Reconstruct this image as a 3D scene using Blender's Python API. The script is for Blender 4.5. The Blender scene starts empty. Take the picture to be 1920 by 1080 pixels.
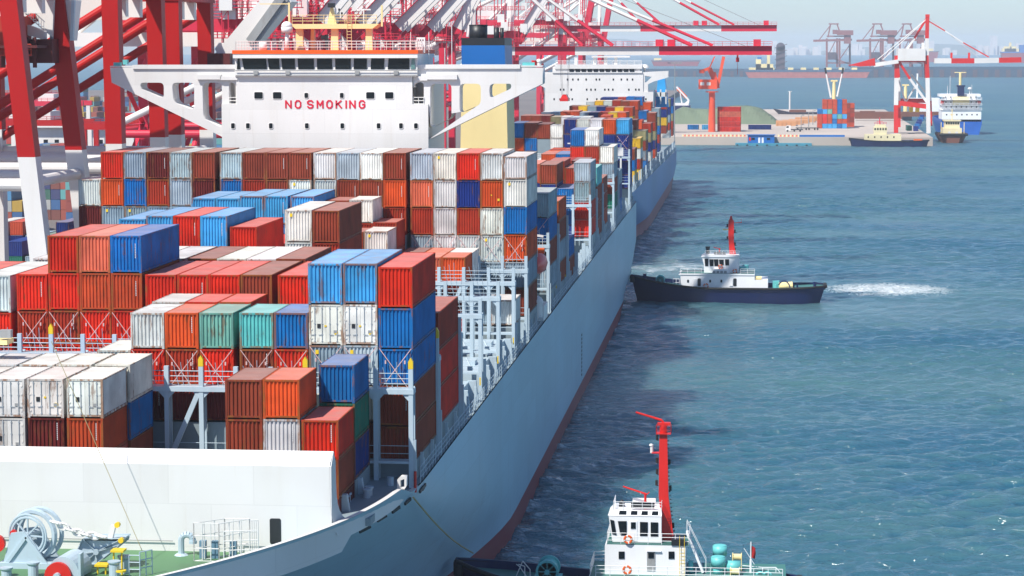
import bpy, bmesh, math, random
from mathutils import Vector, Matrix, Euler
R_ = math.radians
random.seed(7)
scene = bpy.context.scene
C = scene.collection
# ------------------------------------------------------------------ camera
FPX, YAW, PITCH, ROLL, CAMZ = 4440.0, .1016888, .1013677, -.0015319, 48.0
def cam_axes():
    cy, sy, cp, sp = math.cos(YAW), math.sin(YAW), math.cos(PITCH), math.sin(PITCH)
    fwd = Vector((-sy*cp, cy*cp, -sp)); right = Vector((cy, sy, 0)); up = right.cross(fwd)
    c, s = math.cos(ROLL), math.sin(ROLL)
    return right*c + up*s, -right*s + up*c, fwd
CR, CU, CF = cam_axes()
cd = bpy.data.cameras.new('camera'); cam = bpy.data.objects.new('camera', cd); C.objects.link(cam)
cd.sensor_width = 36; cd.lens = FPX/1920*36; cd.clip_start = 1; cd.clip_end = 60000
M = Matrix((( CR.x, CU.x, -CF.x, 0), (CR.y, CU.y, -CF.y, 0), (CR.z, CU.z, -CF.z, CAMZ), (0, 0, 0, 1)))
cam.matrix_world = M
scene.camera = cam
# ------------------------------------------------------------------ sky, sun, exposure
SUN_EL, SUN_DIR = R_(53), Vector((-.62, -.78, 0)).normalized()     # horizontal direction towards the sun
w = bpy.data.worlds.new('World'); scene.world = w; w.use_nodes = True
nt = w.node_tree; bg = nt.nodes['Background']
sky = nt.nodes.new('ShaderNodeTexSky'); sky.sky_type = 'NISHITA'; sky.sun_disc = False
sky.sun_elevation = SUN_EL; sky.sun_rotation = math.atan2(SUN_DIR.x, SUN_DIR.y)
sky.air_density = 0.8; sky.dust_density = 0.5; sky.ozone_density = 6.0; sky.altitude = 0
nt.links.new(sky.outputs[0], bg.inputs[0]); bg.inputs[1].default_value = .11
sd = bpy.data.lights.new('sun', 'SUN'); sun = bpy.data.objects.new('sun', sd); C.objects.link(sun)
sd.energy = 4.9; sd.angle = R_(.5); sd.color = (1, .955, .88)
sv = Vector((SUN_DIR.x*math.cos(SUN_EL), SUN_DIR.y*math.cos(SUN_EL), math.sin(SUN_EL)))
sun.rotation_euler = sv.to_track_quat('Z', 'Y').to_euler(); sun.location = (0, 0, 300)
scene.view_settings.view_transform = 'Standard'; scene.view_settings.look = 'None'
scene.view_settings.exposure = 0.40; scene.view_settings.gamma = 1
scene.render.resolution_x = 1024; scene.render.resolution_y = 576
try:
    scene.cycles.volume_bounces = 1; scene.cycles.max_bounces = 6
except Exception: pass
# ------------------------------------------------------------------ helpers
REF = [960, 540]
def at(px, py, Y):
    """world X and Z of a photograph pixel (1920x1080) on the plane y = Y"""
    if px == 1: px = REF[0]      # only the height is wanted: use the column of the thing being built
    if py == 1: py = REF[1]
    d = CF*FPX + CR*(px-960) - CU*(py-540); t = Y/d.y
    return d.x*t, d.z*t + CAMZ
def sc(Y): return FPX/Y/1.0
def onz(px, py, z):
    d = CF*FPX + CR*(px-960) - CU*(py-540); t = (z-CAMZ)/d.z
    return Vector((d.x*t, d.y*t, z))
class MB:
    def __init__(s): s.v = []; s.f = []; s.m = []; s.mi = 0
    def add(s, vs, fs):
        b = len(s.v); s.v += [tuple(v) for v in vs]
        for f in fs: s.f.append(tuple(b+i for i in f)); s.m.append(s.mi)
        return s
    def box(s, x0, x1, y0, y1, z0, z1):
        vs = [(x, y, z) for z in (z0, z1) for y in (y0, y1) for x in (x0, x1)]
        return s.add(vs, [(0, 2, 3, 1), (4, 5, 7, 6), (0, 1, 5, 4), (2, 6, 7, 3), (0, 4, 6, 2), (1, 3, 7, 5)])
    def cb(s, c, d): return s.box(c[0]-d[0]/2, c[0]+d[0]/2, c[1]-d[1]/2, c[1]+d[1]/2, c[2]-d[2]/2, c[2]+d[2]/2)
    def tube(s, p, q, r, n=8, r2=None):
        p, q = Vector(p), Vector(q); a = (q-p)
        if a.length < 1e-6: return s
        a.normalize(); u = a.orthogonal().normalized(); w_ = a.cross(u); r2 = r if r2 is None else r2
        vs = []
        for c, rr in ((p, r), (q, r2)):
            for i in range(n):
                t = 2*math.pi*(i+.5)/n; vs.append(c + (u*math.cos(t) + w_*math.sin(t))*rr)
        fs = [(i, (i+1) % n, n+(i+1) % n, n+i) for i in range(n)] + [tuple(reversed(range(n))), tuple(range(n, 2*n))]
        return s.add(vs, fs)
    def bar(s, p, q, w_, h, up=(0, 0, 1)):
        p, q = Vector(p), Vector(q); a = (q-p).normalized(); up = Vector(up)
        if abs(a.dot(up)) > .98: up = Vector((0, 1, 0))
        sd_ = a.cross(up).normalized(); u = sd_.cross(a)
        vs = []
        for c in (p, q):
            for i, j in ((-1, -1), (1, -1), (1, 1), (-1, 1)): vs.append(c + sd_*i*w_/2 + u*j*h/2)
        return s.add(vs, [(0, 3, 2, 1), (4, 5, 6, 7), (0, 1, 5, 4), (1, 2, 6, 5), (2, 3, 7, 6), (3, 0, 4, 7)])
    def prism(s, poly, axis, a, b):
        """poly of (u,v); axis y: (u,a..b,v); x: (a..b,u,v); z: (u,v,a..b)"""
        n = len(poly)
        def P(u, v, t): return {'y': (u, t, v), 'x': (t, u, v), 'z': (u, v, t)}[axis]
        vs = [P(u, v, a) for u, v in poly] + [P(u, v, b) for u, v in poly]
        fs = [tuple(range(n)), tuple(reversed(range(n, 2*n)))] + [(i, n+i, n+(i+1) % n, (i+1) % n) for i in range(n)]
        return s.add(vs, fs)
    def ring(s, c, axis, r, rt, n=24, m=6, a0=0, a1=2*math.pi):
        c = Vector(c); ax = Vector(axis).normalized(); u = ax.orthogonal().normalized(); w_ = ax.cross(u)
        full = abs(a1-a0-2*math.pi) < 1e-6; k = n if full else n+1; vs = []
        for i in range(k):
            t = a0+(a1-a0)*i/n; d = u*math.cos(t)+w_*math.sin(t)
            for j in range(m):
                p = 2*math.pi*j/m; vs.append(c + d*(r+rt*math.cos(p)) + ax*rt*math.sin(p))
        fs = []
        for i in range(n):
            i2 = (i+1) % k
            for j in range(m): fs.append((i*m+j, i*m+(j+1) % m, i2*m+(j+1) % m, i2*m+j))
        return s.add(vs, fs)
    def dome(s, c, r, h=None, n=14, k=6):
        h = h or r; vs = []; fs = []
        for i in range(k):
            t = math.pi/2*i/k
            for j in range(n): a = 2*math.pi*j/n; vs.append((c[0]+r*math.cos(t)*math.cos(a), c[1]+r*math.cos(t)*math.sin(a), c[2]+h*math.sin(t)))
        vs.append((c[0], c[1], c[2]+h))
        for i in range(k-1):
            for j in range(n): fs.append((i*n+j, i*n+(j+1) % n, (i+1)*n+(j+1) % n, (i+1)*n+j))
        for j in range(n): fs.append(((k-1)*n+j, (k-1)*n+(j+1) % n, k*n))
        fs.append(tuple(reversed(range(n))))
        return s.add(vs, fs)
    def rail(s, pts, h=1.1, r=.03, step=2.0, rails=3, closed=False):
        for a, b in zip(pts, pts[1:]):
            a, b = Vector(a), Vector(b); L = (b-a).length; n = max(1, round(L/step))
            for i in range(n+1):
                p = a+(b-a)*i/n; s.tube(p, p+Vector((0, 0, h)), r*1.1, 4)
            for k in range(rails):
                z = Vector((0, 0, h*(k+1)/rails)); s.tube(a+z, b+z, r, 4)
        return s
    def mesh(s, name, smooth=False):
        me = bpy.data.meshes.new(name); me.from_pydata(s.v, [], s.f); me.polygons.foreach_set('material_index', s.m)
        bm = bmesh.new(); bm.from_mesh(me); bmesh.ops.recalc_face_normals(bm, faces=bm.faces); bm.to_mesh(me); bm.free()
        if smooth: me.polygons.foreach_set('use_smooth', [True]*len(me.polygons))
        me.update(); return me
    def each(s, name, mats, parent=None, smooth=False):
        """one object per separate piece"""
        par = list(range(len(s.v)))
        def fd(i):
            while par[i] != i: par[i] = par[par[i]]; i = par[i]
            return i
        for f in s.f:
            a = fd(f[0])
            for i in f[1:]: par[fd(i)] = a
        g = {}
        for f, m in zip(s.f, s.m): g.setdefault(fd(f[0]), []).append((f, m))
        r = []
        for fs in g.values():
            b = MB(); ix = {}
            for f, m in fs:
                for i in f:
                    if i not in ix: ix[i] = len(b.v); b.v.append(s.v[i])
                b.f.append(tuple(ix[i] for i in f)); b.m.append(m)
            r.append(b.build(name, mats, parent, smooth))
        return r
    def build(s, name, mats, parent=None, smooth=False, loc=None):
        me = s.mesh(name, smooth)
        for m in (mats if isinstance(mats, (list, tuple)) else [mats]): me.materials.append(m)
        o = bpy.data.objects.new(name, me); C.objects.link(o)
        if parent is not None:
            o.parent = parent; o.matrix_parent_inverse = Matrix.Identity(4)
            me.transform(Matrix.Translation(-wloc(parent)))
        if loc is not None: o.location = loc
        return o
def wloc(o):
    v = Vector(o.location)
    while o.parent: o = o.parent; v += Vector(o.location)
    return v
def tag(o, label=None, cat=None, group=None, kind=None):
    if label: o['label'] = label
    if cat: o['category'] = cat
    if group: o['group'] = group
    if kind: o['kind'] = kind
    return o
def empty(name, loc, label, cat, group=None):
    o = bpy.data.objects.new(name, None); C.objects.link(o); o.location = loc; o.empty_display_size = .5
    return tag(o, label, cat, group)
def copy_tree(o, off, parent=None):
    c = o.copy(); C.objects.link(c)
    if parent is not None: c.parent = parent
    else: c.location = Vector(o.location)+Vector(off)
    for ch in list(o.children):
        if ch.name in skipcopy: continue
        copy_tree(ch, off, c)
    return c
skipcopy = set()
def plate(name, outer, holes, Y, depth, mat, parent=None):
    """flat plate in the x-z plane with holes, from y=Y to Y+depth"""
    cu = bpy.data.curves.new('tmp', 'CURVE'); cu.dimensions = '2D'; cu.fill_mode = 'BOTH'; cu.extrude = depth/2
    for poly in [outer]+list(holes):
        sp = cu.splines.new('POLY'); sp.points.add(len(poly)-1); sp.use_cyclic_u = True
        for p, (x, z) in zip(sp.points, poly): p.co = (x, z, 0, 1)
    ob = bpy.data.objects.new('tmp', cu); C.objects.link(ob)
    dg = bpy.context.evaluated_depsgraph_get(); me = bpy.data.meshes.new_from_object(ob.evaluated_get(dg))
    bpy.data.objects.remove(ob); bpy.data.curves.remove(cu)
    for v in me.vertices: x, z, e = v.co; v.co = (x, Y+depth/2+e, z)
    bm = bmesh.new(); bm.from_mesh(me); bmesh.ops.remove_doubles(bm, verts=bm.verts, dist=1e-4); bmesh.ops.recalc_face_normals(bm, faces=bm.faces); bm.to_mesh(me); bm.free()
    me.name = name; me.materials.clear(); me.materials.append(mat)
    o = bpy.data.objects.new(name, me); C.objects.link(o)
    if parent is not None: o.parent = parent; me.transform(Matrix.Translation(-wloc(parent)))
    return o
def rrect(x0, x1, z0, z1, r):
    o = []
    for cx, cz, a in ((x1-r, z1-r, 0), (x0+r, z1-r, 90), (x0+r, z0+r, 180), (x1-r, z0+r, 270)):
        for k in range(4): t = R_(a+30*k); o.append((cx+r*math.cos(t), cz+r*math.sin(t)))
    return o
def rounded(poly, r):
    """round the corners of a polygon"""
    o = []; n = len(poly)
    for i in range(n):
        p = Vector(poly[i]); a = Vector(poly[i-1]); b = Vector(poly[(i+1) % n])
        da = (a-p); db = (b-p); k = min(r, da.length*.45, db.length*.45)
        s0 = p+da.normalized()*k; s1 = p+db.normalized()*k
        for t in (0, .25, .5, .75, 1): q = s0*(1-t)**2+p*2*t*(1-t)+s1*t*t; o.append((q.x, q.y))
    return o
def text_mesh(name, s, size, mat, loc, parent=None, rotx=90, rotz=0, ext=.02, xs=1.0, bold=.0):
    cu = bpy.data.curves.new('tmp', 'FONT'); cu.body = s; cu.size = size; cu.extrude = ext; cu.align_x = 'CENTER'; cu.offset = bold; cu.space_character = 1.12
    ob = bpy.data.objects.new('tmp', cu); C.objects.link(ob)
    dg = bpy.context.evaluated_depsgraph_get(); me = bpy.data.meshes.new_from_object(ob.evaluated_get(dg))
    bpy.data.objects.remove(ob); bpy.data.curves.remove(cu)
    me.transform(Matrix.Translation(Vector(loc)) @ Euler((R_(rotx), 0, R_(rotz))).to_matrix().to_4x4() @ Matrix.Diagonal((xs, 1, 1, 1)))
    me.name = name; me.materials.clear(); me.materials.append(mat)
    o = bpy.data.objects.new(name, me); C.objects.link(o)
    if parent is not None: o.parent = parent; me.transform(Matrix.Translation(-wloc(parent)))
    return o
# ------------------------------------------------------------------ materials
def N(nt_, t, **k):
    n = nt_.nodes.new(t)
    for a, b in k.items(): setattr(n, a, b)
    return n
def paint(name, col, rough=.45, dirt=.25, dirtcol=(.12, .07, .04), scale=.6, metal=0, streak=True, bump=.0, spec=.5):
    m = bpy.data.materials.new(name); m.use_nodes = True; t = m.node_tree; b = t.nodes['Principled BSDF']; L = t.links.new
    b.inputs['Roughness'].default_value = rough; b.inputs['Metallic'].default_value = metal
    b.inputs['Specular IOR Level'].default_value = spec
    tc = N(t, 'ShaderNodeTexCoord'); mp = N(t, 'ShaderNodeMapping'); L(tc.outputs['Object'], mp.inputs[0])
    mp.inputs['Scale'].default_value = (scale*3, scale*3, scale*.5) if streak else (scale,)*3
    n1 = N(t, 'ShaderNodeTexNoise'); n1.inputs['Scale'].default_value = 1; n1.inputs['Detail'].default_value = 6; n1.inputs['Roughness'].default_value = .65
    L(mp.outputs[0], n1.inputs['Vector'])
    n2 = N(t, 'ShaderNodeTexNoise'); n2.inputs['Scale'].default_value = scale*.35; n2.inputs['Detail'].default_value = 4; L(tc.outputs['Object'], n2.inputs['Vector'])
    r = N(t, 'ShaderNodeMapRange'); r.inputs[1].default_value = .52; r.inputs[2].default_value = .8; r.inputs[4].default_value = dirt; L(n1.outputs[0], r.inputs[0])
    hs = N(t, 'ShaderNodeHueSaturation'); hs.inputs['Color'].default_value = (*col, 1)
    r2 = N(t, 'ShaderNodeMapRange'); r2.inputs[1].default_value = .3; r2.inputs[2].default_value = .7; r2.inputs[3].default_value = .86; r2.inputs[4].default_value = 1.1; L(n2.outputs[0], r2.inputs[0]); L(r2.outputs[0], hs.inputs['Value'])
    mx = N(t, 'ShaderNodeMix', data_type='RGBA'); L(r.outputs[0], mx.inputs[0]); L(hs.outputs[0], mx.inputs[6]); mx.inputs[7].default_value = (*dirtcol, 1)
    L(mx.outputs[2], b.inputs['Base Color'])
    if bump:
        bp = N(t, 'ShaderNodeBump'); bp.inputs['Strength'].default_value = bump; bp.inputs['Distance'].default_value = .1; L(n2.outputs[0], bp.inputs['Height']); L(bp.outputs[0], b.inputs['Normal'])
    return m
def plates(m, lx, lz, axis='yz', amt=.13, streak=.0, streakcol=(.25, .13, .07)):
    """welded plate seams and faint runs of rust on a painted steel wall"""
    t = m.node_tree; L = t.links.new; b = t.nodes['Principled BSDF']; src = b.inputs['Base Color'].links[0].from_socket
    tc = N(t, 'ShaderNodeTexCoord'); sp = N(t, 'ShaderNodeSeparateXYZ'); cb = N(t, 'ShaderNodeCombineXYZ'); L(tc.outputs['Object'], sp.inputs[0])
    L(sp.outputs[1 if axis == 'yz' else 0], cb.inputs[0]); L(sp.outputs[2], cb.inputs[1])
    br = N(t, 'ShaderNodeTexBrick'); br.inputs['Scale'].default_value = 1; br.inputs['Brick Width'].default_value = lx; br.inputs['Row Height'].default_value = lz; br.inputs['Mortar Size'].default_value = .035; br.inputs['Mortar Smooth'].default_value = .6
    br.inputs['Color1'].default_value = (1, 1, 1, 1); br.inputs['Color2'].default_value = (.93, .93, .93, 1); br.inputs['Mortar'].default_value = (1-amt*2.2,)*3+(1,); L(cb.outputs[0], br.inputs['Vector'])
    mx = N(t, 'ShaderNodeMix', data_type='RGBA', blend_type='MULTIPLY'); mx.inputs[0].default_value = 1; L(src, mx.inputs[6]); L(br.outputs[0], mx.inputs[7]); out = mx.outputs[2]
    if streak:
        mp = N(t, 'ShaderNodeMapping'); mp.inputs['Scale'].default_value = (1.1, 1.1, .06); L(tc.outputs['Object'], mp.inputs[0]); n = N(t, 'ShaderNodeTexNoise'); n.inputs['Detail'].default_value = 7; n.inputs['Roughness'].default_value = .7; n.inputs['Scale'].default_value = 1; L(mp.outputs[0], n.inputs['Vector'])
        r = N(t, 'ShaderNodeMapRange'); r.inputs[1].default_value = .58; r.inputs[2].default_value = .76; r.inputs[4].default_value = streak; L(n.outputs[0], r.inputs[0])
        m2 = N(t, 'ShaderNodeMix', data_type='RGBA'); L(r.outputs[0], m2.inputs[0]); L(out, m2.inputs[6]); m2.inputs[7].default_value = (*streakcol, 1); out = m2.outputs[2]
    L(out, b.inputs['Base Color']); return m
def container_mat(name, dust=0, rust=.3, dark=1, edge=False):
    m = bpy.data.materials.new(name); m.use_nodes = True; t = m.node_tree; b = t.nodes['Principled BSDF']; L = t.links.new
    b.inputs['Roughness'].default_value = .6; b.inputs['Specular IOR Level'].default_value = .2
    oi = N(t, 'ShaderNodeObjectInfo'); tc = N(t, 'ShaderNodeTexCoord')
    ad = N(t, 'ShaderNodeVectorMath', operation='ADD'); cx = N(t, 'ShaderNodeCombineXYZ')
    ml = N(t, 'ShaderNodeMath', operation='MULTIPLY'); ml.inputs[1].default_value = 91; L(oi.outputs['Random'], ml.inputs[0])
    for i in range(3): L(ml.outputs[0], cx.inputs[i])
    L(tc.outputs['Object'], ad.inputs[0]); L(cx.outputs[0], ad.inputs[1])
    mp = N(t, 'ShaderNodeMapping'); mp.inputs['Scale'].default_value = (2.6, 2.6, .55) if not dust else (.7, .7, .7); L(ad.outputs[0], mp.inputs[0])
    n1 = N(t, 'ShaderNodeTexNoise'); n1.inputs['Scale'].default_value = 1; n1.inputs['Detail'].default_value = 7; n1.inputs['Roughness'].default_value = .7; L(mp.outputs[0], n1.inputs['Vector'])
    n2 = N(t, 'ShaderNodeTexNoise'); n2.inputs['Scale'].default_value = .45; n2.inputs['Detail'].default_value = 5; L(ad.outputs[0], n2.inputs['Vector'])
    r2 = N(t, 'ShaderNodeMapRange'); r2.inputs[1].default_value = .3; r2.inputs[2].default_value = .7; r2.inputs[3].default_value = .68*dark; r2.inputs[4].default_value = 1.12*dark; L(n2.outputs[0], r2.inputs[0])
    hs = N(t, 'ShaderNodeHueSaturation'); L(oi.outputs['Color'], hs.inputs['Color']); L(r2.outputs[0], hs.inputs['Value'])
    # rust: amount differs from box to box
    thr = N(t, 'ShaderNodeMapRange'); thr.inputs[3].default_value = .67 if not edge else .54; thr.inputs[4].default_value = .53 if not edge else .40; L(oi.outputs['Random'], thr.inputs[0])
    sb = N(t, 'ShaderNodeMath', operation='SUBTRACT'); L(n1.outputs[0], sb.inputs[0]); L(thr.outputs[0], sb.inputs[1])
    gt = N(t, 'ShaderNodeMapRange'); gt.inputs[1].default_value = 0; gt.inputs[2].default_value = .09; gt.inputs[4].default_value = rust; L(sb.outputs[0], gt.inputs[0])
    mx = N(t, 'ShaderNodeMix', data_type='RGBA'); L(gt.outputs[0], mx.inputs[0]); L(hs.outputs[0], mx.inputs[6]); mx.inputs[7].default_value = (.24, .085, .018, 1) if edge else (.16, .06, .02, 1)
    out = mx.outputs[2]
    if dust:
        rd = N(t, 'ShaderNodeMapRange'); rd.inputs[1].default_value = .25; rd.inputs[2].default_value = .75; rd.inputs[3].default_value = dust*.7; rd.inputs[4].default_value = dust*1.3; L(n1.outputs[0], rd.inputs[0])
        m2 = N(t, 'ShaderNodeMix', data_type='RGBA'); L(rd.outputs[0], m2.inputs[0]); L(out, m2.inputs[6]); m2.inputs[7].default_value = (.62, .50, .44, 1); out = m2.outputs[2]
    L(out, b.inputs['Base Color'])
    return m
CM_WALL = container_mat('container_wall', rust=.68)
CM_ROOF = container_mat('container_roof', dust=.30, rust=.35)
CM_FRAME = container_mat('container_frame', rust=.75, dark=.8, edge=True)
CM_DARK = paint('underside_dark', (.02, .02, .02), .8, 0)
M_LOCK = paint('lock_bar_grey', (.38, .42, .45), .4, .3)
M_HULL = paint('hull_grey_blue', (.40, .585, .69), .42, .18, (.30, .36, .38), .05, spec=.35)
plates(M_HULL, 9.5, 2.6, 'yz', .07, .38, (.22, .24, .24))
M_BOOT = paint('boot_top_red', (.27, .014, .02), .5, .35, (.10, .07, .06), .08)
M_WHITE = paint('ship_white', (.76, .745, .725), .45, .22, (.55, .50, .42), .15)
plates(M_WHITE, 5.5, 2.75, 'xz', .05, .28, (.50, .42, .33))
M_GREYP = paint('deck_fitting_grey', (.42, .52, .58), .45, .25, (.25, .2, .16), .5)
M_LASH = paint('lashing_bridge_grey', (.46, .57, .64), .5, .25, (.2, .2, .2), .4)
M_DECKG = paint('deck_green', (.085, .20, .09), .6, .6, (.08, .10, .065), .5, streak=False)
M_DECKS = paint('deck_grey', (.23, .29, .32), .6, .35, (.12, .1, .08), .3, streak=False)
M_GLASS = paint('dark_glass', (.006, .010, .014), .12, 0, spec=.22)
M_TEALGL = paint('teal_glass', (.10, .22, .22), .1, 0, spec=.8)
plates(M_BOOT, 9.5, 1.2, 'yz', .05, .6, (.12, .06, .05))
M_ORANGE = paint('orange_paint', (.75, .12, .015), .45, .1)
M_YELLOW = paint('yellow_paint', (.80, .55, .02), .45, .15)
M_CREAM = paint('cream_yellow', (.87, .70, .33), .5, .10, (.45, .3, .12), .2)
M_BLUEF = paint('funnel_blue', (.008, .13, .42), .4, .08, (.05, .1, .2), .2)
M_BLACK = paint('black_paint', (.015, .017, .02), .45, .2, (.06, .05, .05))
M_RED = paint('crane_red', (.43, .004, .003), .5, .35, (.22, .01, .008), .12, spec=.3)
M_CWHITE = paint('crane_white', (.74, .72, .69), .45, .25, (.45, .36, .26), .12)
M_PINK = paint('crane_rose_red', (.62, .025, .06), .5, .2, (.4, .1, .1), .12, spec=.3)
M_SIGRED = paint('signal_red', (.62, .015, .01), .4, .1)
M_TXTRED = paint('letter_red', (.62, .0, .03), .5, 0)
M_NAVY = paint('tug_navy', (.006, .014, .075), .4, .3, (.01, .012, .02), .3)
M_PALE = paint('pale_cream', (.78, .68, .42), .5, .15, (.5, .35, .2), .3)
M_TUGW = paint('tug_white', (.82, .83, .84), .4, .08, (.5, .42, .32), .3)
M_TUGG = paint('tug_deck_green', (.05, .17, .15), .55, .3, (.06, .1, .1), .6, streak=False)
M_TEAL = paint('teal_fitting', (.13, .50, .50), .45, .15, (.1, .3, .3))
M_RUBBER = paint('rubber', (.015, .015, .016), .8, .3, (.05, .05, .05))
M_ROPE = paint('rope', (.42, .35, .18), .9, .2)
M_STEEL = paint('bare_steel', (.30, .31, .31), .5, .4)
M_CONC = paint('concrete', (.44, .38, .33), .85, .45, (.28, .24, .2), .03, streak=False)
M_ASPH = paint('yard_paving', (.16, .14, .13), .85, .4, (.1, .09, .085), .03, streak=False)
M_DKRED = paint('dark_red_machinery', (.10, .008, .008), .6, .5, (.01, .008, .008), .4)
M_SHIP2 = paint('hull_blue', (.085, .21, .46), .4, .12, (.1, .14, .22), .05)
M_BROWN = paint('rust_brown', (.17, .06, .035), .7, .5, (.08, .05, .04), .3)
M_CARGO = paint('tarp_green', (.13, .17, .11), .8, .3, (.10, .10, .08), .06, streak=False)
M_TAN = paint('tan_goods', (.55, .27, .12), .7, .3, (.4, .2, .1), .1)
M_COALD = paint('far_steel_dark', (.09, .07, .09), .8, .4)
M_FARRED = paint('far_faded_red', (.26, .10, .10), .7, .3)
# ------------------------------------------------------------------ shipping containers
COL = dict(R=((.66, .026, .008), 'bright red'), r=((.38, .034, .012), 'dark red'), O=((.64, .085, .015), 'orange red'), o=((.50, .065, .018), 'rusty orange'),
           B=((.27, .045, .020), 'brown'), M=((.14, .014, .012), 'maroon'), W=((.76, .74, .68), 'white'), w=((.60, .62, .60), 'off-white'),
           g=((.42, .50, .55), 'light grey'), G=((.27, .36, .42), 'grey'), L=((.055, .35, .68), 'light blue'), U=((.006, .145, .42), 'blue'),
           N=((.010, .030, .19), 'navy'), T=((.13, .52, .52), 'turquoise'), t=((.17, .42, .34), 'sea green'), E=((.015, .17, .11), 'dark green'),
           S=((.68, .15, .08), 'salmon'), Y=((.72, .45, .02), 'yellow'), K=((.30, .27, .14), 'olive'))
CW = 2.438
def corr(mb, x0, x1, n, zs, place, d=.045):
    """trapezoid corrugation: place(u, depth, z) -> point"""
    pts = []; p = (x1-x0)/n
    for i in range(n):
        a = x0+p*i; pts += [(a, 0), (a+p*.32, 0), (a+p*.5, d), (a+p*.82, d)]
    pts.append((x1, 0)); vs = [place(u, dd, z) for z in zs for u, dd in pts]; k = len(pts)
    mb.add(vs, [(i, i+1, k+i+1, k+i) for i in range(k-1)])
CMESH = {}
KEEP = None
KEEP = {i for a, b in ((1, 8), (10, 11), (13, 14), (16, 17), (19, 20), (22, 22), (25, 28), (30, 30), (32, 32), (36, 48), (51, 52), (54, 55), (57, 66), (68, 68), (70, 70), (72, 72), (82, 85), (88, 88), (90, 90), (92, 92), (94, 94), (96, 98), (100, 114), (120, 120), (122, 122), (124, 124), (126, 126), (128, 128), (136, 136), (138, 139), (142, 143), (146, 146), (149, 149), (153, 153), (156, 156), (159, 159), (171, 174), (176, 176), (182, 184), (186, 186), (188, 188), (191, 191), (194, 194), (196, 197), (199, 199), (202, 202), (205, 205), (208, 208), (211, 211), (214, 214), (217, 231), (233, 245), (247, 248), (250, 251), (253, 254), (256, 257), (259, 260), (262, 263), (265, 266), (268, 269), (271, 281), (283, 286), (291, 294), (299, 300), (304, 309), (311, 312), (314, 314), (318, 322), (324, 324), (327, 330), (334, 339), (341, 342), (344, 344), (346, 346), (358, 364), (368, 368), (371, 371), (374, 375), (377, 381), (383, 384), (389, 390), (410, 412), (429, 429), (431, 431), (433, 433), (435, 435), (437, 437), (439, 441), (443, 443), (446, 446), (449, 449), (454, 454), (456, 456), (458, 458), (460, 460), (466, 469), (473, 473), (476, 476), (478, 484), (486, 486), (488, 488), (492, 492), (495, 495), (497, 501), (506, 506), (510, 510), (563, 564), (599, 599), (602, 602), (605, 605), (612, 612), (616, 616), (623, 627), (633, 633), (635, 635)) for i in range(a, b+1)}   # the containers that show largest
STUFF = MB(); STUFF_C = []
def stuff_box(xr, y, ztop, col, H, L):
    if col not in STUFF_C: STUFF_C.append(col)
    h = CW; STUFF.mi = STUFF_C.index(col); x0 = xr-h; z0 = ztop-H
    corr(STUFF, x0+.03, xr-.03, 7, (z0+.12, ztop-.1), lambda u, d, z: (u, y+d*1.6, z), .05)
    corr(STUFF, y, y+L, int(L/.8), (z0+.1, ztop-.08), lambda u, d, z: (xr-d, u, z), .05)
    STUFF.box(x0+.02, xr-.06, y+.1, y+L-.02, z0+.03, ztop-.03); STUFF.box(x0, xr, y, y+L, ztop-.1, ztop-.01); STUFF.box(x0, x0+.14, y-.01, y+.12, z0, ztop-.11); STUFF.box(xr-.14, xr, y-.01, y+.12, z0, ztop-.11)
def cmesh(L, H, kind, far):
    key = (L, H, kind, far)
    if key in CMESH: return CMESH[key]
    h = CW/2; b = MB()
    if far:
        b.mi = 0; b.box(-h+.05, h-.05, .1, L-.1, .03, H-.03); corr(b, -h, h, 7, (.15, H-.1), lambda u, d, z: (u, .0+d*1.6, z), .05)
        for s_ in (-1, 1): corr(b, 0, L, int(L/.8), (.15, H-.1), lambda u, d, z: (s_*(h-d), u, z), .05)
        b.mi = 1; b.box(-h, h, 0, L, H-.08, H-.01)
        b.mi = 2
        for x in (-h+.06, h-.06):
            for y in (.05, L-.05): b.cb((x, y, H/2), (.14, .14, H-.02))
        b.box(-h, h, 0, .1, .1, .2)
        me = b.mesh('container'); 
        for m in (CM_WALL, CM_ROOF, CM_FRAME): me.materials.append(m)
        CMESH[key] = (me, None); return CMESH[key]
    z0, z1 = .2, H-.12
    b.mi = 0
    if kind != 'd': corr(b, -h+.15, h-.15, 8, (z0, z1), lambda u, d, z: (u, .035+d, z), .085)
    corr(b, -h+.15, h-.15, 8, (z0, z1), lambda u, d, z: (u, L-.035-d, z), .06)
    for s_ in (-1, 1): corr(b, .16, L-.16, int(L/.28), (z0, z1), lambda u, d, z: (s_*(h-.03-d), u, z), .036)
    b.mi = 1; b.box(-h+.05, h-.05, .06, L-.06, H-.06, H-.02)
    b.mi = 3; b.box(-h+.12, h-.12, .12, L-.12, .14, .18)
    if kind == 'd': b.mi = 0; b.box(-h+.14, h-.14, .09, .12, z0, z1)
    me = b.mesh('container_shell')
    for m in (CM_WALL, CM_ROOF, CM_FRAME, CM_DARK): me.materials.append(m)
    f = MB(); pw = .15
    for x in (-h, h-pw):
        for y in (0, L-pw): f.box(x, x+pw, y, y+pw, .11, H-.11)
    for y in (0, L-.11): f.box(-h+pw, h-pw, y, y+.1, H-.13, H-.01); f.box(-h+pw, h-pw, y+.01, y+.1, .09, .21)
    for x in (-h, h-.09): f.box(x, x+.09, pw, L-pw, H-.10, H-.01); f.box(x, x+.09, pw, L-pw, .03, .19)
    for x in (-h-.005, h-.175):
        for y in (-.005, L-.17):
            for z in (0, H-.118): f.box(x, x+.18, y, y+.175, z, z+.118)
    fm = f.mesh('container_frame'); fm.materials.append(CM_FRAME)
    CMESH[key] = (me, fm); return CMESH[key]
DOOR = {}
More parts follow.
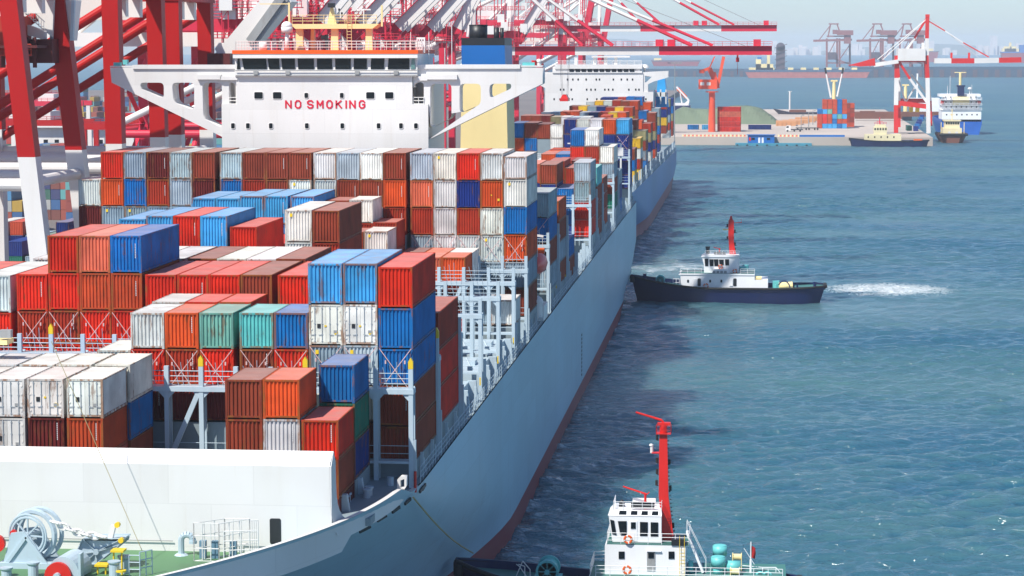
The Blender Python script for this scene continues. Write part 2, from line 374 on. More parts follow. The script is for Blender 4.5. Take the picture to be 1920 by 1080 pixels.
def door_meshes(H):
    if H in DOOR: return DOOR[H]
    r = []
    for s_ in (-1, 1):
        b = MB(); x0, x1 = (-1.07, -.01) if s_ < 0 else (.01, 1.07); b.box(x0, x1, .035, .085, .22, H-.14)
        for k in range(4): z = .42+k*(H-.95)/3; b.box(x0-.05 if s_ < 0 else x1-.1, x0+.1 if s_ < 0 else x1+.05, .0, .034, z, z+.1)
        m = b.mesh('door'); m.materials.append(CM_WALL); bars = []
        for xx in (.28, .80):
            c = MB(); x = s_*xx; c.tube((x, .0, .2), (x, .0, H-.13), .024, 6)
            for z in (.25, .75, 1.5, H-.3): c.box(x-.06, x+.06, -.01, .03, z, z+.06)
            c.box(x-.01, x+.25*s_+.01, -.02, .0, .72, .76) if s_ > 0 else c.box(x+.25*s_-.01, x+.01, -.02, .0, .72, .76)
            cm = c.mesh('lock_bar'); cm.materials.append(M_LOCK); bars.append(cm)
        r.append((m, bars))
    DOOR[H] = r; return r
STK = {}
def sticker_mesh(kind, H):
    k = (kind, H)
    if k in STK: return STK[k]
    b = MB()
    if kind == 'vent': b.box(-.62, -.38, -.003, .03, H*.42, H*.42+.3); m = M_BLACK
    elif kind == 'unit': b.box(.55, .78, -.003, .03, H*.30, H*.30+.2); m = M_STEEL
    elif kind == 'yel': b.box(-.75, -.52, .0, .033, H-.62, H-.33); m = M_YELLOW
    elif kind == 'yel2': b.box(.62, .85, .0, .033, .75, 1.0); b.box(-.1, .05, .0, .033, 1.3, 1.42); m = M_YELLOW
    else:
        for i in range(9): b.box(.72, .77, .0, .033, 1.15+i*.13, 1.15+i*.13+.09)
        m = M_WHITE
    me = b.mesh('marking'); me.materials.append(m); STK[k] = me; return me
NC = [0]
def mko(name, me, parent=None, color=None, loc=None):
    o = bpy.data.objects.new(name, me); C.objects.link(o)
    if parent is not None: o.parent = parent
    if color: o.color = (*color, 1)
    if loc: o.location = loc
    return o
def container(xr, y, ztop, col, H=2.591, L=12.192, kind='', far=False, label='', group='containers stacked on the grey ship', rnd=None, rot=0, extra='', rot_free=False):
    rnd = rnd or random; NC[0] += 1
    if KEEP is not None and NC[0] not in KEEP and not rot_free:
        stuff_box(xr, y, ztop, col, H, L); return None
    c = Vector(COL[col][0]); v = rnd.uniform(.88, 1.12); c = [max(0, min(1, q*v*rnd.uniform(.96, 1.04))) for q in c]
    me, fm = cmesh(L, H, kind, far)
    o = mko('shipping_container', me, None, c, (xr-CW/2+rnd.uniform(-.015, .015), y+rnd.uniform(-.03, .03), ztop-H))
    if rot: o.rotation_euler.z = rot
    o['nc'] = NC[0]; tag(o, label, 'container', group)
    if fm:
        mko('frame', fm, o, c)
        if kind == 'd':
            for dm, bars in door_meshes(H):
                d = mko('door', dm, o, c)
                for bm_ in bars: mko('lock_bar', bm_, d)
            mko('marking', sticker_mesh('vent', H), o); mko('marking', sticker_mesh('unit', H), o)
            if extra: mko('marking', sticker_mesh('yel2', H), o)
        elif not extra and rnd.random() < .3: mko('marking', sticker_mesh('id', H), o)
        elif extra: mko('marking', sticker_mesh(extra, H), o)
    return o
HC, ST = 2.896, 2.591
ORD = ['first', 'second', 'third', 'fourth', 'fifth', 'sixth', 'seventh', 'eighth', 'ninth', 'tenth', 'eleventh', 'twelfth', 'thirteenth', 'fourteenth', 'fifteenth', 'sixteenth', 'seventeenth', 'eighteenth', 'nineteenth', 'twentieth', 'twenty-first', 'twenty-second', 'twenty-third', 'twenty-fourth', 'twenty-fifth']
hatch = MB()
def cx(i):
    if i < 5: return -23.85-2.5*i
    if i < 9: return -36.75-2.5*(i-5)
    if i < 13: return -46.95-2.5*(i-9)
    return -57.4-2.52*(i-13)
def bay(Y, row, stacks, group, far=False, base=19.0):
    """stacks: (column or x, y offset, length, ztop, 'codes') code = colour letter, optional ^ high cube, d door, . gap, 1-4 extra"""
    S = []
    for s_ in stacks:
        x = cx(s_[0]) if isinstance(s_[0], int) else s_[0]; S.append((x, *s_[1:]))
    order = sorted({round(s_[0], 1) for s_ in S}, reverse=True)
    for x, yo, L, zt, codes in S:
        i = order.index(round(x, 1)); z = zt; k = 0; j = 0
        while j < len(codes):
            ch = codes[j]; j += 1; H = ST; kind = ''; extra = ''
            while j < len(codes) and codes[j] in '^d_1234':
                q = codes[j]; j += 1
                if q == '^': H = HC
                elif q == '_': H = 2.438
                elif q == 'd': kind = 'd'
                else: extra = {'1': 'yel', '2': 'yel2', '3': 'id', '4': 'yel'}[q]
            if ch != '.':
                tier = 'topmost' if k == 0 else ORD[k]+' down'
                half = '' if L > 7 else ('short ' if yo < 3 else 'short rear ')
                lab = f"{half}{COL[ch][1]} container, {tier}, {ORD[i]} stack from right, {row}"
                container(x, Y+yo, z, ch, H, L, kind, far, lab, group, extra=extra)
            z -= H+.02; k += 1
        if z > 17.4: hatch.box(x-CW, x, Y+yo, Y+yo+L, 17.15, z-.03)
F40, F20 = 12.192, 6.058
G1 = 'containers stacked on the grey ship'
R1 = 6.134
# front row, twenty-foot boxes in two halves
bay(150.6, 'front row by breakwater', [
    (-26.75, 0, F20, 23.82, 'RBM'), (-26.7, R1, F20, 26.62, 'UEN'), (-29.3, 0, F20, 26.46, 'Ow3B'), (-31.8, 0, F20, 26.42, 'BBB'),
    (-42.43, 0, F20, 26.33, 'Wdor'), (-45.08, 0, F20, 26.31, 'Wd2M3B'), (-47.71, 0, F20, 26.28, 'WdWdB'), (-50.34, 0, F20, 26.25, 'WdWdB'),
    (-42.22, R1, F20, 26.48, 'WUB'), (-44.9, R1, F20, 26.45, 'WB'), (-47.5, R1, F20, 26.42, 'WB'), (-50.15, R1, F20, 26.39, 'wM'), (-52.8, R1, F20, 26.36, 'wM')], G1)
bay(164.5, 'second row from bow', [
    (0, 0, F40, 32.58, 'R^U^UB^B'), (1, 0, F40, 32.82, 'L^W^d2g^1WB'), (2, 0, F40, 32.80, 'L^W^d2G^1WB'),
    (3, 0, F20, 29.27, 'URM'), (4, 0, F20, 29.24, 'TBM'), (5, 0, F20, 29.21, 'tRM'), (6, 0, F20, 29.2, 'OrM'), (7, 0, F20, 29.17, 'wRM'),
    (7, R1, F20, 29.3, 'wR'), (6, R1, F20, 29.32, 'RR'), (5, R1, F20, 29.34, 'RR'), (8, 0, F20, 26.45, 'wN'), (9, 0, F40, 23.8, 'UU'), (10, 0, F40, 23.8, 'NU'), (11, 0, F40, 23.8, 'UU'), (12, 0, F40, 23.8, 'NN')], G1)
bay(178.3, 'third row from bow', [
    (0, 0, F40, 27.8, 'r^R^R^'), (4, 0, F40, 30.6, 'RR^B'), (5, 0, F40, 30.62, 'B^R'), (6, 0, F40, 30.6, 'R^R'), (7, 0, F40, 30.58, 'R^R'), (8, 0, F40, 30.56, 'R^R'),
    (9, 0, F40, 33.57, 'U^o^RR'), (10, 0, F40, 33.55, 'S^o^RR'), (11, 0, F40, 33.53, 'R^R^rR'), (12, 0, F40, 30.53, 'R^rR'), (13, 0, F40, 30.4, 'w^RR'), (14, 0, F40, 30.4, 'R^wR'), (15, 0, F40, 30.4, 'w^MR')], G1)
bay(192.1, 'fourth row from bow', [
    (5, 0, F40, 30.62, 'B^r'), (6, 0, F40, 30.6, 'W^W'), (7, 0, F40, 30.6, 'W^W'), (8, 0, F40, 30.6, 'B^r'), (9, 0, F40, 30.58, 'w^r'), (10, 0, F40, 30.58, 'W^r'), (11, 0, F40, 30.5, 'W^r'), (12, 0, F40, 30.5, 'r^r'), (13, 0, F40, 30.5, 'w^r')], G1)
bay(208.3, 'fifth row from bow', [
    (5, 0, F40, 33.5, 'B^rMB'), (6, 0, F40, 33.55, 'W^4WMr'), (8, 0, F40, 32.0, 'R^Rr'), (9, 0, F40, 32.95, 'L^URr'), (10, 0, F40, 32.95, 'R^Rr'), (11, 0, F40, 32.95, 'L^UR'), (12, 0, F40, 32.65, 'L^U'), (7, 0, F40, 29.0, 'RB')], G1)
bay(222.0, 'sixth row from bow', [(8, 0, F40, 29.4, 'RR'), (9, 0, F40, 29.4, 'BR'), (6, 0, F40, 27., 'RB'), (10, 0, F40, 29.4, 'RR')], G1)
bay(236.2, 'seventh row from bow', [
    (0, 0, F20, 22.6, 'w'), (1, 0, F20, 22.6, 'G'), (2, 0, F20, 26.9, 'OMo'), (3, 0, F20, 26.9, 'SMo'), (4, 0, F20, 26.9, 'BMo'), (2, R1, F20, 26.85, 'WG'), (3, R1, F20, 26.85, 'OB'), (4, R1, F20, 26.85, 'MB'),
    (5, 0, F20, 29.5, 'W4rB'), (5, R1, F20, 29.95, 'r^rB'), (6, 0, F20, 29.4, 'rr'), (6, R1, F20, 32.3, 'W_rr'), (7, R1, F20, 32.2, 'rrr'),
    (8, 0, F40, 33.0, 'L^UU'), (9, 0, F40, 33.0, 'L^UU'), (10, 0, F40, 33.0, 'L^UU'), (11, 0, F40, 32.75, 'L^UU'), (12, 0, F40, 32.75, 'L^UU')], G1)
T1 = ['w_', 'w^', 'R^3', 'W^1', 'g^', 'B^', 'W^', 'g^', 'W^', 'B^', 'B^', 'B^', 'g^', 'B^', 'g^', 'M^', 'G^', 'R^']
T2 = ['W^1', 'O^2', 'N^', 'w^', 'S^3', 'O^', 'B^3', 'B^', 'w^', 'W^1', 'B^', 'r^', 'U^', 'M^', 'g^', 'r^', 'U^', 'O^']
T3 = ['U^', 'W^', 'r^', 'w^', 'r^', 'r^3', 'w^', 'B^', 'r^', 'g^', 'B^', 'B^', 'G^', 'r^', 'G^', 'G^', 'G^1', 'G^1']
T4 = ['O^', 'w^1', 'w^2', 'w^', 'G^']
st = []
for i in range(18):
    code = T1[i]+T2[i]+T3[i]+(T4[i] if i < 5 else '')
    if i == 0: code += 'G^B^'
    elif i < 3: code += 'G^'
    st.append((i, 0, F40, 36.5 if i == 0 else 36.84, code))
st.append((18, 0, F40, 33.9, 'w^M^B'))
bay(249.2, 'tall row before bridge', st, G1)
# rows behind the bridge, starboard side
bay(276.0, 'first row behind bridge', [(0, 0, F40, 30.96, 'G^U^B^G^'), (1, 0, F40, 28, 'UN'), (2, 0, F40, 28, 'Nr')], G1)
bay(290.3, 'second row behind bridge', [(0, 0, F40, 29.1, 'OBGB'), (1, 0, F40, 24, 'Nr'), (2, 0, F40, 26, 'BN')], G1)
bay(304.6, 'third row behind bridge', [(0, 0, F40, 23.0, 'UB'), (1, 0, F40, 24, 'Mr'), (2, 0, F40, 21.5, 'B')], G1)
bay(347.5, 'fourth row behind bridge', [(0, 0, F40, 31.1, 'g^G^RR'), (1, 0, F40, 27.3, 'U^UN'), (2, 0, F40, 30.8, 'B^NB'), (3, 0, F40, 30.9, 'S^NB'), (4, 0, F40, 30.9, 'M^')], G1, far=True)
bay(362.0, 'fifth row behind bridge', [(0, 0, F40, 29.6, 'T^BBB'), (1, 0, F40, 29.6, 'r^B'), (2, 0, F40, 30.6, 'r^B'), (3, 0, F40, 26, 'B')], G1, far=True)
bay(376.5, 'sixth row behind bridge', [(0, 0, F40, 27.2, 'Bro'), (1, 0, F40, 30.0, 'M^r'), (2, 0, F40, 30.0, 'rM')], G1, far=True)
bay(405.5, 'seventh row behind bridge', [(0, 0, F40, 31.0, 'W^GBE'), (1, 0, F40, 33.95, 'W^rr'), (2, 0, F40, 33.9, 'U^RB'), (3, 0, F40, 29.75, 'UN'), (4, 0, F40, 29.75, 'OU'), (5, 0, F40, 27, 'S')], G1, far=True)
bay(420.0, 'eighth row behind bridge', [(0, 0, F40, 26.0, 'GNU'), (1, 0, F40, 29, 'wG'), (3, 0, F40, 29.75, 'SU'), (4, 0, F40, 29.75, 'OU')], G1, far=True)
bay(457.0, 'last row at stern', [(-23.9, 0, F40, 34.1, 'L^NNNN'), (-26.5, 0, F40, 34.1, 'O^NNNN'), (-29.1, 0, F40, 34.1, 'w^NN'), (-31.6, 0, F40, 34.1, 'w^NN'), (-34.1, 0, F40, 34.1, 'N^NN'),
    (-36.7, 0, F20, 33.0, 'WdWd'), (-39.2, 0, F40, 33.2, 'B^'), (-41.7, 0, F40, 33.4, 'B^UU'), (-44.3, 0, F40, 33.4, 'U^OO'), (-46.9, 0, F40, 33., 'SOO')], G1, far=True)
# ------------------------------------------------------------------ the grey container ship
def lerp(a, b, t): return a+(b-a)*t
def clamp(t, a=0, b=1): return max(a, min(b, t))
ship = empty('container_ship', (-47.7, 130, 0), 'huge grey blue container ship with white bridge block seen from its bow', 'ship')
def hb1(Y, z):
    B = 24.4; t = clamp((z-2.6)/15.4)**1.25
    Yf, Lb, p = lerp(229, 163, t), lerp(111, 51, t), lerp(1.5, 2.25, t)
    u = clamp((Yf-Y)/Lb); b = B*(1-u**p)
    zc = [(-3, 405), (2.3, 431), (4.4, 454), (8.5, 473), (9.5, 477), (30, 478)]; Yc = 478
    for (za, ya), (zb, yb) in zip(zc, zc[1:]):
        if za <= z <= zb: Yc = lerp(ya, yb, (z-za)/(zb-za))
    if Y > Yc: b -= (Y-Yc)*.55
    return max(b, .15)
def hull_mesh(hb, cxx, Ys, Zf, mats, parent, name, side=(1, -1), smooth=True):
    mb = MB()
    for s_ in side:
        vs = []; nz = None
        for Y in Ys:
            Z = Zf(Y); nz = len(Z)
            for z in Z: vs.append((cxx+s_*hb(Y, z), Y, z))
        fs = []
        for i in range(len(Ys)-1):
            for j in range(nz-1): fs.append((i*nz+j, (i+1)*nz+j, (i+1)*nz+j+1, i*nz+j+1))
        mb.add(vs, fs)
    # transom
    Y = Ys[-1]; Z = Zf(Y); vs = [(cxx+hb(Y, z), Y, z) for z in Z]+[(cxx-hb(Y, z), Y, z) for z in Z]; n = len(Z)
    mb.add(vs, [(j, j+1, n+j+1, n+j) for j in range(n-1)])
    return mb.build(name, mats, parent, smooth)
DZ = 17.1
def rim(Y): return DZ + 1.15*clamp((161.5-Y)/5)
Ys1 = [113+1.5*i for i in range(39)]+[172+5*i for i in range(50)]+[422, 430, 440, 448, 456, 462, 466, 470, 474, 478]
BT = 2.1
hullo = hull_mesh(hb1, -47.7, Ys1, lambda Y: [BT+(rim(Y)-BT)*k/16 for k in range(17)], M_HULL, ship, 'hull')
hull_mesh(hb1, -47.7, Ys1, lambda Y: [-3+(BT+3)*k/5 for k in range(6)], M_BOOT, ship, 'boot_top')
ZFD = 16.2
# deck
def deck_strip(Ya, Yb, z, m, name, inset=.05, step=3):
    mb = MB(); n = max(1, int((Yb-Ya)/step)); vs = []
    for i in range(n+1):
        Y = Ya+(Yb-Ya)*i/n; b = hb1(Y, z)-inset; vs += [(-47.7-b, Y, z), (-47.7+b, Y, z)]
    mb.add(vs, [(2*i, 2*i+1, 2*i+3, 2*i+2) for i in range(n)]); return mb.build(name, m, ship)
deck_strip(114, 147.5, ZFD, M_DECKG, 'forecastle_deck', .12, 1.5)
deck_strip(147.5, 477, DZ, M_DECKS, 'main_deck', .12)
# bulwark inner face and white cap on the bow
mb = MB()
for i in range(36):
    Ya, Yb = 113.5+1.4*i, 114.9+1.4*i
    for s_ in (1, -1):
        q = []
        for Y in (Ya, Yb):
            x = -47.7+s_*hb1(Y, rim(Y)); q += [(x+s_*.02, Y, rim(Y)+.02), (x-s_*.34, Y, rim(Y)+.02), (x-s_*.30, Y, ZFD if Y < 147 else DZ-.1)]
        mb.add(q, [(0, 1, 4, 3), (1, 2, 5, 4)])
mb.each('bulwark', M_WHITE, ship)
# knuckle line and small freeing ports along the flare
mb = MB()
for px, py in ((518, 1016), (584, 1014), (627, 1016), (672, 998), (705, 980), (733, 962), (757, 946), (786, 920), (791, 912), (807, 893)):
    z = 16.6 - (0 if px > 700 else .3)
    # slots through the shell: follow the hull at their station
    for Y in [125+.25*k for k in range(170)]:
        X = -47.7+hb1(Y, z); d = Vector((X, Y, z-CAMZ)); u = 960+FPX*d.dot(CR)/d.dot(CF)
        if u >= px:
            X2 = -47.7+hb1(Y+.9, z+.35); mb.bar((X+.03, Y, z-.1), (X2+.03, Y+.9, z+.1), .12, .22); break
mb.each('freeing_port', M_BLACK, ship)
# fairlead pockets on the bow
for Y in (134.0, 137.2):
    mb = MB(); z = 17.1; mb.mi = 0
    p = [Vector((-47.7+hb1(y, zz)+.06, y, zz)) for y, zz in ((Y, z-.9), (Y+2.2, z-.75), (Y+2.2, z+.55), (Y, z+.4))]
    for a, b in zip(p, p[1:]+p[:1]): mb.tube(a, b, .09, 6)
    mb.mi = 1; mb.add([q-Vector((.03, 0, 0)) for q in p], [(0, 1, 2, 3)]); c = sum(p, Vector())/4; mb.mi = 0; mb.tube(c-Vector((.1, 0, 0)), c+Vector((.25, 0, 0)), .28, 10)
    mb.build('fairlead', [M_WHITE, M_DECKS], ship)
# draught marks
mb = MB(); x = -23.27
for k in range(11): mb.box(x, x+.03, 322.0, 322.9, 3.0+k*.55, 3.0+k*.55+.3)
mb.build('draught_mark', M_BLACK, ship)
REF[:] = [300, 950]
# ---- breakwater
YB = 145.0
xr_b = at(622, 975, YB)[0]; xl_b = -47.7-hb1(YB, 18)+1
bw = MB(); zt1, zt2 = at(300, 870, YB)[1], at(300, 841, YB+.9)[1]
prof = [(YB, ZFD-.1), (YB, zt1), (YB+.9, zt2), (YB+1.1, zt2-.1), (YB+.3, zt1-.1), (YB+.3, ZFD-.1)]
bw.prism(prof, 'x', xl_b, xr_b)
for k in range(9): x = xr_b-1.5-k*3.4; bw.prism([(YB+.3, DZ), (YB+.3, zt1), (YB+2.4, DZ)], 'x', x, x+.12)
bwo = bw.build('breakwater', M_WHITE, ship)
leg = MB(); n = 10; vs = []
for i in range(n+1):   # curved end wing flaring aft and outboard towards the deck
    t = i/n; z = lerp(zt1+.15, DZ+.3, t); fl = t**5; xo = xr_b+.12+.75*fl; yo = YB+.9+.35*t+2.6*t**6
    vs += [(xr_b-.1+.45*fl, YB-.02, z), (xo, yo, z), (xo-.25, yo+.1, z)]
leg.add(vs, [q for i in range(n) for q in ((3*i, 3*i+3, 3*i+4, 3*i+1), (3*i+1, 3*i+4, 3*i+5, 3*i+2), (3*i+2, 3*i+5, 3*i+3, 3*i))])
leg.add([(xr_b-.1, YB, zt1+.15), (xr_b+.12, YB+.9, zt1+.15), (xr_b, YB+.9, zt2), (xr_b-.1, YB+.9, zt2)], [(0, 1, 2, 3)])
leg.build('end_wing', M_WHITE, bwo)
def dpx(px, py, Y): x, z = at(px, py, Y); return x, z
x0, _ = at(506, 1000, YB); x1, _ = at(527, 1000, YB); _, z1 = at(516, 972, YB)
MB().prism(rrect(x0, x1, max(ZFD+.1, at(516, 1020, YB)[1]), z1, .12), 'y', YB-.03, YB+.05).build('doorway', M_BLACK, bwo)
x0, z0 = at(0, 1007, YB); x1, _ = at(325, 1007, YB); MB().tube((x0-3, YB-.12, z0), (x1, YB-.12, z0), .035, 5).build('pipe', M_STEEL, bwo)
# ---- lashing bridges
def lash_bridge(Y, xr, xl, ztop, yellow=True, low=DZ, plates=()):
    r = bpy.data.objects.new('lashing_bridge', None); C.objects.link(r); r.parent = ship; r.location = Vector((xr, Y, low))-Vector(ship.location)
    n = round((xr-xl)/2.5); p = MB(); tips = MB(); rods = MB()
    for i in range(n+1):
        x = xr-i*2.5; p.box(x-.16, x+.16, Y-.16, Y+.16, low, ztop+1.45)
        p.box(x-.16, x+.16, Y+.75, Y+.95, low, ztop+.1)
        if i % 3 == 0: tips.prism([(x-.17, ztop+1.45), (x+.17, ztop+1.45), (x+.17, ztop+1.95), (x, ztop+2.25), (x-.17, ztop+1.95)], 'y', Y-.17, Y+.17)
    p.box(xl-.2, xr+.2, Y-.2, Y+.98, ztop-.35, ztop)
    p.box(xl-.1, xr+.1, Y-.1, Y+.9, ztop-5.3, ztop-5.12)
    for i in range(n):
        x = xr-i*2.5
        if i % 4 == 2: p.bar((x-.2, Y, ztop-.4), (x-2.3, Y, ztop-5.1), .25, .35)
        for s_ in (0, 1): p.prism([(x-.16-s_*2.18, ztop-.36), (x-.16-s_*2.18+(-.45 if not s_ else .45), ztop-.36), (x-.16-s_*2.18, ztop-.85)], 'y', Y-.1, Y+.1)
    body = p.build('frame', M_LASH, r); ra = MB()
    ra.rail([(xr, Y, ztop), (xl, Y, ztop)], 1.1, .03, 2.5); ra.rail([(xr, Y-.1, ztop-5.12), (xl, Y-.1, ztop-5.12)], 1.1, .022, 2.5, 2)
    for i in range(n):
        x = xr-i*2.5-1.2
        for k in range(3): ra.tube((x-.5+k*.35, Y+.3, ztop), (x-.8+k*.5, Y+.1, ztop+1.5+.2*k), .025, 4)
    ra.build('railing', M_GREYP, r)
    if yellow: tips.each('post_tip', M_YELLOW, r)
    return r
for Y in (163.2, 176.9, 190.8, 205.6, 220.3, 234.6, 247.8): lash_bridge(Y, -23.8, -71.2, 24.6 if Y > 165 else 24.1, Y < 180)
for Y in (274.6, 289, 303.2, 346.0, 360.5, 375., 404, 418.5, 455.5): lash_bridge(Y, -23.8, -31.3, 25 if Y < 440 else 27, False)
# crossed lashing rods on the tiers just above the bridges
M_ROD = paint('rod_pink_grey', (.62, .42, .40), .5, .3)
def xrods(i, Yf, zt, H=2.7):
    xr = cx(i) if isinstance(i, int) else i; rods = MB(); a = (xr-.08, Yf-.12, zt); b = (xr-CW+.08, Yf-.12, zt); z2 = zt-H
    rods.tube(a, (xr-CW+.3, Yf-.5, z2), .03, 5); rods.tube(b, (xr-.3, Yf-.5, z2), .03, 5)
    for q, s_ in ((a, -1), (b, 1)): c = Vector(q)+Vector((s_*.45, -.1, -H*.35)); rods.box(c.x-.05, c.x+.05, c.y-.05, c.y+.05, c.z-.12, c.z+.12)
    rods.build('lashing_rod', M_ROD, ship)
for i, z in ((0, 26.8), (1, 26.9), (2, 26.9), (3, 26.6), (4, 26.6), (5, 26.55), (6, 26.5), (7, 26.5)): xrods(i, 164.5, z)
for i in (9, 10, 11, 12): xrods(i, 178.3, 27.6)
for i in (0, 1, 2, 3, 4): xrods(i, 249.2, 28.0)
for i in (0, 1): xrods(i, 276, 28)
xrods(-23.9, 457, 31)
# ---- pedestals, posts and railings along the ship's side
ped = MB(); rl = MB(); yb = [164.5, 178.3, 192.1, 208.3, 222, 236.2, 249.2, 276, 290.3, 304.6, 319, 333, 347.5, 362, 376.5, 391, 405.5, 420, 436, 457]
for Y in yb:
    for yy in (Y+.4, Y+5.6, Y+11.6):
        ped.prism([(-24.9, DZ), (-23.75, DZ), (-23.95, 19), (-24.7, 19)], 'y', yy-.25, yy+.25)
    for yy in (Y-1.0, Y+3, Y+8.5): ped.box(-23.75, -23.55, yy-.1, yy+.1, DZ, 18.9)
    ped.bar((-23.7, Y-1.3, DZ), (-23.7, Y-1.3, 20.5), .5, .3)
for yy in (152., 158.): ped.prism([(-27.5, DZ), (-26.2, DZ), (-26.45, 18.7), (-27.2, 18.7)], 'y', yy-.25, yy+.25)
ped.each('pedestal', M_GREYP, ship)
rl.rail([(-23.42, 165.0, DZ), (-23.42, 268, DZ)], 1.15, .03, 1.6); rl.rail([(-23.42, 277, DZ), (-23.42, 468, DZ)], 1.15, .035, 2.2)
rl.build('railing', M_GREYP, ship)
hatch.box(-72, -24.5, 149.5, 471, DZ+.01, 17.6)
hatch.build('hatch_cover', M_DECKS, ship)
f = MB()
for Y in (192.1, 208.3, 222.0):   # open hatches on the starboard side, with fittings
    f.box(-34, -24.6, Y+.2, Y+12, 17.6, 18.9)
    for k in range(5):
        x = -25.2-k*2.1; f.box(x-.2, x+.2, Y+1, Y+1.6, 18.9, 19.5); f.box(x-.6, x-.1, Y+6, Y+8, 18.9, 19.3); f.tube((x, Y+3, 18.9), (x-.6, Y+3.6, 19.9), .08, 5)
f.each('hatch_fitting', M_GREYP, ship)
f = MB()
for Y in (205, 219.6, 234, 286, 300): f.bar((-23.75, Y, 18.4), (-23.75, Y, 19.1), .11, .11)
f.each('marker_post', M_YELLOW, ship)
x, z = at(767, 908, 162)
f = MB(); f.tube((-25.0, 161.2, DZ), (-25., 161.2, 18.2), .25, 8); f.build('mooring_post', M_GREYP, ship)
o = MB().prism([(-25.9, 18.3), (-25.1, 17.9), (-24.3, 18.3), (-24.3, 20.0), (-25.0, 20.4), (-25.9, 20.1)], 'y', 159.2, 159.5)
x0, z0 = at(745, 922, 159); x1, z1 = at(762, 893, 159)
plate('anchor_light_frame', [(x0, z0+.2), (x0+.25, z0-.05), (x1-.2, z0+.1), (x1, z0+.4), (x1, z1), (x0+.25, z1), (x0, z1-.25)], [[(x0+.2, z0+.3), (x1-.15, z0+.3), (x1-.15, z1-.2), (x0+.2, z1-.3)]], 159, .6, M_WHITE, ship)
f = MB(); f.tube((-24.1, 165.0, DZ), (-24.1, 165.0, 18.3), .1, 6); f.tube((-24.1, 165, 18.3), (-24.6, 165, 18.3), .1, 6); f.tube((-23.5, 163, 16.8), (-23.5, 163, 18.3), .1, 6); f.build('vent_pipe', M_SIGRED, ship)
for (x, y) in ((-28.5, 152), (-27, 154.6), (-25.9, 157)):
    b = MB()
    for d in (-.45, .45): b.tube((x, y+d, DZ), (x, y+d, DZ+1.0), .26, 10); b.tube((x, y+d, DZ+1), (x, y+d, DZ+1.12), .34, 10)
    b.box(x-.4, x+.4, y-.9, y+.9, DZ, DZ+.12); b.build('bollard', M_GREYP, ship)
# ---- forecastle machinery
def local(px, py, Y): x, z = at(px, py, Y); return Vector((x, Y, z))
Yw = 139.5
wl = bpy.data.objects.new('windlass', None); C.objects.link(wl); wl.parent = ship; c0 = local(52, 1004, Yw); wl.location = c0-Vector(ship.location)
MBk = MB(); ax = Vector((.25, 1, .0)).normalized()
MBk.ring(c0, ax, 1.12, .09, 28, 6); MBk.ring(c0, ax, 1.30, .07, 28, 6)
cc = c0+ax*1.0+Vector((.32, 0, .05)); 
MBk.ring(cc, ax, 1.45, .16, 28, 6, ); MBk.ring(c0+ax*.5+Vector((.15, 0, 0)), ax, 1.42, .2, 28, 6)
u = ax.orthogonal().normalized(); v = ax.cross(u)
for k in range(8):
    t = k*math.pi/4; d = u*math.cos(t)+v*math.sin(t); MBk.bar(c0+d*.2, c0+d*1.12, .08, .10, ax)
MBk.tube(c0-ax*.25, c0+ax*1.6, .22, 12); MBk.build('chain_wheel', M_GREYP, wl)
b = MB(); zb = ZFD
for yy, k in ((-.25, 1), (1.3, 1)):
    p = c0+ax*yy; b.prism([(p.x-1.5, zb), (p.x+1.5, zb), (p.x+.35, p.z-.1), (p.x-.1, p.z+.3), (p.x-.9, p.z+.2)], 'y', p.y-.08, p.y+.08)
b.box(c0.x-1.7, c0.x+2.2, Yw-.5, Yw+1.9, zb, zb+.35)
for k in (-1, 1): b.bar((c0.x+k*1.4, Yw-.38, zb+.1), (c0.x, Yw-.38, c0.z), .12, .2)
b.build('support_frame', M_GREYP, wl)
r = MB(); p = local(108, 1080, 136.6); r.tube(p, p+Vector((0, .25, 0)), .82, 24); r.build('red_drum_end', M_SIGRED, wl)
r = MB(); p2 = p+Vector((.3, .3, .15)); r.tube(p2, p2+Vector((.3, 1.8, .1)), .98, 24); r.tube(p+Vector((0, -.3, 0)), p, .22, 10); r.box(p.x+1.25, p.x+1.4, 136.7, 137.4, zb, zb+1.5); r.build('winch_drum', M_GREYP, wl)
r = MB(); p = local(-8, 1020, 139); r.tube(p, p+Vector((0, .3, 0)), .55, 20); p = local(24, 1000, 139.3); r.tube(p, p+Vector((0, .3, 0)), .2, 8); r.build('red_brake', M_SIGRED, wl)
ch = MB(); a = local(98, 976, 139.0); b_ = local(196, 1006, 139.1); nl = 7
for i in range(nl):
    t = (i+.5)/nl; p = a.lerp(b_, t); p.z -= .25*math.sin(math.pi*t); d = (b_-a).normalized()
    axx = Vector((0, 1, 0)) if i % 2 else Vector((-.2, .1, 1)).normalized()
    sd_ = d.cross(axx).normalized()
    pts = [p+d*(.36*math.cos(q))+sd_*(.20*math.sin(q)) for q in [2*math.pi*k/12 for k in range(12)]]
    for k in range(12): ch.tube(pts[k], pts[(k+1) % 12], .085, 5)
ch.build('anchor_chain', M_WHITE, wl)
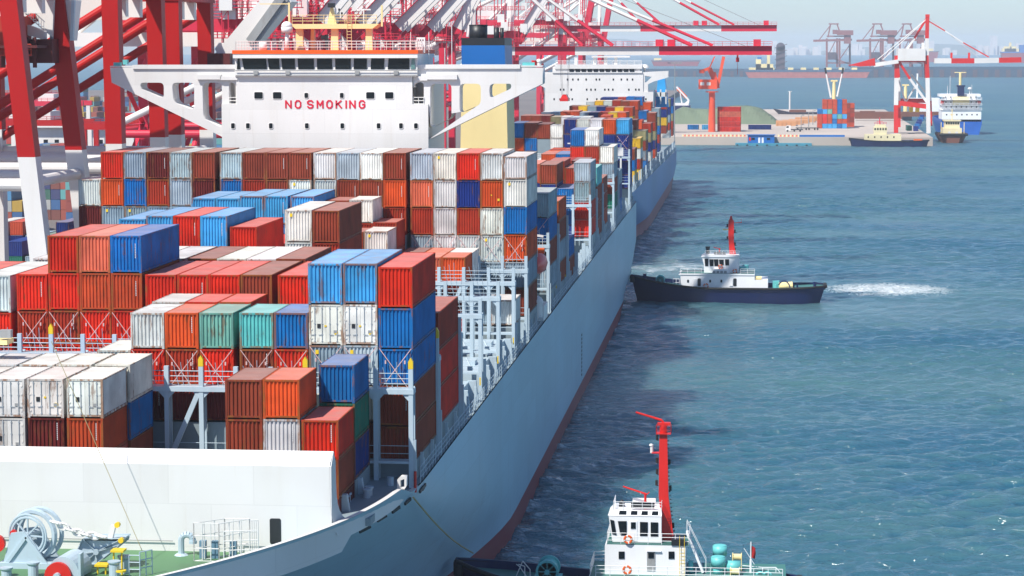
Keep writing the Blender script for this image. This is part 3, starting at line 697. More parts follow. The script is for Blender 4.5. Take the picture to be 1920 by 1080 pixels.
# chain stopper: ribbed slanting plate box
s_ = MB(); q = [local(*p, 139.5) for p in ((141, 1040), (156, 1010), (230, 1009), (226, 1020), (180, 1057), (158, 1057))]; q = [(p.x, p.z) for p in q]
s_.prism(q, 'y', 139.5, 139.62)
for t in (0, .5, 1):
    a, b_ = Vector((q[0][0], 0, q[0][1])).lerp(Vector((q[4][0], 0, q[4][1])), 0), None
def rib(mb, a, b, Y=139.42): mb.bar((a[0], Y, a[1]), (b[0], Y, b[1]), .14, .05, (0, 0, 1))
for i in range(6): rib(s_, q[i], q[(i+1) % 6])
cxy = (sum(p[0] for p in q)/6, sum(p[1] for p in q)/6-.05)
for i in range(6): rib(s_, cxy, q[i])
s_.tube((cxy[0], 139.2, cxy[1]), (cxy[0], 139.5, cxy[1]), .18, 12); s_.prism([(x+.15, z) for x, z in q], 'y', 140.8, 140.9)
s_.box(q[1][0], q[2][0], 139.5, 140.9, q[1][1]-.1, q[1][1]); s_.build('chain_stopper', M_GREYP, ship)
s_ = MB(); p = local(213, 985, 139.6); s_.bar(local(207, 1010, 139.6), p, .35, .3); s_.build('stopper_arm', M_WHITE, ship)
s_ = MB()
for px, py in ((226, 1014), (219, 985)): p = local(px, py, 139.3); s_.tube(p, p+Vector((0, .3, 0)), .17, 10)
for px, py in ((192, 1060), (222, 1033)): p = local(px, py, 138); s_.box(p.x-.45, p.x+.35, 137.8, 138.6, p.z-.06, p.z+.06); s_.tube((p.x-.3, 138, zb), p-Vector((.3, 0, 0)), .06, 5); s_.tube((p.x+.2, 138, zb), p+Vector((.2, 0, 0)), .06, 5)
p = local(227, 1072, 136.9); s_.tube(p, p+Vector((0, 0, .1)), .32, 12); s_.build('yellow_step', M_YELLOW, ship)
for px, py in ((62, 1056), (12, 1066), (214, 1054), (232, 1044)):
    p = local(px, py, 137.0 if py > 1050 else 138.5); b = MB(); b.tube((p.x, p.y, zb), (p.x, p.y, p.z-.15), .32, 14); b.tube((p.x, p.y, p.z-.15), p, .28, 14, .4); b.tube(p, p+Vector((0, 0, .08)), .4, 14); b.build('bollard', M_GREYP, ship)
g = MB(); p = local(340, 1040, 143.8); pts = [Vector((p.x, 143.8, zb)), Vector((p.x, 143.8, zb+.95))]
for k in range(1, 9): t = math.pi*k/8*1.0; pts.append(Vector((p.x+.38-.38*math.cos(t), 143.8, zb+.95+.38*math.sin(t))))
for a, b_ in zip(pts, pts[1:]): g.tube(a, b_, .2, 10)
g.tube((p.x, 143.8, zb), (p.x, 143.8, zb+.12), .45, 10, .3); g.tube(pts[-1], pts[-1]-Vector((0, 0, .18)), .26, 10); g.build('gooseneck_vent', M_GREYP, ship)
# white railed cage
cg = MB(); A = local(364, 1052, 142.2); B = local(411, 1047, 142.2); Dp = Vector((1.6, 1.6, 0)); top = local(364, 981, 142.2).z
def cage(mb, p, q, z0, z1, n):
    for i in range(n+1): t = i/n; c = p.lerp(q, t); mb.tube((c.x, c.y, z0), (c.x, c.y, z1), .035, 5)
    for k in range(4): z = lerp(z0, z1, k/3); mb.tube((p.x, p.y, z), (q.x, q.y, z), .035, 5)
cage(cg, A, B, zb, top, 3); cage(cg, A+Dp, B+Dp, zb, top, 3); cage(cg, B, B+Dp, zb, top, 3); cage(cg, A, A+Dp, zb, top, 3)
cage(cg, B+Vector((.3, 0, 0)), local(484, 1030, 142.8), zb+.1, top-.5, 4); cage(cg, B+Dp, local(484, 1010, 144), zb+.1, top-.1, 4)
cg.build('railed_cage', M_WHITE, ship)
b = MB()
for px in (381, 404, 438): p = local(px, 1040, 143.2); b.box(p.x-.2, p.x+.2, 143, 143.4, zb, zb+1.1)
b.each('locker', paint('locker_blue', (.13, .24, .33), .5, .1), ship)
cg = MB(); a = local(242, 1050, 137.6); b_ = local(262, 1047, 137.6); c_ = local(285, 1045, 138.4)
cg.rail([(a.x, a.y, zb), (b_.x, b_.y, zb)], 1.3, .03, .6); cg.rail([(b_.x, b_.y, zb), (c_.x, c_.y, zb)], 1.5, .035, .6); cg.build('platform_rail', M_GREYP, ship)
for a, b_ in ((local(118, 787, 147), local(266, 1034, 141)), (local(100, 650, 158), local(142, 828, 149))):
    pass
o = MB().tube(local(96, 640, 141.5), local(268, 1036, 141.5), .022, 5).build('stay_wire', M_ROPE, ship)
# ---- accommodation block and bridge
YA = 266.0; REF[:] = [620, 120]
def P(px, py, Y=YA): x, z = at(px, py, Y); return (x, z)
acc = bpy.data.objects.new('accommodation_block', None); C.objects.link(acc); acc.parent = ship; acc.location = Vector((-48.5, YA, 30))-Vector(ship.location)
YB2 = YA+14
xl, xr = P(416, 240)[0], P(803, 240)[0]; xl2 = P(443, 160)[0]
zlo = 17.1; zA = P(600, 195)[1]; zB = P(600, 143)[1]; zR = P(600, 101)[1]
b = MB(); b.box(xl, xr, YA, YB2, zlo, zA); xr2 = P(783, 160)[0]
xrs = P(773, 160)[0]
b.box(xl2, xrs, YA, YB2, zA+.002, zB)
b.box(xl, xl+.5, YA+.4, YB2-.1, zA, zB); b.box(xr-.5, xr, YA+.4, YB2-.1, zA, zB)
b.build('front_wall', M_WHITE, acc)
# bridge front band, sloping windows
band = MB(); y0 = YA-.25; xa, xb = P(441, 120)[0], P(783, 120)[0]; zw0, zw1 = P(600, 130)[1], P(600, 109)[1]; zbb = P(600, 143)[1]
band.box(xa, xb, y0, YB2-1, zbb, zw0); band.box(xa, xb, y0+.1, YB2-1, zw0+.002, zw1); band.box(xa-.1, xb+.1, y0-.5, YB2-.6, zw1+.002, zR)
band.build('bridge_house', M_WHITE, acc)
band = MB(); band.box(xa-.16, xb+.16, y0-.56, YB2-.5, zR+.003, P(600, 94)[1]); band.build('roof_edge', paint('bridge_orange', (.85, .10, .0), .5, .05), acc)
for i, (a, c_) in enumerate(((455, 501), (502.5, 525), (527, 554), (557, 589.5), (592.5, 623.5), (626.5, 658.5), (661, 688.5), (693, 721), (725, 768))):
    s0 = 3.5*(4-i)/4 if i < 4 else -2*(i-5)/4
    p = [P(a+2, 129.3, y0-.05), P(c_-1, 129.3, y0-.05), P(c_-1-s0*.4, 109.5, y0-.05), P(a+2-s0, 109.5, y0-.05)]
    MB().prism(p, 'y', y0-.06, y0+.14).build('window', M_GLASS, acc)
for a, c_, m in ((445, 451, M_GLASS), (771, 779, M_TEALGL)):
    MB().prism([P(a, 129.5), P(c_, 129.5), P(c_-1, 110), P(a+1.5, 110)], 'y', y0-.05, y0+.12).build('window', m, acc)
def port(px, py, w_, h_):
    p = rrect(P(px-w_/2, py)[0], P(px+w_/2, py)[0], P(px, py+h_/2)[1], P(px, py-h_/2)[1], .12)
    o = MB().prism(p, 'y', YA-.03, YA+.05).build('window', M_GLASS, acc)
    q = rrect(P(px-w_/2-.8, py)[0], P(px+w_/2+.8, py)[0], P(px, py+h_/2+.8)[1], P(px, py-h_/2-.8)[1], .16)
    plate('window_frame', q, [p], YA-.06, .08, M_WHITE, acc)
for px, w_ in ((485, 16), (520, 16), (574.5, 7), (641, 7), (694.5, 15.5), (730, 15.5)): port(px, 179, w_, 12.5 if w_ > 10 else 9.5)
for px in (437, 465, 508, 575.5, 642, 710, 752, 780): port(px, 236, 7, 10)
GL = {'N': [[(0, 0), (0, 1), (.72, 0), (.72, 1)]], 'O': [[(.2, 0), (.52, 0), (.72, .25), (.72, .75), (.52, 1), (.2, 1), (0, .75), (0, .25), (.2, 0)]],
      'S': [[(.72, .8), (.55, 1), (.18, 1), (0, .82), (.02, .62), (.2, .52), (.55, .46), (.72, .34), (.7, .15), (.54, 0), (.18, 0), (0, .2)]],
      'M': [[(0, 0), (0, 1), (.39, .35), (.78, 1), (.78, 0)]], 'K': [[(0, 0), (0, 1)], [(.68, 1), (.02, .42)], [(.24, .6), (.72, 0)]], 'I': [[(.3, 0), (.3, 1)]],
      'G': [[(.72, .78), (.55, 1), (.2, 1), (0, .75), (0, .25), (.2, 0), (.52, 0), (.72, .22), (.72, .5), (.42, .5)]]}
let = MB(); zl0, zl1 = P(1, 202.3)[1], P(1, 189)[1]; hh = zl1-zl0
for ch, px in zip('NOSMOKING', (536, 554, 577, 595, 613, 630.5, 645, 656, 674)):
    x0 = P(px, 195)[0]
    for st_ in GL[ch]:
        for k in range(len(st_)-1):
            a, c_ = st_[k], st_[k+1]; pa = Vector((x0+a[0]*hh*1.02, YA-.03, zl0+a[1]*hh)); pb = Vector((x0+c_[0]*hh*1.02, YA-.03, zl0+c_[1]*hh)); d_ = (pb-pa).normalized()*.05
            let.bar(pa-d_, pb+d_, .04+.002*(k % 3), .175, Vector((0, 1, 0)).cross(d_.normalized()))
let.build('lettering', M_TXTRED, acc)
for px in (480, 540, 670, 743): x, z = P(px, 136.5, y0); MB().box(x-.25, x+.25, y0-.25, y0-.01, z-.2, z+.2).build('floodlight', M_STEEL, acc)
x0, x1 = P(443, 136)[0], P(783, 136)[0]; MB().tube((x0, y0-.2, zw0-.12), (x1, y0-.2, zw0-.12), .05, 5).tube((x0, y0-.12, zbb+.08), (x1, y0-.12, zbb+.08), .07, 5).build('hand_rail', M_STEEL, acc)
# wings: plates with lightening holes
ztop = P(600, 123)[1]
def wing(outer, holes, yo):
    w_ = plate('bridge_wing', [P(*p) for p in outer], [rounded([P(*p) for p in h], .55) for h in holes], YA+yo, 3.0, M_WHITE, acc)
wing([(205, 127), (443, 124), (443, 196), (428, 196), (428, 262), (416, 270), (416, 257), (208, 155)], [[(262, 155), (306, 155), (306, 182), (298, 182), (262, 166)], [(321, 155), (363, 155), (363, 207), (324, 192)], [(378, 155), (415, 155), (415, 240), (380, 222)], [(428, 153), (441, 157), (441, 200), (428, 200)]], .3)
wing([(783, 124), (1017, 127), (1017, 157), (803, 262), (803, 196), (774, 196), (774, 143)], [[(774, 156), (794, 153), (794, 201), (774, 201)], [(806, 157), (846, 157), (846, 222), (806, 240)], [(861, 157), (901, 157), (901, 196), (861, 213)], [(917, 157), (958, 157), (958, 166), (917, 185)]], .3)
b = MB()
for a, c_ in ((205, 443), (783, 1017)):
    x0, x1 = P(a, 126)[0], P(c_, 126)[0]; zt = P(600, 124)[1]; b.box(x0, x1, YA+.29, YA+3.4, zt-.1, zt+.05)
for a, c_ in ((248, 444), (783, 975)):
    x0, x1 = P(a, 126)[0], P(c_, 126)[0]; b.box(x0, x1, YA+.1, YA+3.5, P(600, 129)[1], P(600, 121.5)[1])
for a, c_, t, u_ in ((369, 414, 140, 149), (413, 445, 143, 150), (783, 801, 143, 151), (801, 857, 140, 149)): b.box(P(a, 1)[0], P(c_, 1)[0], YA-.12, YA+.28, P(600, u_)[1], P(600, t)[1])
b.each('wing_bulwark', M_WHITE, acc)
for px in (428, 774):
    b = MB(); x0, x1 = P(px, 1)[0], P(px+(14 if px < 500 else 20), 1)[0]; z = P(px, 201)[1]; b.rail([(x0, YA+.2, z), (x1, YA+.2, z)], 1.1, .04, .6); b.build('railing', M_WHITE, acc)
b = MB()
for px, py, sx in ((217, 122, .8), (232, 117, .5), (990, 122, 1.4)): x, z = P(px, py); b.box(x-sx/2, x+sx/2, YA+.5, YA+1.2, z-.25, z+.3)
b.build('wing_console', M_TEAL, acc)
b = MB(); x, z = P(1009, 116); b.tube((x, YA+1, ztop), (x, YA+1, z), .28, 10); b.dome((x, YA+1, z), .34); b.build('search_light', M_WHITE, acc)
x, z = P(1000, 120); MB().tube((x, YA+.8, ztop), (x, YA+.8, z+.4), .3, 8).build('vent_pipe', M_SIGRED, acc)
# roof gear
zr = P(600, 94)[1]; b = MB(); x0, x1 = P(443, 90)[0], P(783, 90)[0]
b.rail([(x0, y0, zr), (x1, y0, zr), (x1, YB2-1, zr)], 1.0, .035, 1.4); b.rail([(x0, y0, zr), (x0, YB2-1, zr), (x1, YB2-1, zr)], 1.0, .035, 1.4); b.build('railing', M_WHITE, acc)
mast = bpy.data.objects.new('radar_mast', None); C.objects.link(mast); mast.parent = ship; mast.location = Vector((P(621, 90)[0], YA+4, zr))-wloc(ship)
YM = YA+3; b = MB(); zb_ = at(600, 54, YM)[1]; zt_ = at(600, 45, YM)[1]
for a, c_, dy in ((555, 567, 0), (577, 583, 2), (621, 633, 0), (686, 697, 0)):
    x0 = at(a, 70, YM)[0]; x1 = at(c_, 70, YM)[0]; b.prism([(x0-.1, zr-.5), (x1+.1, zr-.5), (x1, zb_), (x0, zb_)], 'y', YM+dy, YM+dy+.7)
b.prism([(at(546, 1, YM)[0], zt_), (at(712, 1, YM)[0], zt_), (at(700, 1, YM)[0], zb_), (at(556, 1, YM)[0], zb_)], 'y', YM-.5, YM+3)
x = at(621, 1, YM)[0]; b.prism([(x-.5, zt_), (x+.55, zt_), (x+.12, zt_+1.9), (x-.1, zt_+1.9)], 'y', YM+.5, YM+1.2)
for px, py in ((542, 5), (716, 10)): xx, zz = at(px, py, YM); b.bar((xx, YM, zt_-.3), (xx, YM, zz), .2, .2)
b.bar((at(488, 1, YM)[0], YM, at(1, 7, YM)[1]), (at(542, 1, YM)[0], YM, at(1, 7, YM)[1]), .1, .1)
b.build('mast_frame', M_CREAM, mast)
b = MB(); b.rail([(at(550, 1, YM)[0], YM-.4, zt_), (at(708, 1, YM)[0], YM-.4, zt_)], 1.0, .03, 1.3); xx = at(657, 1, YM)[0]
for s_ in (-.25, .25): b.tube((xx+s_, YM-.6, zr), (xx+s_, YM-.6, zt_+1), .03, 4)
for k in range(12): b.tube((xx-.25, YM-.6, zr+.35*k), (xx+.25, YM-.6, zr+.35*k), .02, 4)
b.build('ladder_and_rail', M_CREAM, mast)
b = MB()
for px, py, w_, h_ in ((621, 10, .8, .5), (612, 92-14, .35, 1.6), (606, 70, .5, .5)): xx, zz = at(px, py, YM); b.cb((xx, YM+.2, zz), (w_, .5, h_))
for px, py in ((597, 15), (636, 18), (641, 25)): xx, zz = at(px, py, YM); b.tube((xx, YM, zt_), (xx, YM, zz), .04, 4); b.cb((xx, YM, zz), (.2, .2, .25))
b.each('antenna', M_BLACK, mast)
b = MB(); xx, zz = at(682, 18, YM); b.box(xx-.8, xx+.8, YM, YM+.15, zz-.08, zz+.08); b.tube((xx, YM, zt_), (xx, YM, zz), .08, 6); b.build('radar_scanner', M_WHITE, mast)
b = MB(); xx, z0 = at(538, 61, YA+1); b.tube((xx, YA+1, zr), (xx, YA+1, z0), .25, 10); b.tube((xx, YA+1, z0), (xx, YA+1, z0+.65), .62, 16, .66); b.dome((xx, YA+1, z0+.65), .66, .62); b.build('radome', M_WHITE, acc, True)
b = MB(); xx, z0 = at(493, 90, YA+2); b.tube((xx, YA+2, zr), (xx, YA+2, z0+.7), .5, 14, .45); b.build('radome', M_WHITE, acc, True)
b = MB(); p = plate('horn_panel', [at(781, 99, YA+3), at(797, 99, YA+3), at(797, 70, YA+3), at(781, 70, YA+3)], [rrect(at(783+4.5*i, 1, YA+3)[0], at(785.5+4.5*i, 1, YA+3)[0], at(1, 78+15*j, YA+3)[1], at(1, 74+15*j, YA+3)[1], .03) for i in range(3) for j in range(2)], YA+3, .15, M_WHITE, acc)
for px, pt in ((804, 60), (834, 90), (847, 40), (770, 60)):
    xx, zz = at(px, pt, YA+6); MB().tube((xx, YA+6, ztop-.1), (xx, YA+6, zz), .05, 5).build('whip_antenna', M_WHITE, acc)
# ---- funnel and casing
YF = 292.0; REF[:] = [905, 100]
fn = bpy.data.objects.new('funnel', None); C.objects.link(fn); fn.parent = ship; fn.location = Vector((at(905, 200, YF)[0], YF, 17))-Vector(ship.location)
def fr(a, b, y): return at(a, y, YF)[0], at(b, y, YF)[0]
def zf(y): return at(900, y, YF)[1]
def tap(xa, xb, za, xc, xd, zd, y0=YF, y1=YF+9):
    return MB().add([(xa, y0, za), (xb, y0, za), (xb, y1, za), (xa, y1, za), (xc, y0, zd), (xd, y0, zd), (xd, y1, zd), (xc, y1, zd)], [(0, 1, 2, 3), (4, 5, 6, 7), (0, 1, 5, 4), (1, 2, 6, 5), (2, 3, 7, 6), (3, 0, 4, 7)])
a, b_ = fr(857, 957, 276); c_, d = fr(866, 949, 155); e, f_ = fr(864, 948, 124); g_, h = fr(865, 946, 85); i_, j = fr(865, 946, 71)
tap(a, b_, 17.1, c_, d, zf(140)).build('casing', M_CREAM, fn)
tap(c_, f_, zf(140)+.002, g_, h, zf(85)).build('blue_band', M_BLUEF, fn)
tap(g_, h, zf(85)+.002, i_, j, zf(71)).build('black_band', M_BLACK, fn)
b = MB(); xx = at(890, 1, YF)[0]; b.tube((xx, YF+4, zf(71)-.5), (xx, YF+4, zf(47)), 1.15, 20); b.ring((xx, YF+4, zf(47)), (0, 0, 1), 1.1, .1, 20)
for px in (926, 936.5): xx = at(px, 1, YF)[0]; b.tube((xx, YF+3, zf(71)-.5), (xx, YF+3, zf(52)), .34 if px < 930 else .23, 12)
b.build('exhaust_pipe', M_BLACK, fn, True)
b = MB(); x0 = at(806, 1, 282)[0]; x1 = at(855, 1, 282)[0]
for z0 in (22, 25.5, 29, 32.5): b.box(x0, x1, 281, 290, z0, z0+.15); b.rail([(x0, 281, z0), (x1, 281, z0)], 1, .035, 1.2); b.bar((x0+.5, 281.4, z0), (x1-.6, 281.4, z0+3.4), .1, .5)
b.build('stair_tower', M_GREYP, fn)
b = MB(); b.box(-61, -37, 280.5, 291.9, 17.1, 33); b.build('after_house', M_WHITE, acc)
b = MB(); b.box(-40, -33, 438, 447, 17.1, 27.2); b.rail([(-45, 437, 27.2), (-25, 437, 27.2)], 1.1, .05, 2); b.box(-45, -33, 436, 438, 26.8, 27.15); b.build('stern_deckhouse', M_WHITE, ship)
b = MB(); b.bar((-24.2, 434, DZ), (-24.2, 434, 30.4), .3, .3); b.cb((-24.3, 434, 28.9), (1.1, .8, 1.5)); b.bar((-24.2, 434, 30.4), (-34, 434, 30.4), .2, .2); b.build('deck_light_mast', M_WHITE, ship)
# lifeboat and tow rope
lb = empty('lifeboat', (-24.0, 264, 20), 'bright red orange lifeboat hanging in davits at the side beside the bridge', 'lifeboat')
b = MB(); n = 12; vs = []; m = 10
for i in range(n+1):
    t = i/n; y = 262.5+8*t; r = max(.05, math.sin(math.pi*(.04+.92*t))**.55)
    for j in range(m): q = 2*math.pi*j/m; vs.append((-24.2+1.05*r*math.cos(q), y, 23.6+1.2*r*math.sin(q)))
b.add(vs, [(i*m+j, i*m+(j+1) % m, (i+1)*m+(j+1) % m, (i+1)*m+j) for i in range(n) for j in range(m)]); b.build('hull', paint('lifeboat_red', (.80, .06, .03), .4, .1), lb, True)
b = MB(); b.cb((-24.2, 269, 24.8), (1.0, 1.2, .6)); b.build('cabin', M_ORANGE, lb)
b = MB()
for y in (263.3, 269.8): b.bar((-25.4, y, DZ), (-25.4, y, 26.6), .3, .3); b.bar((-25.4, y, 26.6), (-23.9, y, 26.4), .2, .25); b.tube((-24, y, 26.4), (-24, y, 24.6), .03, 4)
b.cb((-23.9, 266, 18.2), (1.2, 5, 1.7)); b.build('davit', M_WHITE, ship)
b = MB(); b.dome((-24, 261.9, 19.6), .8); b.tube((-24, 261.9, 18), (-24, 261.9, 19.6), .7, 12); b.build('life_raft', M_WHITE, ship)
e_ = onz(887, 1037, 3.3); s0 = Vector((-23.3, 160.6, 16.9)); d_ = e_-s0
tow = MB(); pr = s0
for k in range(1, 9): t = k/8; q = s0+d_*t; q.z -= .5*math.sin(math.pi*t); tow.tube(pr, q, .07, 6); pr = q
tag(tow.build('tow_rope', M_ROPE), 'yellowish tow rope hanging from the ship rail down to the near tugboat', 'rope')
# ------------------------------------------------------------------ tugboats
def tug_hull(cxx, cy, L, Bm, parent, bowz, zs, mat=None, deck=None):
    """hull along x, bow towards -x; returns sheer function"""
    mat = mat or M_NAVY; deck = deck or M_TUGG
    def sheer(t): return zs + (bowz-zs)*max(0, (1-t/.42))**1.6 + .35*max(0, (t-.75)/.25)
    def half(t, k): 
        u = 1-max(0, (.33-t)/.33)**2.2*(1 if k < .5 else .93); v = 1-max(0, (t-.8)/.2)**2.6*.55
        return Bm/2*u*v*(.82+.18*k)
    n = 36; K = 7
    mb = MB()
    for s_ in (1, -1):
        vs = []
        for i in range(n+1):
            t = i/n; S = sheer(t)
            for k in range(K):
                q = k/(K-1); z = -1.2+(S+1.2)*q; x = cxx-L/2+L*t + (1-q)*max(0, .25-t)*6 - (1-q)*max(0, t-.9)*14
                vs.append((x, cy+s_*max(.02, half(t, q)), z))
        mb.add(vs, [(i*K+k, (i+1)*K+k, (i+1)*K+k+1, i*K+k+1) for i in range(n) for k in range(K-1)])
    S = sheer(1); vs = []
    for k in range(K): q = k/(K-1); vs.append((cxx+L/2-(1-q)*1.4, cy+half(1, q), -1.2+(S+1.2)*q))
    for k in range(K): q = k/(K-1); vs.append((cxx+L/2-(1-q)*1.4, cy-half(1, q), -1.2+(S+1.2)*q))
    mb.add(vs, [(k, k+1, K+k+1, K+k) for k in range(K-1)])
    mb.build('hull', mat, parent, True)
    fe = MB()
    for s_ in (1, -1):
        pr = None
        for i in range(n+1):
            t = i/n; q = Vector((cxx-L/2+L*t, cy+s_*(half(t, 1)+.06), sheer(t)-.18))
            if pr: fe.tube(pr, q, .2, 6)
            pr = q
    t = 1; fe.tube((cxx+L/2, cy-half(1, 1), sheer(1)-.25), (cxx+L/2, cy+half(1, 1), sheer(1)-.25), .38, 8)
    for k in range(7): a = k/7*1.2-.6; fe.tube((cxx-L/2+.1+.5*abs(a), cy+a*2, sheer(0)-.3), (cxx-L/2+.1+.5*abs(a), cy+a*2, sheer(0)-1.4), .35, 8)
    fe.build('fender', M_RUBBER, parent)
    dk = MB(); vs = []
    for i in range(n+1): t = i/n; x = cxx-L/2+L*t; h = half(t, 1)-.15; z = sheer(t)-(.75 if t < .8 else .35); vs += [(x, cy-h, z), (x, cy+h, z)]
    dk.add(vs, [(2*i, 2*i+1, 2*i+3, 2*i+2) for i in range(n)]); dk.build('deck', deck, parent)
    bk = MB()
    for s_ in (1, -1):
        vs = []
        for i in range(n+1): t = i/n; x = cxx-L/2+L*t; h = half(t, 1); vs += [(x, cy+s_*h, sheer(t)+.01), (x, cy+s_*(h-.16), sheer(t)+.01), (x, cy+s_*(h-.16), sheer(t)-.8)]
        bk.add(vs, [q for i in range(n) for q in ((3*i, 3*i+3, 3*i+4, 3*i+1), (3*i+1, 3*i+4, 3*i+5, 3*i+2))])
    bk.build('bulwark', mat, parent)
    return sheer
def qwin(name, parent, pts, Y, m=None, d=.06): return MB().prism(pts, 'y', Y-d, Y+.03).build(name, m or M_GLASS, parent)
def ringbuoy(parent, x, y, z, r=.36):
    b = MB(); b.ring((x, y, z), (0, 1, 0), r, .1, 20, 6); o = b.build('life_ring', M_ORANGE, parent)
    b = MB()
    for k in range(4): a = k*math.pi/2+.4; b.ring((x, y-.005, z), (0, 1, 0), r, .108, 3, 6, a, a+.35)
    b.build('life_ring_band', M_WHITE, o)
def winch(parent, x, y, z, r, col, name='winch'):
    b = MB(); b.tube((x, y-r*1.2, z+r), (x, y+r*1.2, z+r), r*.8, 20)
    for d in (-1, .75): b.tube((x, y+r*d*1.2, z+r), (x, y+r*d*1.2+.18, z+r), r, 24)
    for k in range(8): a = k*math.pi/4; b.bar((x, y-r*1.22, z+r), (x+r*.95*math.cos(a), y-r*1.22, z+r+r*.95*math.sin(a)), .06, .08, (0, 1, 0))
    b.tube((x, y-r*1.5, z+r), (x, y-r*1.2, z+r), r*.22, 12); b.box(x-r*1.2, x+r*1.2, y-r, y+r, z, z+r*.4); return b.build(name, col, parent)
# the tug pushing at the ship's stern quarter (side view, bow left)
YT = 449.0; REF[:] = [1340, 510]
def T(px, py, Y=YT-4.3): x, z = at(px, py, Y); return x, z
xb, _ = T(1183, 540, YT); xs_, _ = T(1547, 540, YT); Lt = xs_-xb; cxt = (xs_+xb)/2
tg = empty('tugboat', (cxt, YT, 0), 'navy and white tugboat with red mast pushing the big ship at its stern', 'tugboat')
sh = tug_hull(cxt, YT, Lt, 9.6, tg, 4.9, 3.0)
Yd = YT-3.6
def TT(px, py, Y=Yd): return at(px, py, Y)
hz = TT(1300, 541)[1]; h1 = TT(1300, 514)[1]
b = MB(); xa, xc, xe = TT(1276, 520)[0], TT(1415, 520)[0], TT(1440, 520)[0]
b.box(xa, xc, Yd, YT+3.6, hz-1, h1); b.box(xc, xe, Yd, YT+3.6, hz-1, TT(1400, 525)[1]); b.prism([(xa-.35, h1-.15), (xa+.2, h1+.12), (xc, h1+.12), (xc, h1-.15)], 'y', Yd-.12, YT+3.7)
b.build('deckhouse', M_TUGW, tg)
for px, w_ in ((1290, 3.2), (1331.5, 3.2), (1352.5, 3)): x, z = TT(px, 527); qwin('window', tg, rrect(x-.17, x+.17, z-.26, z+.26, .06), Yd)
for px in (1311, 1378): 
    x, z = TT(px, 529); qwin('doorway', tg, rrect(x-.3, x+.3, z-.75, z+.7, .15), Yd, M_BLACK); MB().box(x-1.05, x-.4, Yd-.12, Yd-.05, z-.75, z+.6).build('door', M_TUGW, tg)
b = MB(); b.box(xa+.1, xc, Yd+.1, YT+3.5, h1+.13, h1+.18); b.build('upper_deck', M_TUGG, tg)
# wheelhouse
Yw2 = YT-2.3; zA2 = TT(1330, 512, Yw2)[1]; zB2 = TT(1330, 497, Yw2)[1]; zC2 = TT(1330, 482, Yw2)[1]; zD2 = TT(1330, 478, Yw2)[1]
x0, x1, x2, x3 = TT(1320, 500, Yw2)[0], TT(1369, 500, Yw2)[0], TT(1386, 500, Yw2)[0], TT(1316, 485, Yw2)[0]
b = MB(); b.prism([(x0, zA2), (x2, zA2), (x2, zC2), (x3, zC2), (x0, zB2)], 'y', Yw2, YT+2.3); b.prism([(x3-.15, zC2), (x2+.1, zC2), (x2, zD2), (x3+.5, zD2)], 'y', Yw2-.15, YT+2.45)
b.prism([(TT(1334, 1, Yw2)[0], zA2), (TT(1368, 1, Yw2)[0], zA2), (TT(1364, 1, Yw2)[0], zA2+.85), (TT(1339, 1, Yw2)[0], zA2+.85)], 'y', Yw2-.9, Yw2); b.build('wheelhouse', M_TUGW, tg)
for a, c_, y0_, y1_ in ((1322, 1328, 499, 485), (1331, 1338, 499, 486), (1339.5, 1347, 499, 486), (1349, 1357, 497, 486.5), (1360, 1367, 497.5, 486)):
    qwin('window', tg, [TT(a, y0_, Yw2), TT(c_, y0_, Yw2), TT(c_, y1_, Yw2), TT(a-1, y1_, Yw2)], Yw2)
for k in range(4): xx, zz = TT(1339+7*k, 510, Yw2-.9); qwin('window', tg, [(xx-.25, zz-.22), (xx+.25, zz-.22), (xx+.25, zz+.22), (xx-.25, zz+.22)], Yw2-.9, M_STEEL)
ringbuoy(tg, TT(1351, 1, Yw2)[0], Yw2-.2, TT(1, 500, Yw2)[1]); ringbuoy(tg, TT(1378, 1, Yw2-.3)[0], Yw2-.4, TT(1, 509, Yw2)[1]+.1); ringbuoy(tg, TT(1324, 1)[0], Yd-.15, TT(1, 536)[1], .4)
b = MB(); Ym = YT; a, c_ = TT(1368, 482, Ym), TT(1381, 482, Ym); t0, t1 = TT(1366, 413, Ym), TT(1376, 413, Ym); e = TT(1371, 405, Ym)
b.prism([a, c_, (lerp(c_[0], t1[0], .5)-.25, lerp(c_[1], t1[1], .4)), t1, t0, (t0[0], lerp(a[1], t0[1], .6))], 'y', Ym-.5, Ym+.5); b.prism([(t0[0]+.1, t0[1]), (t1[0]-.2, t1[1]), (e[0]+.15, e[1]), (e[0]-.15, e[1])], 'y', Ym-.25, Ym+.25)
b.bar((t1[0], Ym, t1[1]-.5), (t1[0]+1.5, Ym, t1[1]-.4), .15, .1); b.tube((t1[0]+1.4, Ym, t1[1]-.5), (t1[0]+1.4, Ym, t1[1]+.3), .03, 4); b.build('mast', M_SIGRED, tg)
b = MB(); x, z = TT(1360, 430, Ym); b.box(x-.5, x+.6, Ym-.3, Ym+.3, z-.12, z+.1); x, z = TT(1327, 475, Ym)
b.build('search_light', M_CREAM, tg); b = MB(); b.tube((x, YT, zD2), (x, YT, zD2+1.0), .35, 10); b.tube((x, YT, zD2+1), (x, YT, zD2+1.4), .42, 10); b.box(x+1.2, x+3.4, YT-1.5, YT-1.3, zD2+.05, zD2+.5)
for yy_, s_ in ((425, -1), (436, 1), (448, -1), (460, 1), (470, 1)):
    xq, zq = TT(1371+s_*7, yy_, Ym); b.box(xq-.45, xq+.45, Ym-.3, Ym+.3, zq-.08, zq); b.tube((xq, Ym, zq), (xq, Ym, zq+.55), .16, 6)
for k in range(5): b.box(TT(1382, 1, Ym)[0]-.9, TT(1382, 1, Ym)[0]-.6, Ym-.4, Ym-.1, zD2+1+k, zD2+1.3+k)
b.build('deck_gear', M_BLACK, tg)
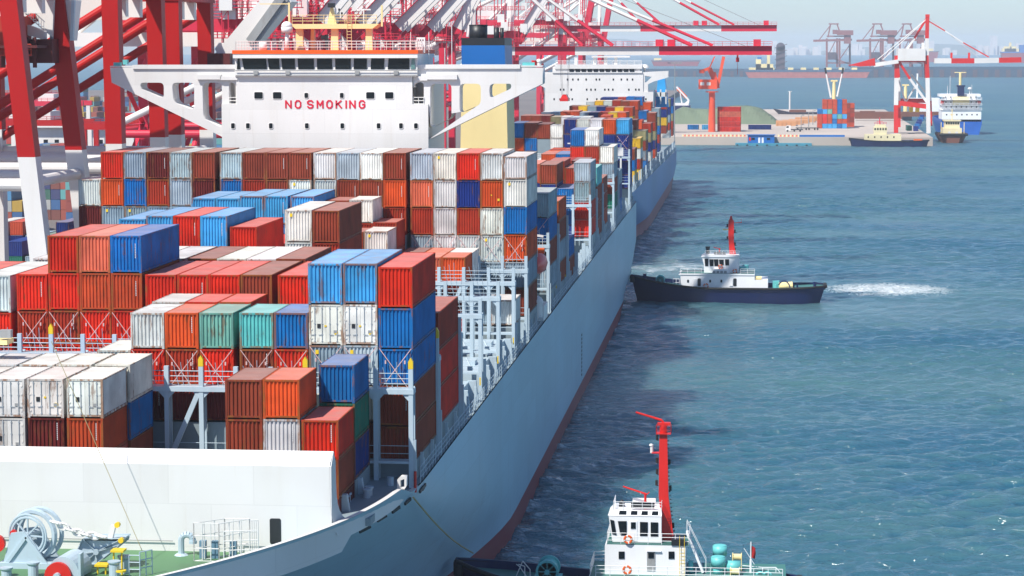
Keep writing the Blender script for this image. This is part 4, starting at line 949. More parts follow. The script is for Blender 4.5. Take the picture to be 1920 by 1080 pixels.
b = MB(); x, z = TT(1349, 470, YT); b.tube((x, YT, zD2), (x, YT, zD2+1.0), .12, 6); b.tube((x+.2, YT, zD2+1.0), (x-1.1, YT, zD2+1.25), .08, 6); b.build('water_cannon', M_SIGRED, tg)
b = MB(); b.rail([(x0+.2, Yw2-.1, zD2), (x2, Yw2-.1, zD2)], .8, .03, 1); b.rail([(xa, Yd, h1+.15), (TT(1316, 1)[0], Yd, h1+.15)], .9, .03, 1.2); b.rail([(TT(1388, 1)[0], Yd, h1+.15), (xc, Yd, h1+.15)], .9, .03, 1.2)
b.rail([(TT(1262, 1)[0], Yd, hz-.3), (TT(1274, 1)[0], Yd, hz-.3)], 2.1, .05, .6); b.build('railing', M_TUGW, tg)
xw, zw = TT(1238, 530, YT-1); winch(tg, xw, YT-.5, sh(.15)-.8, .85, M_TEAL)
b = MB(); x = TT(1393, 1, YT)[0]; b.tube((x, YT-1, h1), (x, YT-1, h1+1.3), .7, 14); b.tube((x+.5, YT+1, h1), (x+.5, YT+1, h1+1.4), .6, 14); x = TT(1455, 1, YT)[0]; b.box(x-.6, x+.6, YT-1, YT+1, sh(.76)-.5, sh(.76)+.9); b.tube((x, YT-2.6, sh(.76)-.6), (x, YT-2.6, sh(.76)+.5), .3, 8)
b.each('vent_trunk', M_TEAL, tg)
b = MB(); x = TT(1464, 1, YT-1)[0]; b.tube((x-.3, YT-2, sh(.76)), (x+2.2, YT-1.8, sh(.76)+.2), .75, 12); x = TT(1424, 1)[0]; b.tube((x-.8, Yd+.6, TT(1, 521)[1]), (x+.4, Yd+.6, TT(1, 521)[1]), .35, 10); b.each('life_raft', M_CREAM, tg)
b = MB(); x0_ = TT(1460, 1, YT-3)[0]; x1_ = TT(1483, 1, YT-3)[0]; pr = None
for k in range(9): t = k/8; q = Vector((lerp(x0_, x1_, t), YT-3.5, sh(.8)-.5+1.7*math.sin(math.pi*min(1, t*.9+.1))**.6)); (b.tube(pr, q, .12, 6) if pr else None); pr = q
x = TT(1528, 1, YT)[0]; b.tube((x, YT, sh(.95)-.4), (x, YT, sh(.95)+.5), .3, 8); b.cb((x, YT, sh(.95)+.3), (1.0, .2, .2))
for px in (1488, 1495): x = TT(px, 1, YT)[0]; b.tube((x, YT-1, sh(.85)-.4), (x, YT-1, sh(.85)+.3), .18, 8)
x = TT(1209, 1, YT)[0]; b.tube((x, YT, sh(.07)-.8), (x, YT, sh(.07)+.6), .35, 8); b.build('towing_gear', M_NAVY, tg)
# near tug at the bottom of the picture
YN = 200.0; REF[:] = [1200, 1000]
tn = empty('tugboat', (-13, YN, 0), 'white tugboat with tall red fire-fighting mast, nearest the camera under the big ship', 'tugboat')
def U(px, py, Y=YN-2.8): return at(px, py, Y)
xb2 = U(855, 1100, YN)[0]; xe2 = U(1500, 1100, YN)[0]
sh2 = tug_hull((xb2+xe2)/2, YN, xe2-xb2, 8.4, tn, 4.0, 2.3)
Yh = YN-2.2; zd = U(1200, 1079, Yh)[1]; zr1 = U(1200, 1022, Yh)[1]
x0, x1 = U(1134, 1050, Yh)[0], U(1285, 1050, Yh)[0]
b = MB(); b.box(x0-1.3, x1+.4, Yh-.9, YN+3.2, 1.5, zd-.02); b.build('lower_house', M_TUGW, tn)
b = MB(); b.box(x0-1.2, x1+8.5, Yh-.8, YN+3.1, zd-.01, zd+.05); b.build('boat_deck', M_TUGG, tn)
b = MB(); b.prism(rrect(x0, x1, zd, zr1, .12), 'y', Yh, YN+2.4); b.build('deckhouse', M_TUGW, tn)
b = MB(); b.box(x0+.15, x1+.3, Yh+.02, YN+2.3, zr1+.01, zr1+.07); b.build('upper_deck', M_TUGG, tn)
for a, c_, m in ((1160, 1171, M_GLASS), (1253.5, 1264.5, M_GLASS)): qwin('window', tn, [U(a, 1047.5, Yh), U(c_, 1047.5, Yh), U(c_, 1034, Yh), U(a, 1034, Yh)], Yh)
d_ = MB(); d_.prism([U(1213, 1070, Yh), U(1228.5, 1070, Yh), U(1228.5, 1034.5, Yh), U(1213, 1034.5, Yh)], 'y', Yh-.05, Yh+.02); do = d_.build('door', M_STEEL, tn); qwin('window', do, [U(1215.5, 1046, Yh), U(1226, 1046, Yh), U(1226, 1036, Yh), U(1215.5, 1036, Yh)], Yh-.04)
MB().box(U(1213, 1, Yh)[0], U(1240, 1, Yh)[0], Yh-.15, Yh, U(1, 1033.5, Yh)[1], U(1, 1031.5, Yh)[1]).build('door_hood', M_TUGW, tn)
Yv = YN-1.6; za = U(1, 1017, Yv)[1]; zb3 = U(1, 970, Yv)[1]; zc3 = U(1, 967.5, Yv)[1]; zt3 = U(1, 957.5, Yv)[1]
xa, xb_, xt = U(1146, 1, Yv)[0], U(1240, 1, Yv)[0], U(1141, 1, Yv)[0]; xu = U(1149, 1, Yv)[0]
b = MB(); b.add([(xa+.1, Yv, za), (xb_, Yv, za), (xb_, YN+1.9, za), (xa+.1, YN+1.9, za), (xt, Yv, zc3), (xb_, Yv, zc3), (xb_, YN+1.9, zc3), (xt, YN+1.9, zc3)], [(0, 1, 2, 3), (4, 5, 6, 7), (0, 1, 5, 4), (1, 2, 6, 5), (2, 3, 7, 6), (3, 0, 4, 7)])
b.add([(xt-.06, Yv-.04, zc3), (xb_+.03, Yv-.04, zc3), (xb_+.03, YN+1.95, zc3), (xt-.06, YN+1.95, zc3), (xu, Yv+.22, zt3), (xb_-.02, Yv+.22, zt3), (xb_-.02, YN+1.7, zt3), (xu, YN+1.7, zt3)], [(0, 1, 2, 3), (4, 5, 6, 7), (0, 1, 5, 4), (1, 2, 6, 5), (2, 3, 7, 6), (3, 0, 4, 7)])
b.build('wheelhouse', M_TUGW, tn)
for pts in (((1148, 1001), (1156, 1003), (1151.5, 976), (1144, 974)), ((1163, 1003), (1175, 1003.5), (1175, 977), (1158.5, 977)), ((1200, 1005), (1214.5, 1005), (1214.5, 979), (1200, 978.5)), ((1220, 1006), (1234, 1006), (1234, 979.5), (1220, 979))):
    qwin('window', tn, [U(*p, Yv) for p in pts], Yv)
d_ = MB(); d_.prism([U(1180, 1014, Yv), U(1195, 1014, Yv), U(1195, 977, Yv), U(1180, 977, Yv)], 'y', Yv-.04, Yv+.02); do = d_.build('door', M_TUGW, tn); qwin('window', do, [U(1183, 991, Yv), U(1192, 991, Yv), U(1192, 979, Yv), U(1183, 979, Yv)], Yv-.03)
for a, c_ in ((1160, 1174.5), (1182, 1195), (1202, 1214.5), (1221.5, 1234)):
    zz0, zz1 = zc3+.09, zt3-.06; f0 = (zz0-zc3)/(zt3-zc3); f1 = (zz1-zc3)/(zt3-zc3)
    xx0, xx1 = U(a, 1, Yv)[0], U(c_, 1, Yv)[0]; yy0 = Yv-.04+.26*f0-.02; yy1 = Yv-.04+.26*f1-.02
    MB().add([(xx0, yy0, zz0), (xx1, yy0, zz0), (xx1, yy1, zz1), (xx0+.06, yy1, zz1), (xx0, yy0+.03, zz0), (xx1, yy0+.03, zz0), (xx1, yy1+.03, zz1), (xx0+.06, yy1+.03, zz1)], [(0, 1, 2, 3), (4, 5, 6, 7), (0, 1, 5, 4), (1, 2, 6, 5), (2, 3, 7, 6), (3, 0, 4, 7)]).build('roof_window', M_GLASS, tn)
ringbuoy(tn, U(1178, 1, Yv-.4)[0], Yv-.75, U(1, 1010.5, Yv-.4)[1], .30); ringbuoy(tn, U(1176, 1, Yh-.8)[0], Yh-.75, U(1, 1069, Yh-.7)[1], .31)
b = MB(); Ym = YN; m0, m1, m2, m3 = U(1243, 1010, Ym), U(1264, 1012, Ym), U(1251, 812, Ym), U(1236.5, 812, Ym)
mid = U(1253.5, 930, Ym); b.add([(m0[0], Ym-.5, m0[1]), (m1[0], Ym-.5, m1[1]), (mid[0], Ym-.42, mid[1]), (m2[0], Ym-.3, m2[1]), (m3[0], Ym-.3, m3[1]), (m3[0]-.02, Ym-.42, mid[1])] + [(m0[0], Ym+.5, m0[1]), (m1[0], Ym+.5, m1[1]), (mid[0], Ym+.42, mid[1]), (m2[0], Ym+.3, m2[1]), (m3[0], Ym+.3, m3[1]), (m3[0]-.02, Ym+.42, mid[1])], [(0, 1, 2, 3, 4, 5), (11, 10, 9, 8, 7, 6)]+[(i, 6+i, 6+(i+1) % 6, (i+1) % 6) for i in range(6)])
b.build('mast', M_SIGRED, tn)
b = MB(); zp = U(1, 812, Ym)[1]; xp = U(1243, 1, Ym)[0]; b.box(xp-.6, xp+.65, Ym-.55, Ym+.55, zp, zp+.07); b.rail([(xp-.6, Ym-.5, zp), (xp+.65, Ym-.5, zp), (xp+.65, Ym+.5, zp), (xp-.6, Ym+.5, zp), (xp-.6, Ym-.5, zp)], .72, .018, .6, 2)
b.tube((xp, Ym, zp), (xp, Ym, zp+.9), .33, 10); b.box(xp-.5, xp+.6, Ym-.3, Ym+.3, zp+.75, zp+.95)
p_, q_ = U(1241, 788, Ym), U(1192, 773, Ym); b.tube((p_[0], Ym, p_[1]), (q_[0], Ym, q_[1]), .11, 8, .09); b.tube((p_[0], Ym, p_[1]), (p_[0]+.15, Ym, zp+.9), .1, 8)
for pz in (848,): x, z = U(1222, pz, Ym); b.box(x, m3[0]+.1, Ym-.25, Ym+.25, z-.06, z+.02)
b.build('mast_platform', M_SIGRED, tn)
b = MB()
for px, py in ((1232, 820), (1232, 863), (1232, 884), (1231, 905), (1255, 866), (1257, 915), (1262, 985)): x, z = U(px, py, Ym); b.tube((x, Ym, z-.22), (x, Ym, z+.22), .12, 8); b.box(min(x, xp), max(x, xp), Ym-.05, Ym+.05, z-.27, z-.22)
x, z = U(1240, 1010, Ym)
for k in range(26):
    zz = m0[1]+k*.34; t = k/26; xx = lerp(m1[0], m2[0], t)+.05-(.18*math.sin(math.pi*t)); b.box(xx-.02, xx+.1, Ym-.2, Ym+.2, zz, zz+.03)
b.build('navigation_light', M_RUBBER, tn)
b = MB(); x, z = U(1222, 840, Ym); b.tube((x, Ym, z-.42), (x, Ym, z+.3), .14, 8); b.dome((x-.05, Ym, z+.2), .18); b.build('camera_unit', M_WHITE, tn)
b = MB(); x, z = U(1210, 930, YN); b.tube((x, YN, zt3), (x, YN, z+.1), .11, 8); q_ = U(1168, 912, YN); b.tube((x+.1, YN, z+.15), (q_[0], YN, q_[1]), .09, 8, .07); b.tube((x, YN, z), (x+.35, YN, z+.35), .04, 6); b.build('water_cannon', M_SIGRED, tn)
b = MB(); x0_, z0_ = U(1183, 954, Yv); x1_, z1_ = U(1227, 943.5, Yv); b.box(x0_, x1_, Yv+.3, Yv+.45, z0_, z1_); x, z = U(1166, 945, YN); b.tube((x, YN, zt3), (x, YN, z-.1), .26, 10); b.dome((x, YN, z-.1), .26, .5)
x0_, x1_ = U(1259, 1, Yh)[0], U(1284, 1, Yh)[0]; b.box(x0_, x1_, Yh-.12, Yh+1.5, zr1+.05, U(1, 1010, Yh)[1]); b.build('deck_gear', M_BLACK, tn)
b = MB(); x0_, x1_ = U(1186, 1, YN+.6)[0], U(1229, 1, YN+.6)[0]; b.box(x0_, x1_, YN+.6, YN+.7, zt3+.1, U(1, 934, YN+.6)[1]); b.build('name_board', M_TUGW, tn)
b = MB(); rx0, rx1 = U(1150, 1, Yv)[0], U(1240, 1, Yv)[0]
b.rail([(rx0, Yv+.2, zt3), (rx1, Yv+.2, zt3), (rx1, YN+1.6, zt3)], .7, .022, .9); b.rail([(rx0, Yv+.2, zt3), (rx0, YN+1.6, zt3)], .7, .022, .9)
b.rail([(x0+.2, Yh+.05, zr1+.05), (x1+.3, Yh+.05, zr1+.05), (x1+.3, YN+2.2, zr1+.05)], .95, .024, 1.1); b.rail([(x0+.2, Yh+.05, zr1+.05), (x0+.2, YN+2.2, zr1+.05)], .95, .024, 1.1)
dx0 = U(1106, 1, Yh-.8)[0]; b.rail([(dx0+.5, Yh-.75, zd), (x1+8.2, Yh-.75, zd)], .95, .024, 1.2); b.rail([(dx0, Yh-.3, zd), (dx0, YN+2.6, zd), (x0, YN+3, zd)], .95, .024, .9); b.bar((dx0+.5, Yh-.75, zd+.95), (dx0, Yh-.3, zd+.7), .05, .05)
q = [U(1388, 1060, YN), U(1430, 1064, YN), U(1455, 1064, YN), U(1468, 1080, YN)]
for a, c_ in zip(q, q[1:]): b.tube((a[0], YN, a[1]), (c_[0], YN, c_[1]), .035, 5); b.tube((c_[0], YN, c_[1]), (c_[0], YN, zd-1.5), .03, 5)
b.tube((U(1415, 1, YN)[0], YN, U(1, 1054, YN)[1]), (q[0][0]+.3, YN, q[0][1]+1.5), .03, 5)
x0_, z0_ = U(1288, 990, YN-1.5); x1_, z1_ = U(1318, 1074, YN-1.5)
for dy in (0, .8): b.bar((x0_, YN-1.5+dy, z0_-.4), (x1_, YN-1.5+dy, z1_), .07, .2); b.tube((x0_, YN-1.5+dy, z0_+.55), (x1_+.25, YN-1.5+dy, z1_+1.1), .025, 5); b.tube((x0_, YN-1.5+dy, z0_-.5), (x0_, YN-1.5+dy, z0_+.55), .03, 5); b.tube((x1_+.25, YN-1.5+dy, z1_), (x1_+.25, YN-1.5+dy, z1_+1.1), .03, 5)
for k in range(11): t = k/11; b.box(lerp(x0_, x1_, t)-.08, lerp(x0_, x1_, t)+.12, YN-1.5, YN-.7, lerp(z0_-.4, z1_, t), lerp(z0_-.4, z1_, t)+.03)
b.build('railing', M_TUGW, tn)
b = MB(); xx = U(1279, 1, Yh)[0]
for s_ in (-.2, .2): b.box(xx+s_-.02, xx+s_+.02, Yh-.2, Yh-.16, zd, zr1+.9)
for k in range(8): b.box(xx-.2, xx+.2, Yh-.2, Yh-.17, zd+.2+k*.3, zd+.23+k*.3)
b.build('ladder', M_YELLOW, tn)
b = MB()
for px, pt, yy in ((1364, 1020, YN+1.2), (1348.5+0, 1041, YN-1.0)):
    xx = at(px-14 if px > 1350 else px, 1, yy)[0]; xx = at(1350 if px > 1350 else 1347, 1, yy)[0]; zz = at(1, pt, yy)[1]; zl = at(1, pt+17, yy)[1]; b.tube((xx, yy, zd), (xx, yy, zl), .45, 16); b.tube((xx, yy, zl), (xx, yy, zz), .62, 20); b.dome((xx, yy, zz), .62, .1, 20, 3)
for px in (1296,): xx = U(px, 1, YN)[0]; b.tube((xx, YN-1, zd), (xx, YN-1, zd+1.1), .22, 10)
xx, zz = U(1375, 1066, YN); b.tube((xx-.6, YN-.6, zd+.6), (xx+.6, YN-.6, zd+.6), .5, 12); xx, zz = U(1430, 1075, YN)
for k in range(2): b.ring((xx-.2+.6*k, YN-1, zd-.1), (0, 1, 0), .33, .1, 14, 6)
b.each('vent_trunk', M_TEAL, tn, True)
b = MB()
for px, py, yy in ((1382, 1044, YN+.6), (1378, 1071, YN-1.6)): xx, zz = at(px, py, yy); b.tube((xx-.42, yy, zz), (xx+.42, yy, zz), .26, 12); b.dome((xx, yy, zz), .25); b.box(xx-.4, xx-.34, yy-.3, yy+.3, zd, zz+.3); b.box(xx+.34, xx+.4, yy-.3, yy+.3, zd, zz+.3)
b.each('life_raft', M_CREAM, tn)
b = MB(); xx, zz = U(1408, 1018, YN-.5); b.tube((xx, YN-.5, zd-1), (xx, YN-.5, zz+.1), .05, 6); b.tube((xx, YN-.5, zd-1), (xx, YN-.5, zd+1.2), .1, 6); fp = b.build('flag_staff', M_TUGW, tn)
b = MB(); vs = []
for i in range(6):
    for j in range(5): u_ = i/5; v_ = j/4; vs.append((xx+.05+.36*u_*(1-.25*abs(v_-.5)), YN-.5+.08*math.sin(u_*5+v_*3), zz-.25-1.0*v_-.15*u_))
b.add(vs, [(i*5+j, (i+1)*5+j, (i+1)*5+j+1, i*5+j+1) for i in range(5) for j in range(4)]); b.build('flag', M_DKRED if False else paint('flag_red', (.35, .01, .01), .7, 0), fp)
xw, zw = U(1028, 1065, YN-.5); winch(tn, xw, YN-.5, zw-1.05, .98, M_TEAL)
b = MB()
for (a, c_) in (((968, 1080), (980, 1052)), ((980, 1052), (994, 1068)), ((994, 1068), (994, 1085)), ((968, 1058), (974, 1062)), ((974, 1062), (990, 1085)), ((972, 1058), (984, 1062)), ((984, 1062), (984, 1080))):
    p_, q_ = U(*a, YN-2), U(*c_, YN-2); b.tube((p_[0], YN-2, p_[1]), (q_[0], YN-2, q_[1]), .045, 5)
b.build('bow_frame', M_WHITE, tn)
# ------------------------------------------------------------------ second container ship ahead
ship2 = empty('container_ship', (-49.5, 650, 0), 'blue hulled container ship moored beyond the stern of the nearer grey one', 'ship')
def DZ2(Y): return lerp(14.8, 11.3, clamp((Y-544)/310, -.3, 1))
def hb2(Y, z):
    B = 22.0; t = clamp((z-2.4)/11); Yf, Lb, p = lerp(645, 545, t), lerp(185, 75, t), 1.8
    u = clamp((Yf-Y)/Lb); b = B*(1-u**p); Yc = lerp(800, 852, clamp(z/6))
    if Y > Yc: b -= (Y-Yc)*.25
    return max(b, .1)
Ys = [472+4*i for i in range(50)]+[672+10*i for i in range(13)]+[800+4*i for i in range(14)]+[855]
hull_mesh(hb2, -49.5, Ys, lambda Y: [3.4+(DZ2(Y)-3.4)*k/12 for k in range(13)], M_SHIP2, ship2, 'hull')
hull_mesh(hb2, -49.5, Ys, lambda Y: [-3+6.4*k/5 for k in range(6)], paint('boot_top_rose', (.36, .10, .10), .5, .3), ship2, 'boot_top')
mb = MB(); vs = []
for i, Y in enumerate(Ys): b_ = hb2(Y, DZ2(Y))-.1; vs += [(-49.5-b_, Y, DZ2(Y)-.1), (-49.5+b_, Y, DZ2(Y)-.1)]
mb.add(vs, [(2*i, 2*i+1, 2*i+3, 2*i+2) for i in range(len(Ys)-1)]); mb.build('main_deck', M_DECKS, ship2)
mb = MB()
for i in range(34):
    Y = 545+9*i; mb.rail([(-27.6, Y, DZ2(Y)), (-27.6, Y+9, DZ2(Y+9))], 1.2, .06, 2.2, 2); mb.box(-28., -27.7, Y, Y+.5, DZ2(Y), DZ2(Y)+3.4)
mb.build('railing', M_GREYP, ship2)
mb = MB(); mb.box(-70, -28.4, 560, 730, 11, 14.6); mb.box(-70, -28.4, 760, 850, 10, 12.5); mb.build('hatch_cover', M_DECKS, ship2)
Y2 = 738.0; REF[:] = [1130, 140]
def Q(px, py, Y=Y2): return at(px, py, Y)
ac2 = bpy.data.objects.new('accommodation_block', None); C.objects.link(ac2); ac2.parent = ship2; ac2.location = Vector((-47, Y2, 20))-Vector(ship2.location)
b = MB(); xl, xr = Q(1022, 1)[0], Q(1225, 1)[0]; z135 = Q(1, 137)[1]; z165 = Q(1, 172)[1]; b.box(xl, xr, Y2, Y2+16, 11, z165); xr3 = Q(1206, 1)[0]; b.box(xl, xr3, Y2+.02, Y2+15, z165+.01, z135)
b.box(Q(1036, 1)[0], Q(1204, 1)[0], Y2-.3, Y2+12, z135+.01, Q(1, 133)[1]); b.box(Q(1040, 1)[0], Q(1204, 1)[0], Y2-.2, Y2+12, Q(1, 129)[1], Q(1, 121)[1]); b.box(Q(1036, 1)[0], Q(1200, 1)[0], Y2+.3, Y2+11, z135, Q(1, 125)[1])
b.build('front_wall', M_WHITE, ac2)
for k in range(11):
    a = 1068+11.3*k; MB().prism([Q(a, 134.5), Q(a+8.6, 134.5), Q(a+8, 129), Q(a-.5, 129)], 'y', Y2-.4, Y2+.1).build('window', M_GLASS, ac2)
for py, xs in ((149, (1064, 1074, 1084, 1099, 1118, 1124, 1150, 1165, 1176, 1186)), (168, (1051, 1057, 1071, 1100, 1108, 1116, 1134, 1141, 1149, 1179, 1192, 1198)), (186, (1039, 1050, 1073, 1101, 1119, 1127, 1135, 1151, 1158, 1176, 1182, 1200, 1211))):
    for a in xs: x, z = Q(a, py); MB().box(x-.22, x+.22, Y2-.04, Y2+.03, z-.3, z+.3).build('window', M_GLASS, ac2)
plate('bridge_wing', [Q(1192, 136), Q(1253, 133), Q(1253, 145), Q(1225, 153), Q(1215, 158), Q(1215, 180), Q(1206, 180), Q(1206, 138)], [[Q(1209, 142), Q(1222, 144), Q(1213, 153), Q(1209, 155)]], Y2+.3, 2.5, M_WHITE, ac2)
plate('bridge_wing', [Q(1036, 136), Q(985, 134), Q(985, 146), Q(1022, 165), Q(1022, 170), Q(1036, 170)], [[Q(1014, 145), Q(1036, 145), Q(1036, 158)]], Y2+.3, 2.5, M_WHITE, ac2)
b = MB(); zz = Q(1, 121)[1]; b.rail([(Q(1042, 1)[0], Y2, zz), (Q(1203, 1)[0], Y2, zz)], 1.2, .07, 2.2); zz2 = Q(1, 108)[1]
for px in (1110, 1131, 1150, 1075): x = Q(px, 1)[0]; b.box(x, x+1.0, Y2+4, Y2+5, zz, zz2)
b.box(Q(1108, 1)[0], Q(1180, 1)[0], Y2+3, Y2+6, zz2, zz2+.5); b.dome((Q(1208, 1)[0], Y2+3, Q(1, 128)[1]), 1.4, 1.2); b.tube((Q(1208, 1)[0], Y2+3, z135), (Q(1208, 1)[0], Y2+3, Q(1, 128)[1]), .4, 8)
b.build('roof_mast', M_WHITE, ac2)
b = MB(); x0, x1 = at(1231, 1, 752)[0], at(1250, 1, 752)[0]; b.add([(x0-.3, 752, 29), (x1+.5, 752, 29), (x1+.5, 760, 29), (x0-.3, 760, 29), (x0+.4, 752, at(1, 148, 752)[1]), (x1-.6, 752, at(1, 148, 752)[1]), (x1-.6, 760, at(1, 148, 752)[1]), (x0+.4, 760, at(1, 148, 752)[1])], [(0, 1, 2, 3), (4, 5, 6, 7), (0, 1, 5, 4), (1, 2, 6, 5), (2, 3, 7, 6), (3, 0, 4, 7)]); b.build('funnel', paint('funnel_sky_blue', (.03, .34, .72), .4, .05), ship2)
b = MB(); b.box(at(1225, 1, 750)[0], at(1250, 1, 750)[0], 749, 751, at(1, 181, 750)[1], at(1, 173, 750)[1])
for px in (1228, 1239, 1249): x = at(px, 1, 750)[0]; b.box(x-.2, x+.2, 749, 751, at(1, 195, 750)[1], at(1, 168, 750)[1])
b.build('deck_gallery', M_WHITE, ship2)
G2 = 'containers stacked on the blue ship ahead'
rr = random.Random(5); pal = 'OoBrRwgGUNLYBOoSwKTB'
def rbay(Y, row, spec, x0=-28.0, n=13, far=True):
    S = []
    for i in range(n):
        if i in spec: S.append((x0-2.5*i, 0, F40, *spec[i]))
    bay(Y, row, S, G2, True)
def rc(k): return ''.join(rr.choice(pal) for _ in range(k))
rbay(560, 'first blue ship row', {0: (24, rc(3)), 1: (24.2, rc(2)), 2: (27.0, rc(3)), 3: (29.3, 'OGo'), 4: (26.8, 'rN'), 5: (29.5, 'BG'), 6: (26.5, 'wG'), 7: (29.0, 'GG'), 8: (29, 'wO')})
rbay(590, 'second blue ship row', {0: (25.4, 'Y'+rc(3)), 1: (28.3, 'w^Y'+rc(1)), 2: (28.0, 'OGw'), 3: (31.0, 'oYw'), 4: (28.0, 'wB'), 5: (30.6, 'wG'), 6: (30.6, 'gB'), 7: (30.7, 'wG'), 8: (30.7, 'KB'), 9: (31, 'MO'), 10: (31, 'BB'), 11: (31, 'BB')})
rbay(620, 'third blue ship row', {0: (26.2, 'KBGU'), 1: (29.0, 'BKo'), 2: (31.0, 'OYw'), 3: (31.0, 'YBN'), 4: (31.0, 'rO'), 5: (31.0, 'NB'), 6: (31.0, 'GY'), 7: (31.3, 'oB'), 8: (31.2, 'oR'), 9: (31, 'GN'), 10: (31, 'wY')})
rbay(650, 'fourth blue ship row', {0: (27.2, 'rKNw'), 1: (28.0, 'OGr'), 2: (31.6, 'oYB'), 3: (31.6, 'YO'), 4: (31.6, 'r'), 5: (31.8, 'N'), 6: (31.8, 'G'), 7: (31.9, 'Y'), 8: (31.9, 'B')})
rbay(680, 'fifth blue ship row', {0: (29.2, 'BrKNo'), 1: (29.8, 'UwYr'), 2: (32.6, 'oBG'), 3: (32.6, 'BO'), 4: (32.8, 'r'), 5: (32.6, 'w'), 6: (32.6, 'Y'), 7: (32.4, 'w')})
rbay(708, 'sixth blue ship row', {0: (29.8, 'GKUrN'), 1: (31.6, 'OwrB'), 2: (33.2, 'UBo'), 3: (33.2, 'UR'), 4: (33.0, 'r'), 5: (33.0, 'N'), 6: (33.0, 'N')})
rbay(765, 'seventh blue ship row', {0: (33.2, 'OrNYB'), 1: (33.4, 'NoKU'), 2: (33.2, 'YrB')})
rbay(795, 'eighth blue ship row', {0: (30.6, 'KNGrw'), 1: (33.4, 'oRU')})
rbay(825, 'last blue ship row', {0: (30.2, 'NUKrB'), 1: (30, 'oG')})
# ------------------------------------------------------------------ water
def water_mat():
    m = bpy.data.materials.new('sea_water'); m.use_nodes = True; t = m.node_tree; b = t.nodes['Principled BSDF']; L = t.links.new
    b.inputs['Roughness'].default_value = .09; b.inputs['IOR'].default_value = 1.8
    b.subsurface_method = 'BURLEY'; b.inputs['Subsurface Weight'].default_value = 1; b.inputs['Subsurface Radius'].default_value = (.5, .9, 1.0); b.inputs['Subsurface Scale'].default_value = 9.0
    tc = N(t, 'ShaderNodeTexCoord')
    def noise(sx, sy, rot, det=3, ro=.55, dist=0.0):
        mp = N(t, 'ShaderNodeMapping'); mp.inputs['Scale'].default_value = (sx, sy, 1); mp.inputs['Rotation'].default_value = (0, 0, rot); L(tc.outputs['Object'], mp.inputs[0])
        n = N(t, 'ShaderNodeTexNoise'); n.inputs['Scale'].default_value = 1; n.inputs['Detail'].default_value = det; n.inputs['Roughness'].default_value = ro; n.inputs['Distortion'].default_value = dist; L(mp.outputs[0], n.inputs['Vector']); return n.outputs[0]
    a = noise(.16, .30, .35, 2, .5, .6); c = noise(.55, 1.0, -.2, 3, .6, .8); d = noise(2.0, 3.2, .5, 2, .5)
    def mul(x, k): q = N(t, 'ShaderNodeMath', operation='MULTIPLY'); L(x, q.inputs[0]); q.inputs[1].default_value = k; return q.outputs[0]
    def add(x, y): q = N(t, 'ShaderNodeMath', operation='ADD'); L(x, q.inputs[0]); L(y, q.inputs[1]); return q.outputs[0]
    h = add(add(mul(a, .6), mul(c, .40)), mul(d, .10))
    bp = N(t, 'ShaderNodeBump'); bp.inputs['Strength'].default_value = 1; bp.inputs['Distance'].default_value = 1.0; L(h, bp.inputs['Height']); L(bp.outputs[0], b.inputs['Normal'])
    # colour of the body of water: patches of greener and bluer water
    pn = noise(.006, .02, .1, 4, .6); r = N(t, 'ShaderNodeMapRange'); r.inputs[1].default_value = .35; r.inputs[2].default_value = .65; L(pn, r.inputs[0])
    mx = N(t, 'ShaderNodeMix', data_type='RGBA'); L(r.outputs[0], mx.inputs[0]); mx.inputs[6].default_value = (.020, .098, .150, 1); mx.inputs[7].default_value = (.060, .150, .165, 1)
    # foam of the tug's wash and churned water
    sep = N(t, 'ShaderNodeSeparateXYZ'); L(tc.outputs['Object'], sep.inputs[0])
    def ell(cx_, cy_, rx, ry, soft=.5):
        o = []
        for ax_, c_, r_ in ((0, cx_, rx), (1, cy_, ry)):
            s_ = N(t, 'ShaderNodeMath', operation='SUBTRACT'); L(sep.outputs[ax_], s_.inputs[0]); s_.inputs[1].default_value = c_
            q = N(t, 'ShaderNodeMath', operation='DIVIDE'); L(s_.outputs[0], q.inputs[0]); q.inputs[1].default_value = r_
            p = N(t, 'ShaderNodeMath', operation='POWER'); L(q.outputs[0], p.inputs[0]); p.inputs[1].default_value = 2; o.append(p.outputs[0])
        s_ = add(o[0], o[1]); k = N(t, 'ShaderNodeMapRange'); k.inputs[1].default_value = 1+soft; k.inputs[2].default_value = max(0, 1-soft); L(s_, k.inputs[0]); return k.outputs[0]
    def mul2(x, y): q = N(t, 'ShaderNodeMath', operation='MULTIPLY', use_clamp=True); L(x, q.inputs[0]); k_ = N(t, 'ShaderNodeClamp'); L(y, k_.inputs[0]); L(k_.outputs[0], q.inputs[1]); return q.outputs[0]
    fn1 = noise(.9, .42, .0, 6, .72, 1.5); fn2 = noise(.16, .10, .0, 5, .7, 1.2)
    def mask(e, n, lo, hi, gain):
        s_ = add(mul(e, gain), n); k = N(t, 'ShaderNodeMapRange'); k.inputs[1].default_value = lo; k.inputs[2].default_value = hi; L(s_, k.inputs[0]); return k.outputs[0]
    w1 = onz(1660, 543, 0); w2 = onz(1230, 500, 0); w3 = onz(1700, 590, 0); w4 = onz(1262, 310, 0)
    e1 = ell(w1.x+.5, w1.y+1, 14.5, 13, .8); e2 = ell(w2.x+3, w2.y, 17, 24, .8); e3 = ell(w3.x, w3.y, 34, 22, .8); e4 = ell(w4.x, w4.y, 30, 60, .8)
    f1 = mul2(mask(e1, fn1, .80, 1.12, .50), mul(e1, 6)); f2 = mul2(mask(e2, fn2, .98, 1.2, .52), mul(e2, 6))
    mix2 = N(t, 'ShaderNodeMix', data_type='RGBA'); L(mul(add(e2, add(mul(e3, .55), mul(e4, .3))), .55), mix2.inputs[0]); L(mx.outputs[2], mix2.inputs[6]); mix2.inputs[7].default_value = (.17, .27, .27, 1)
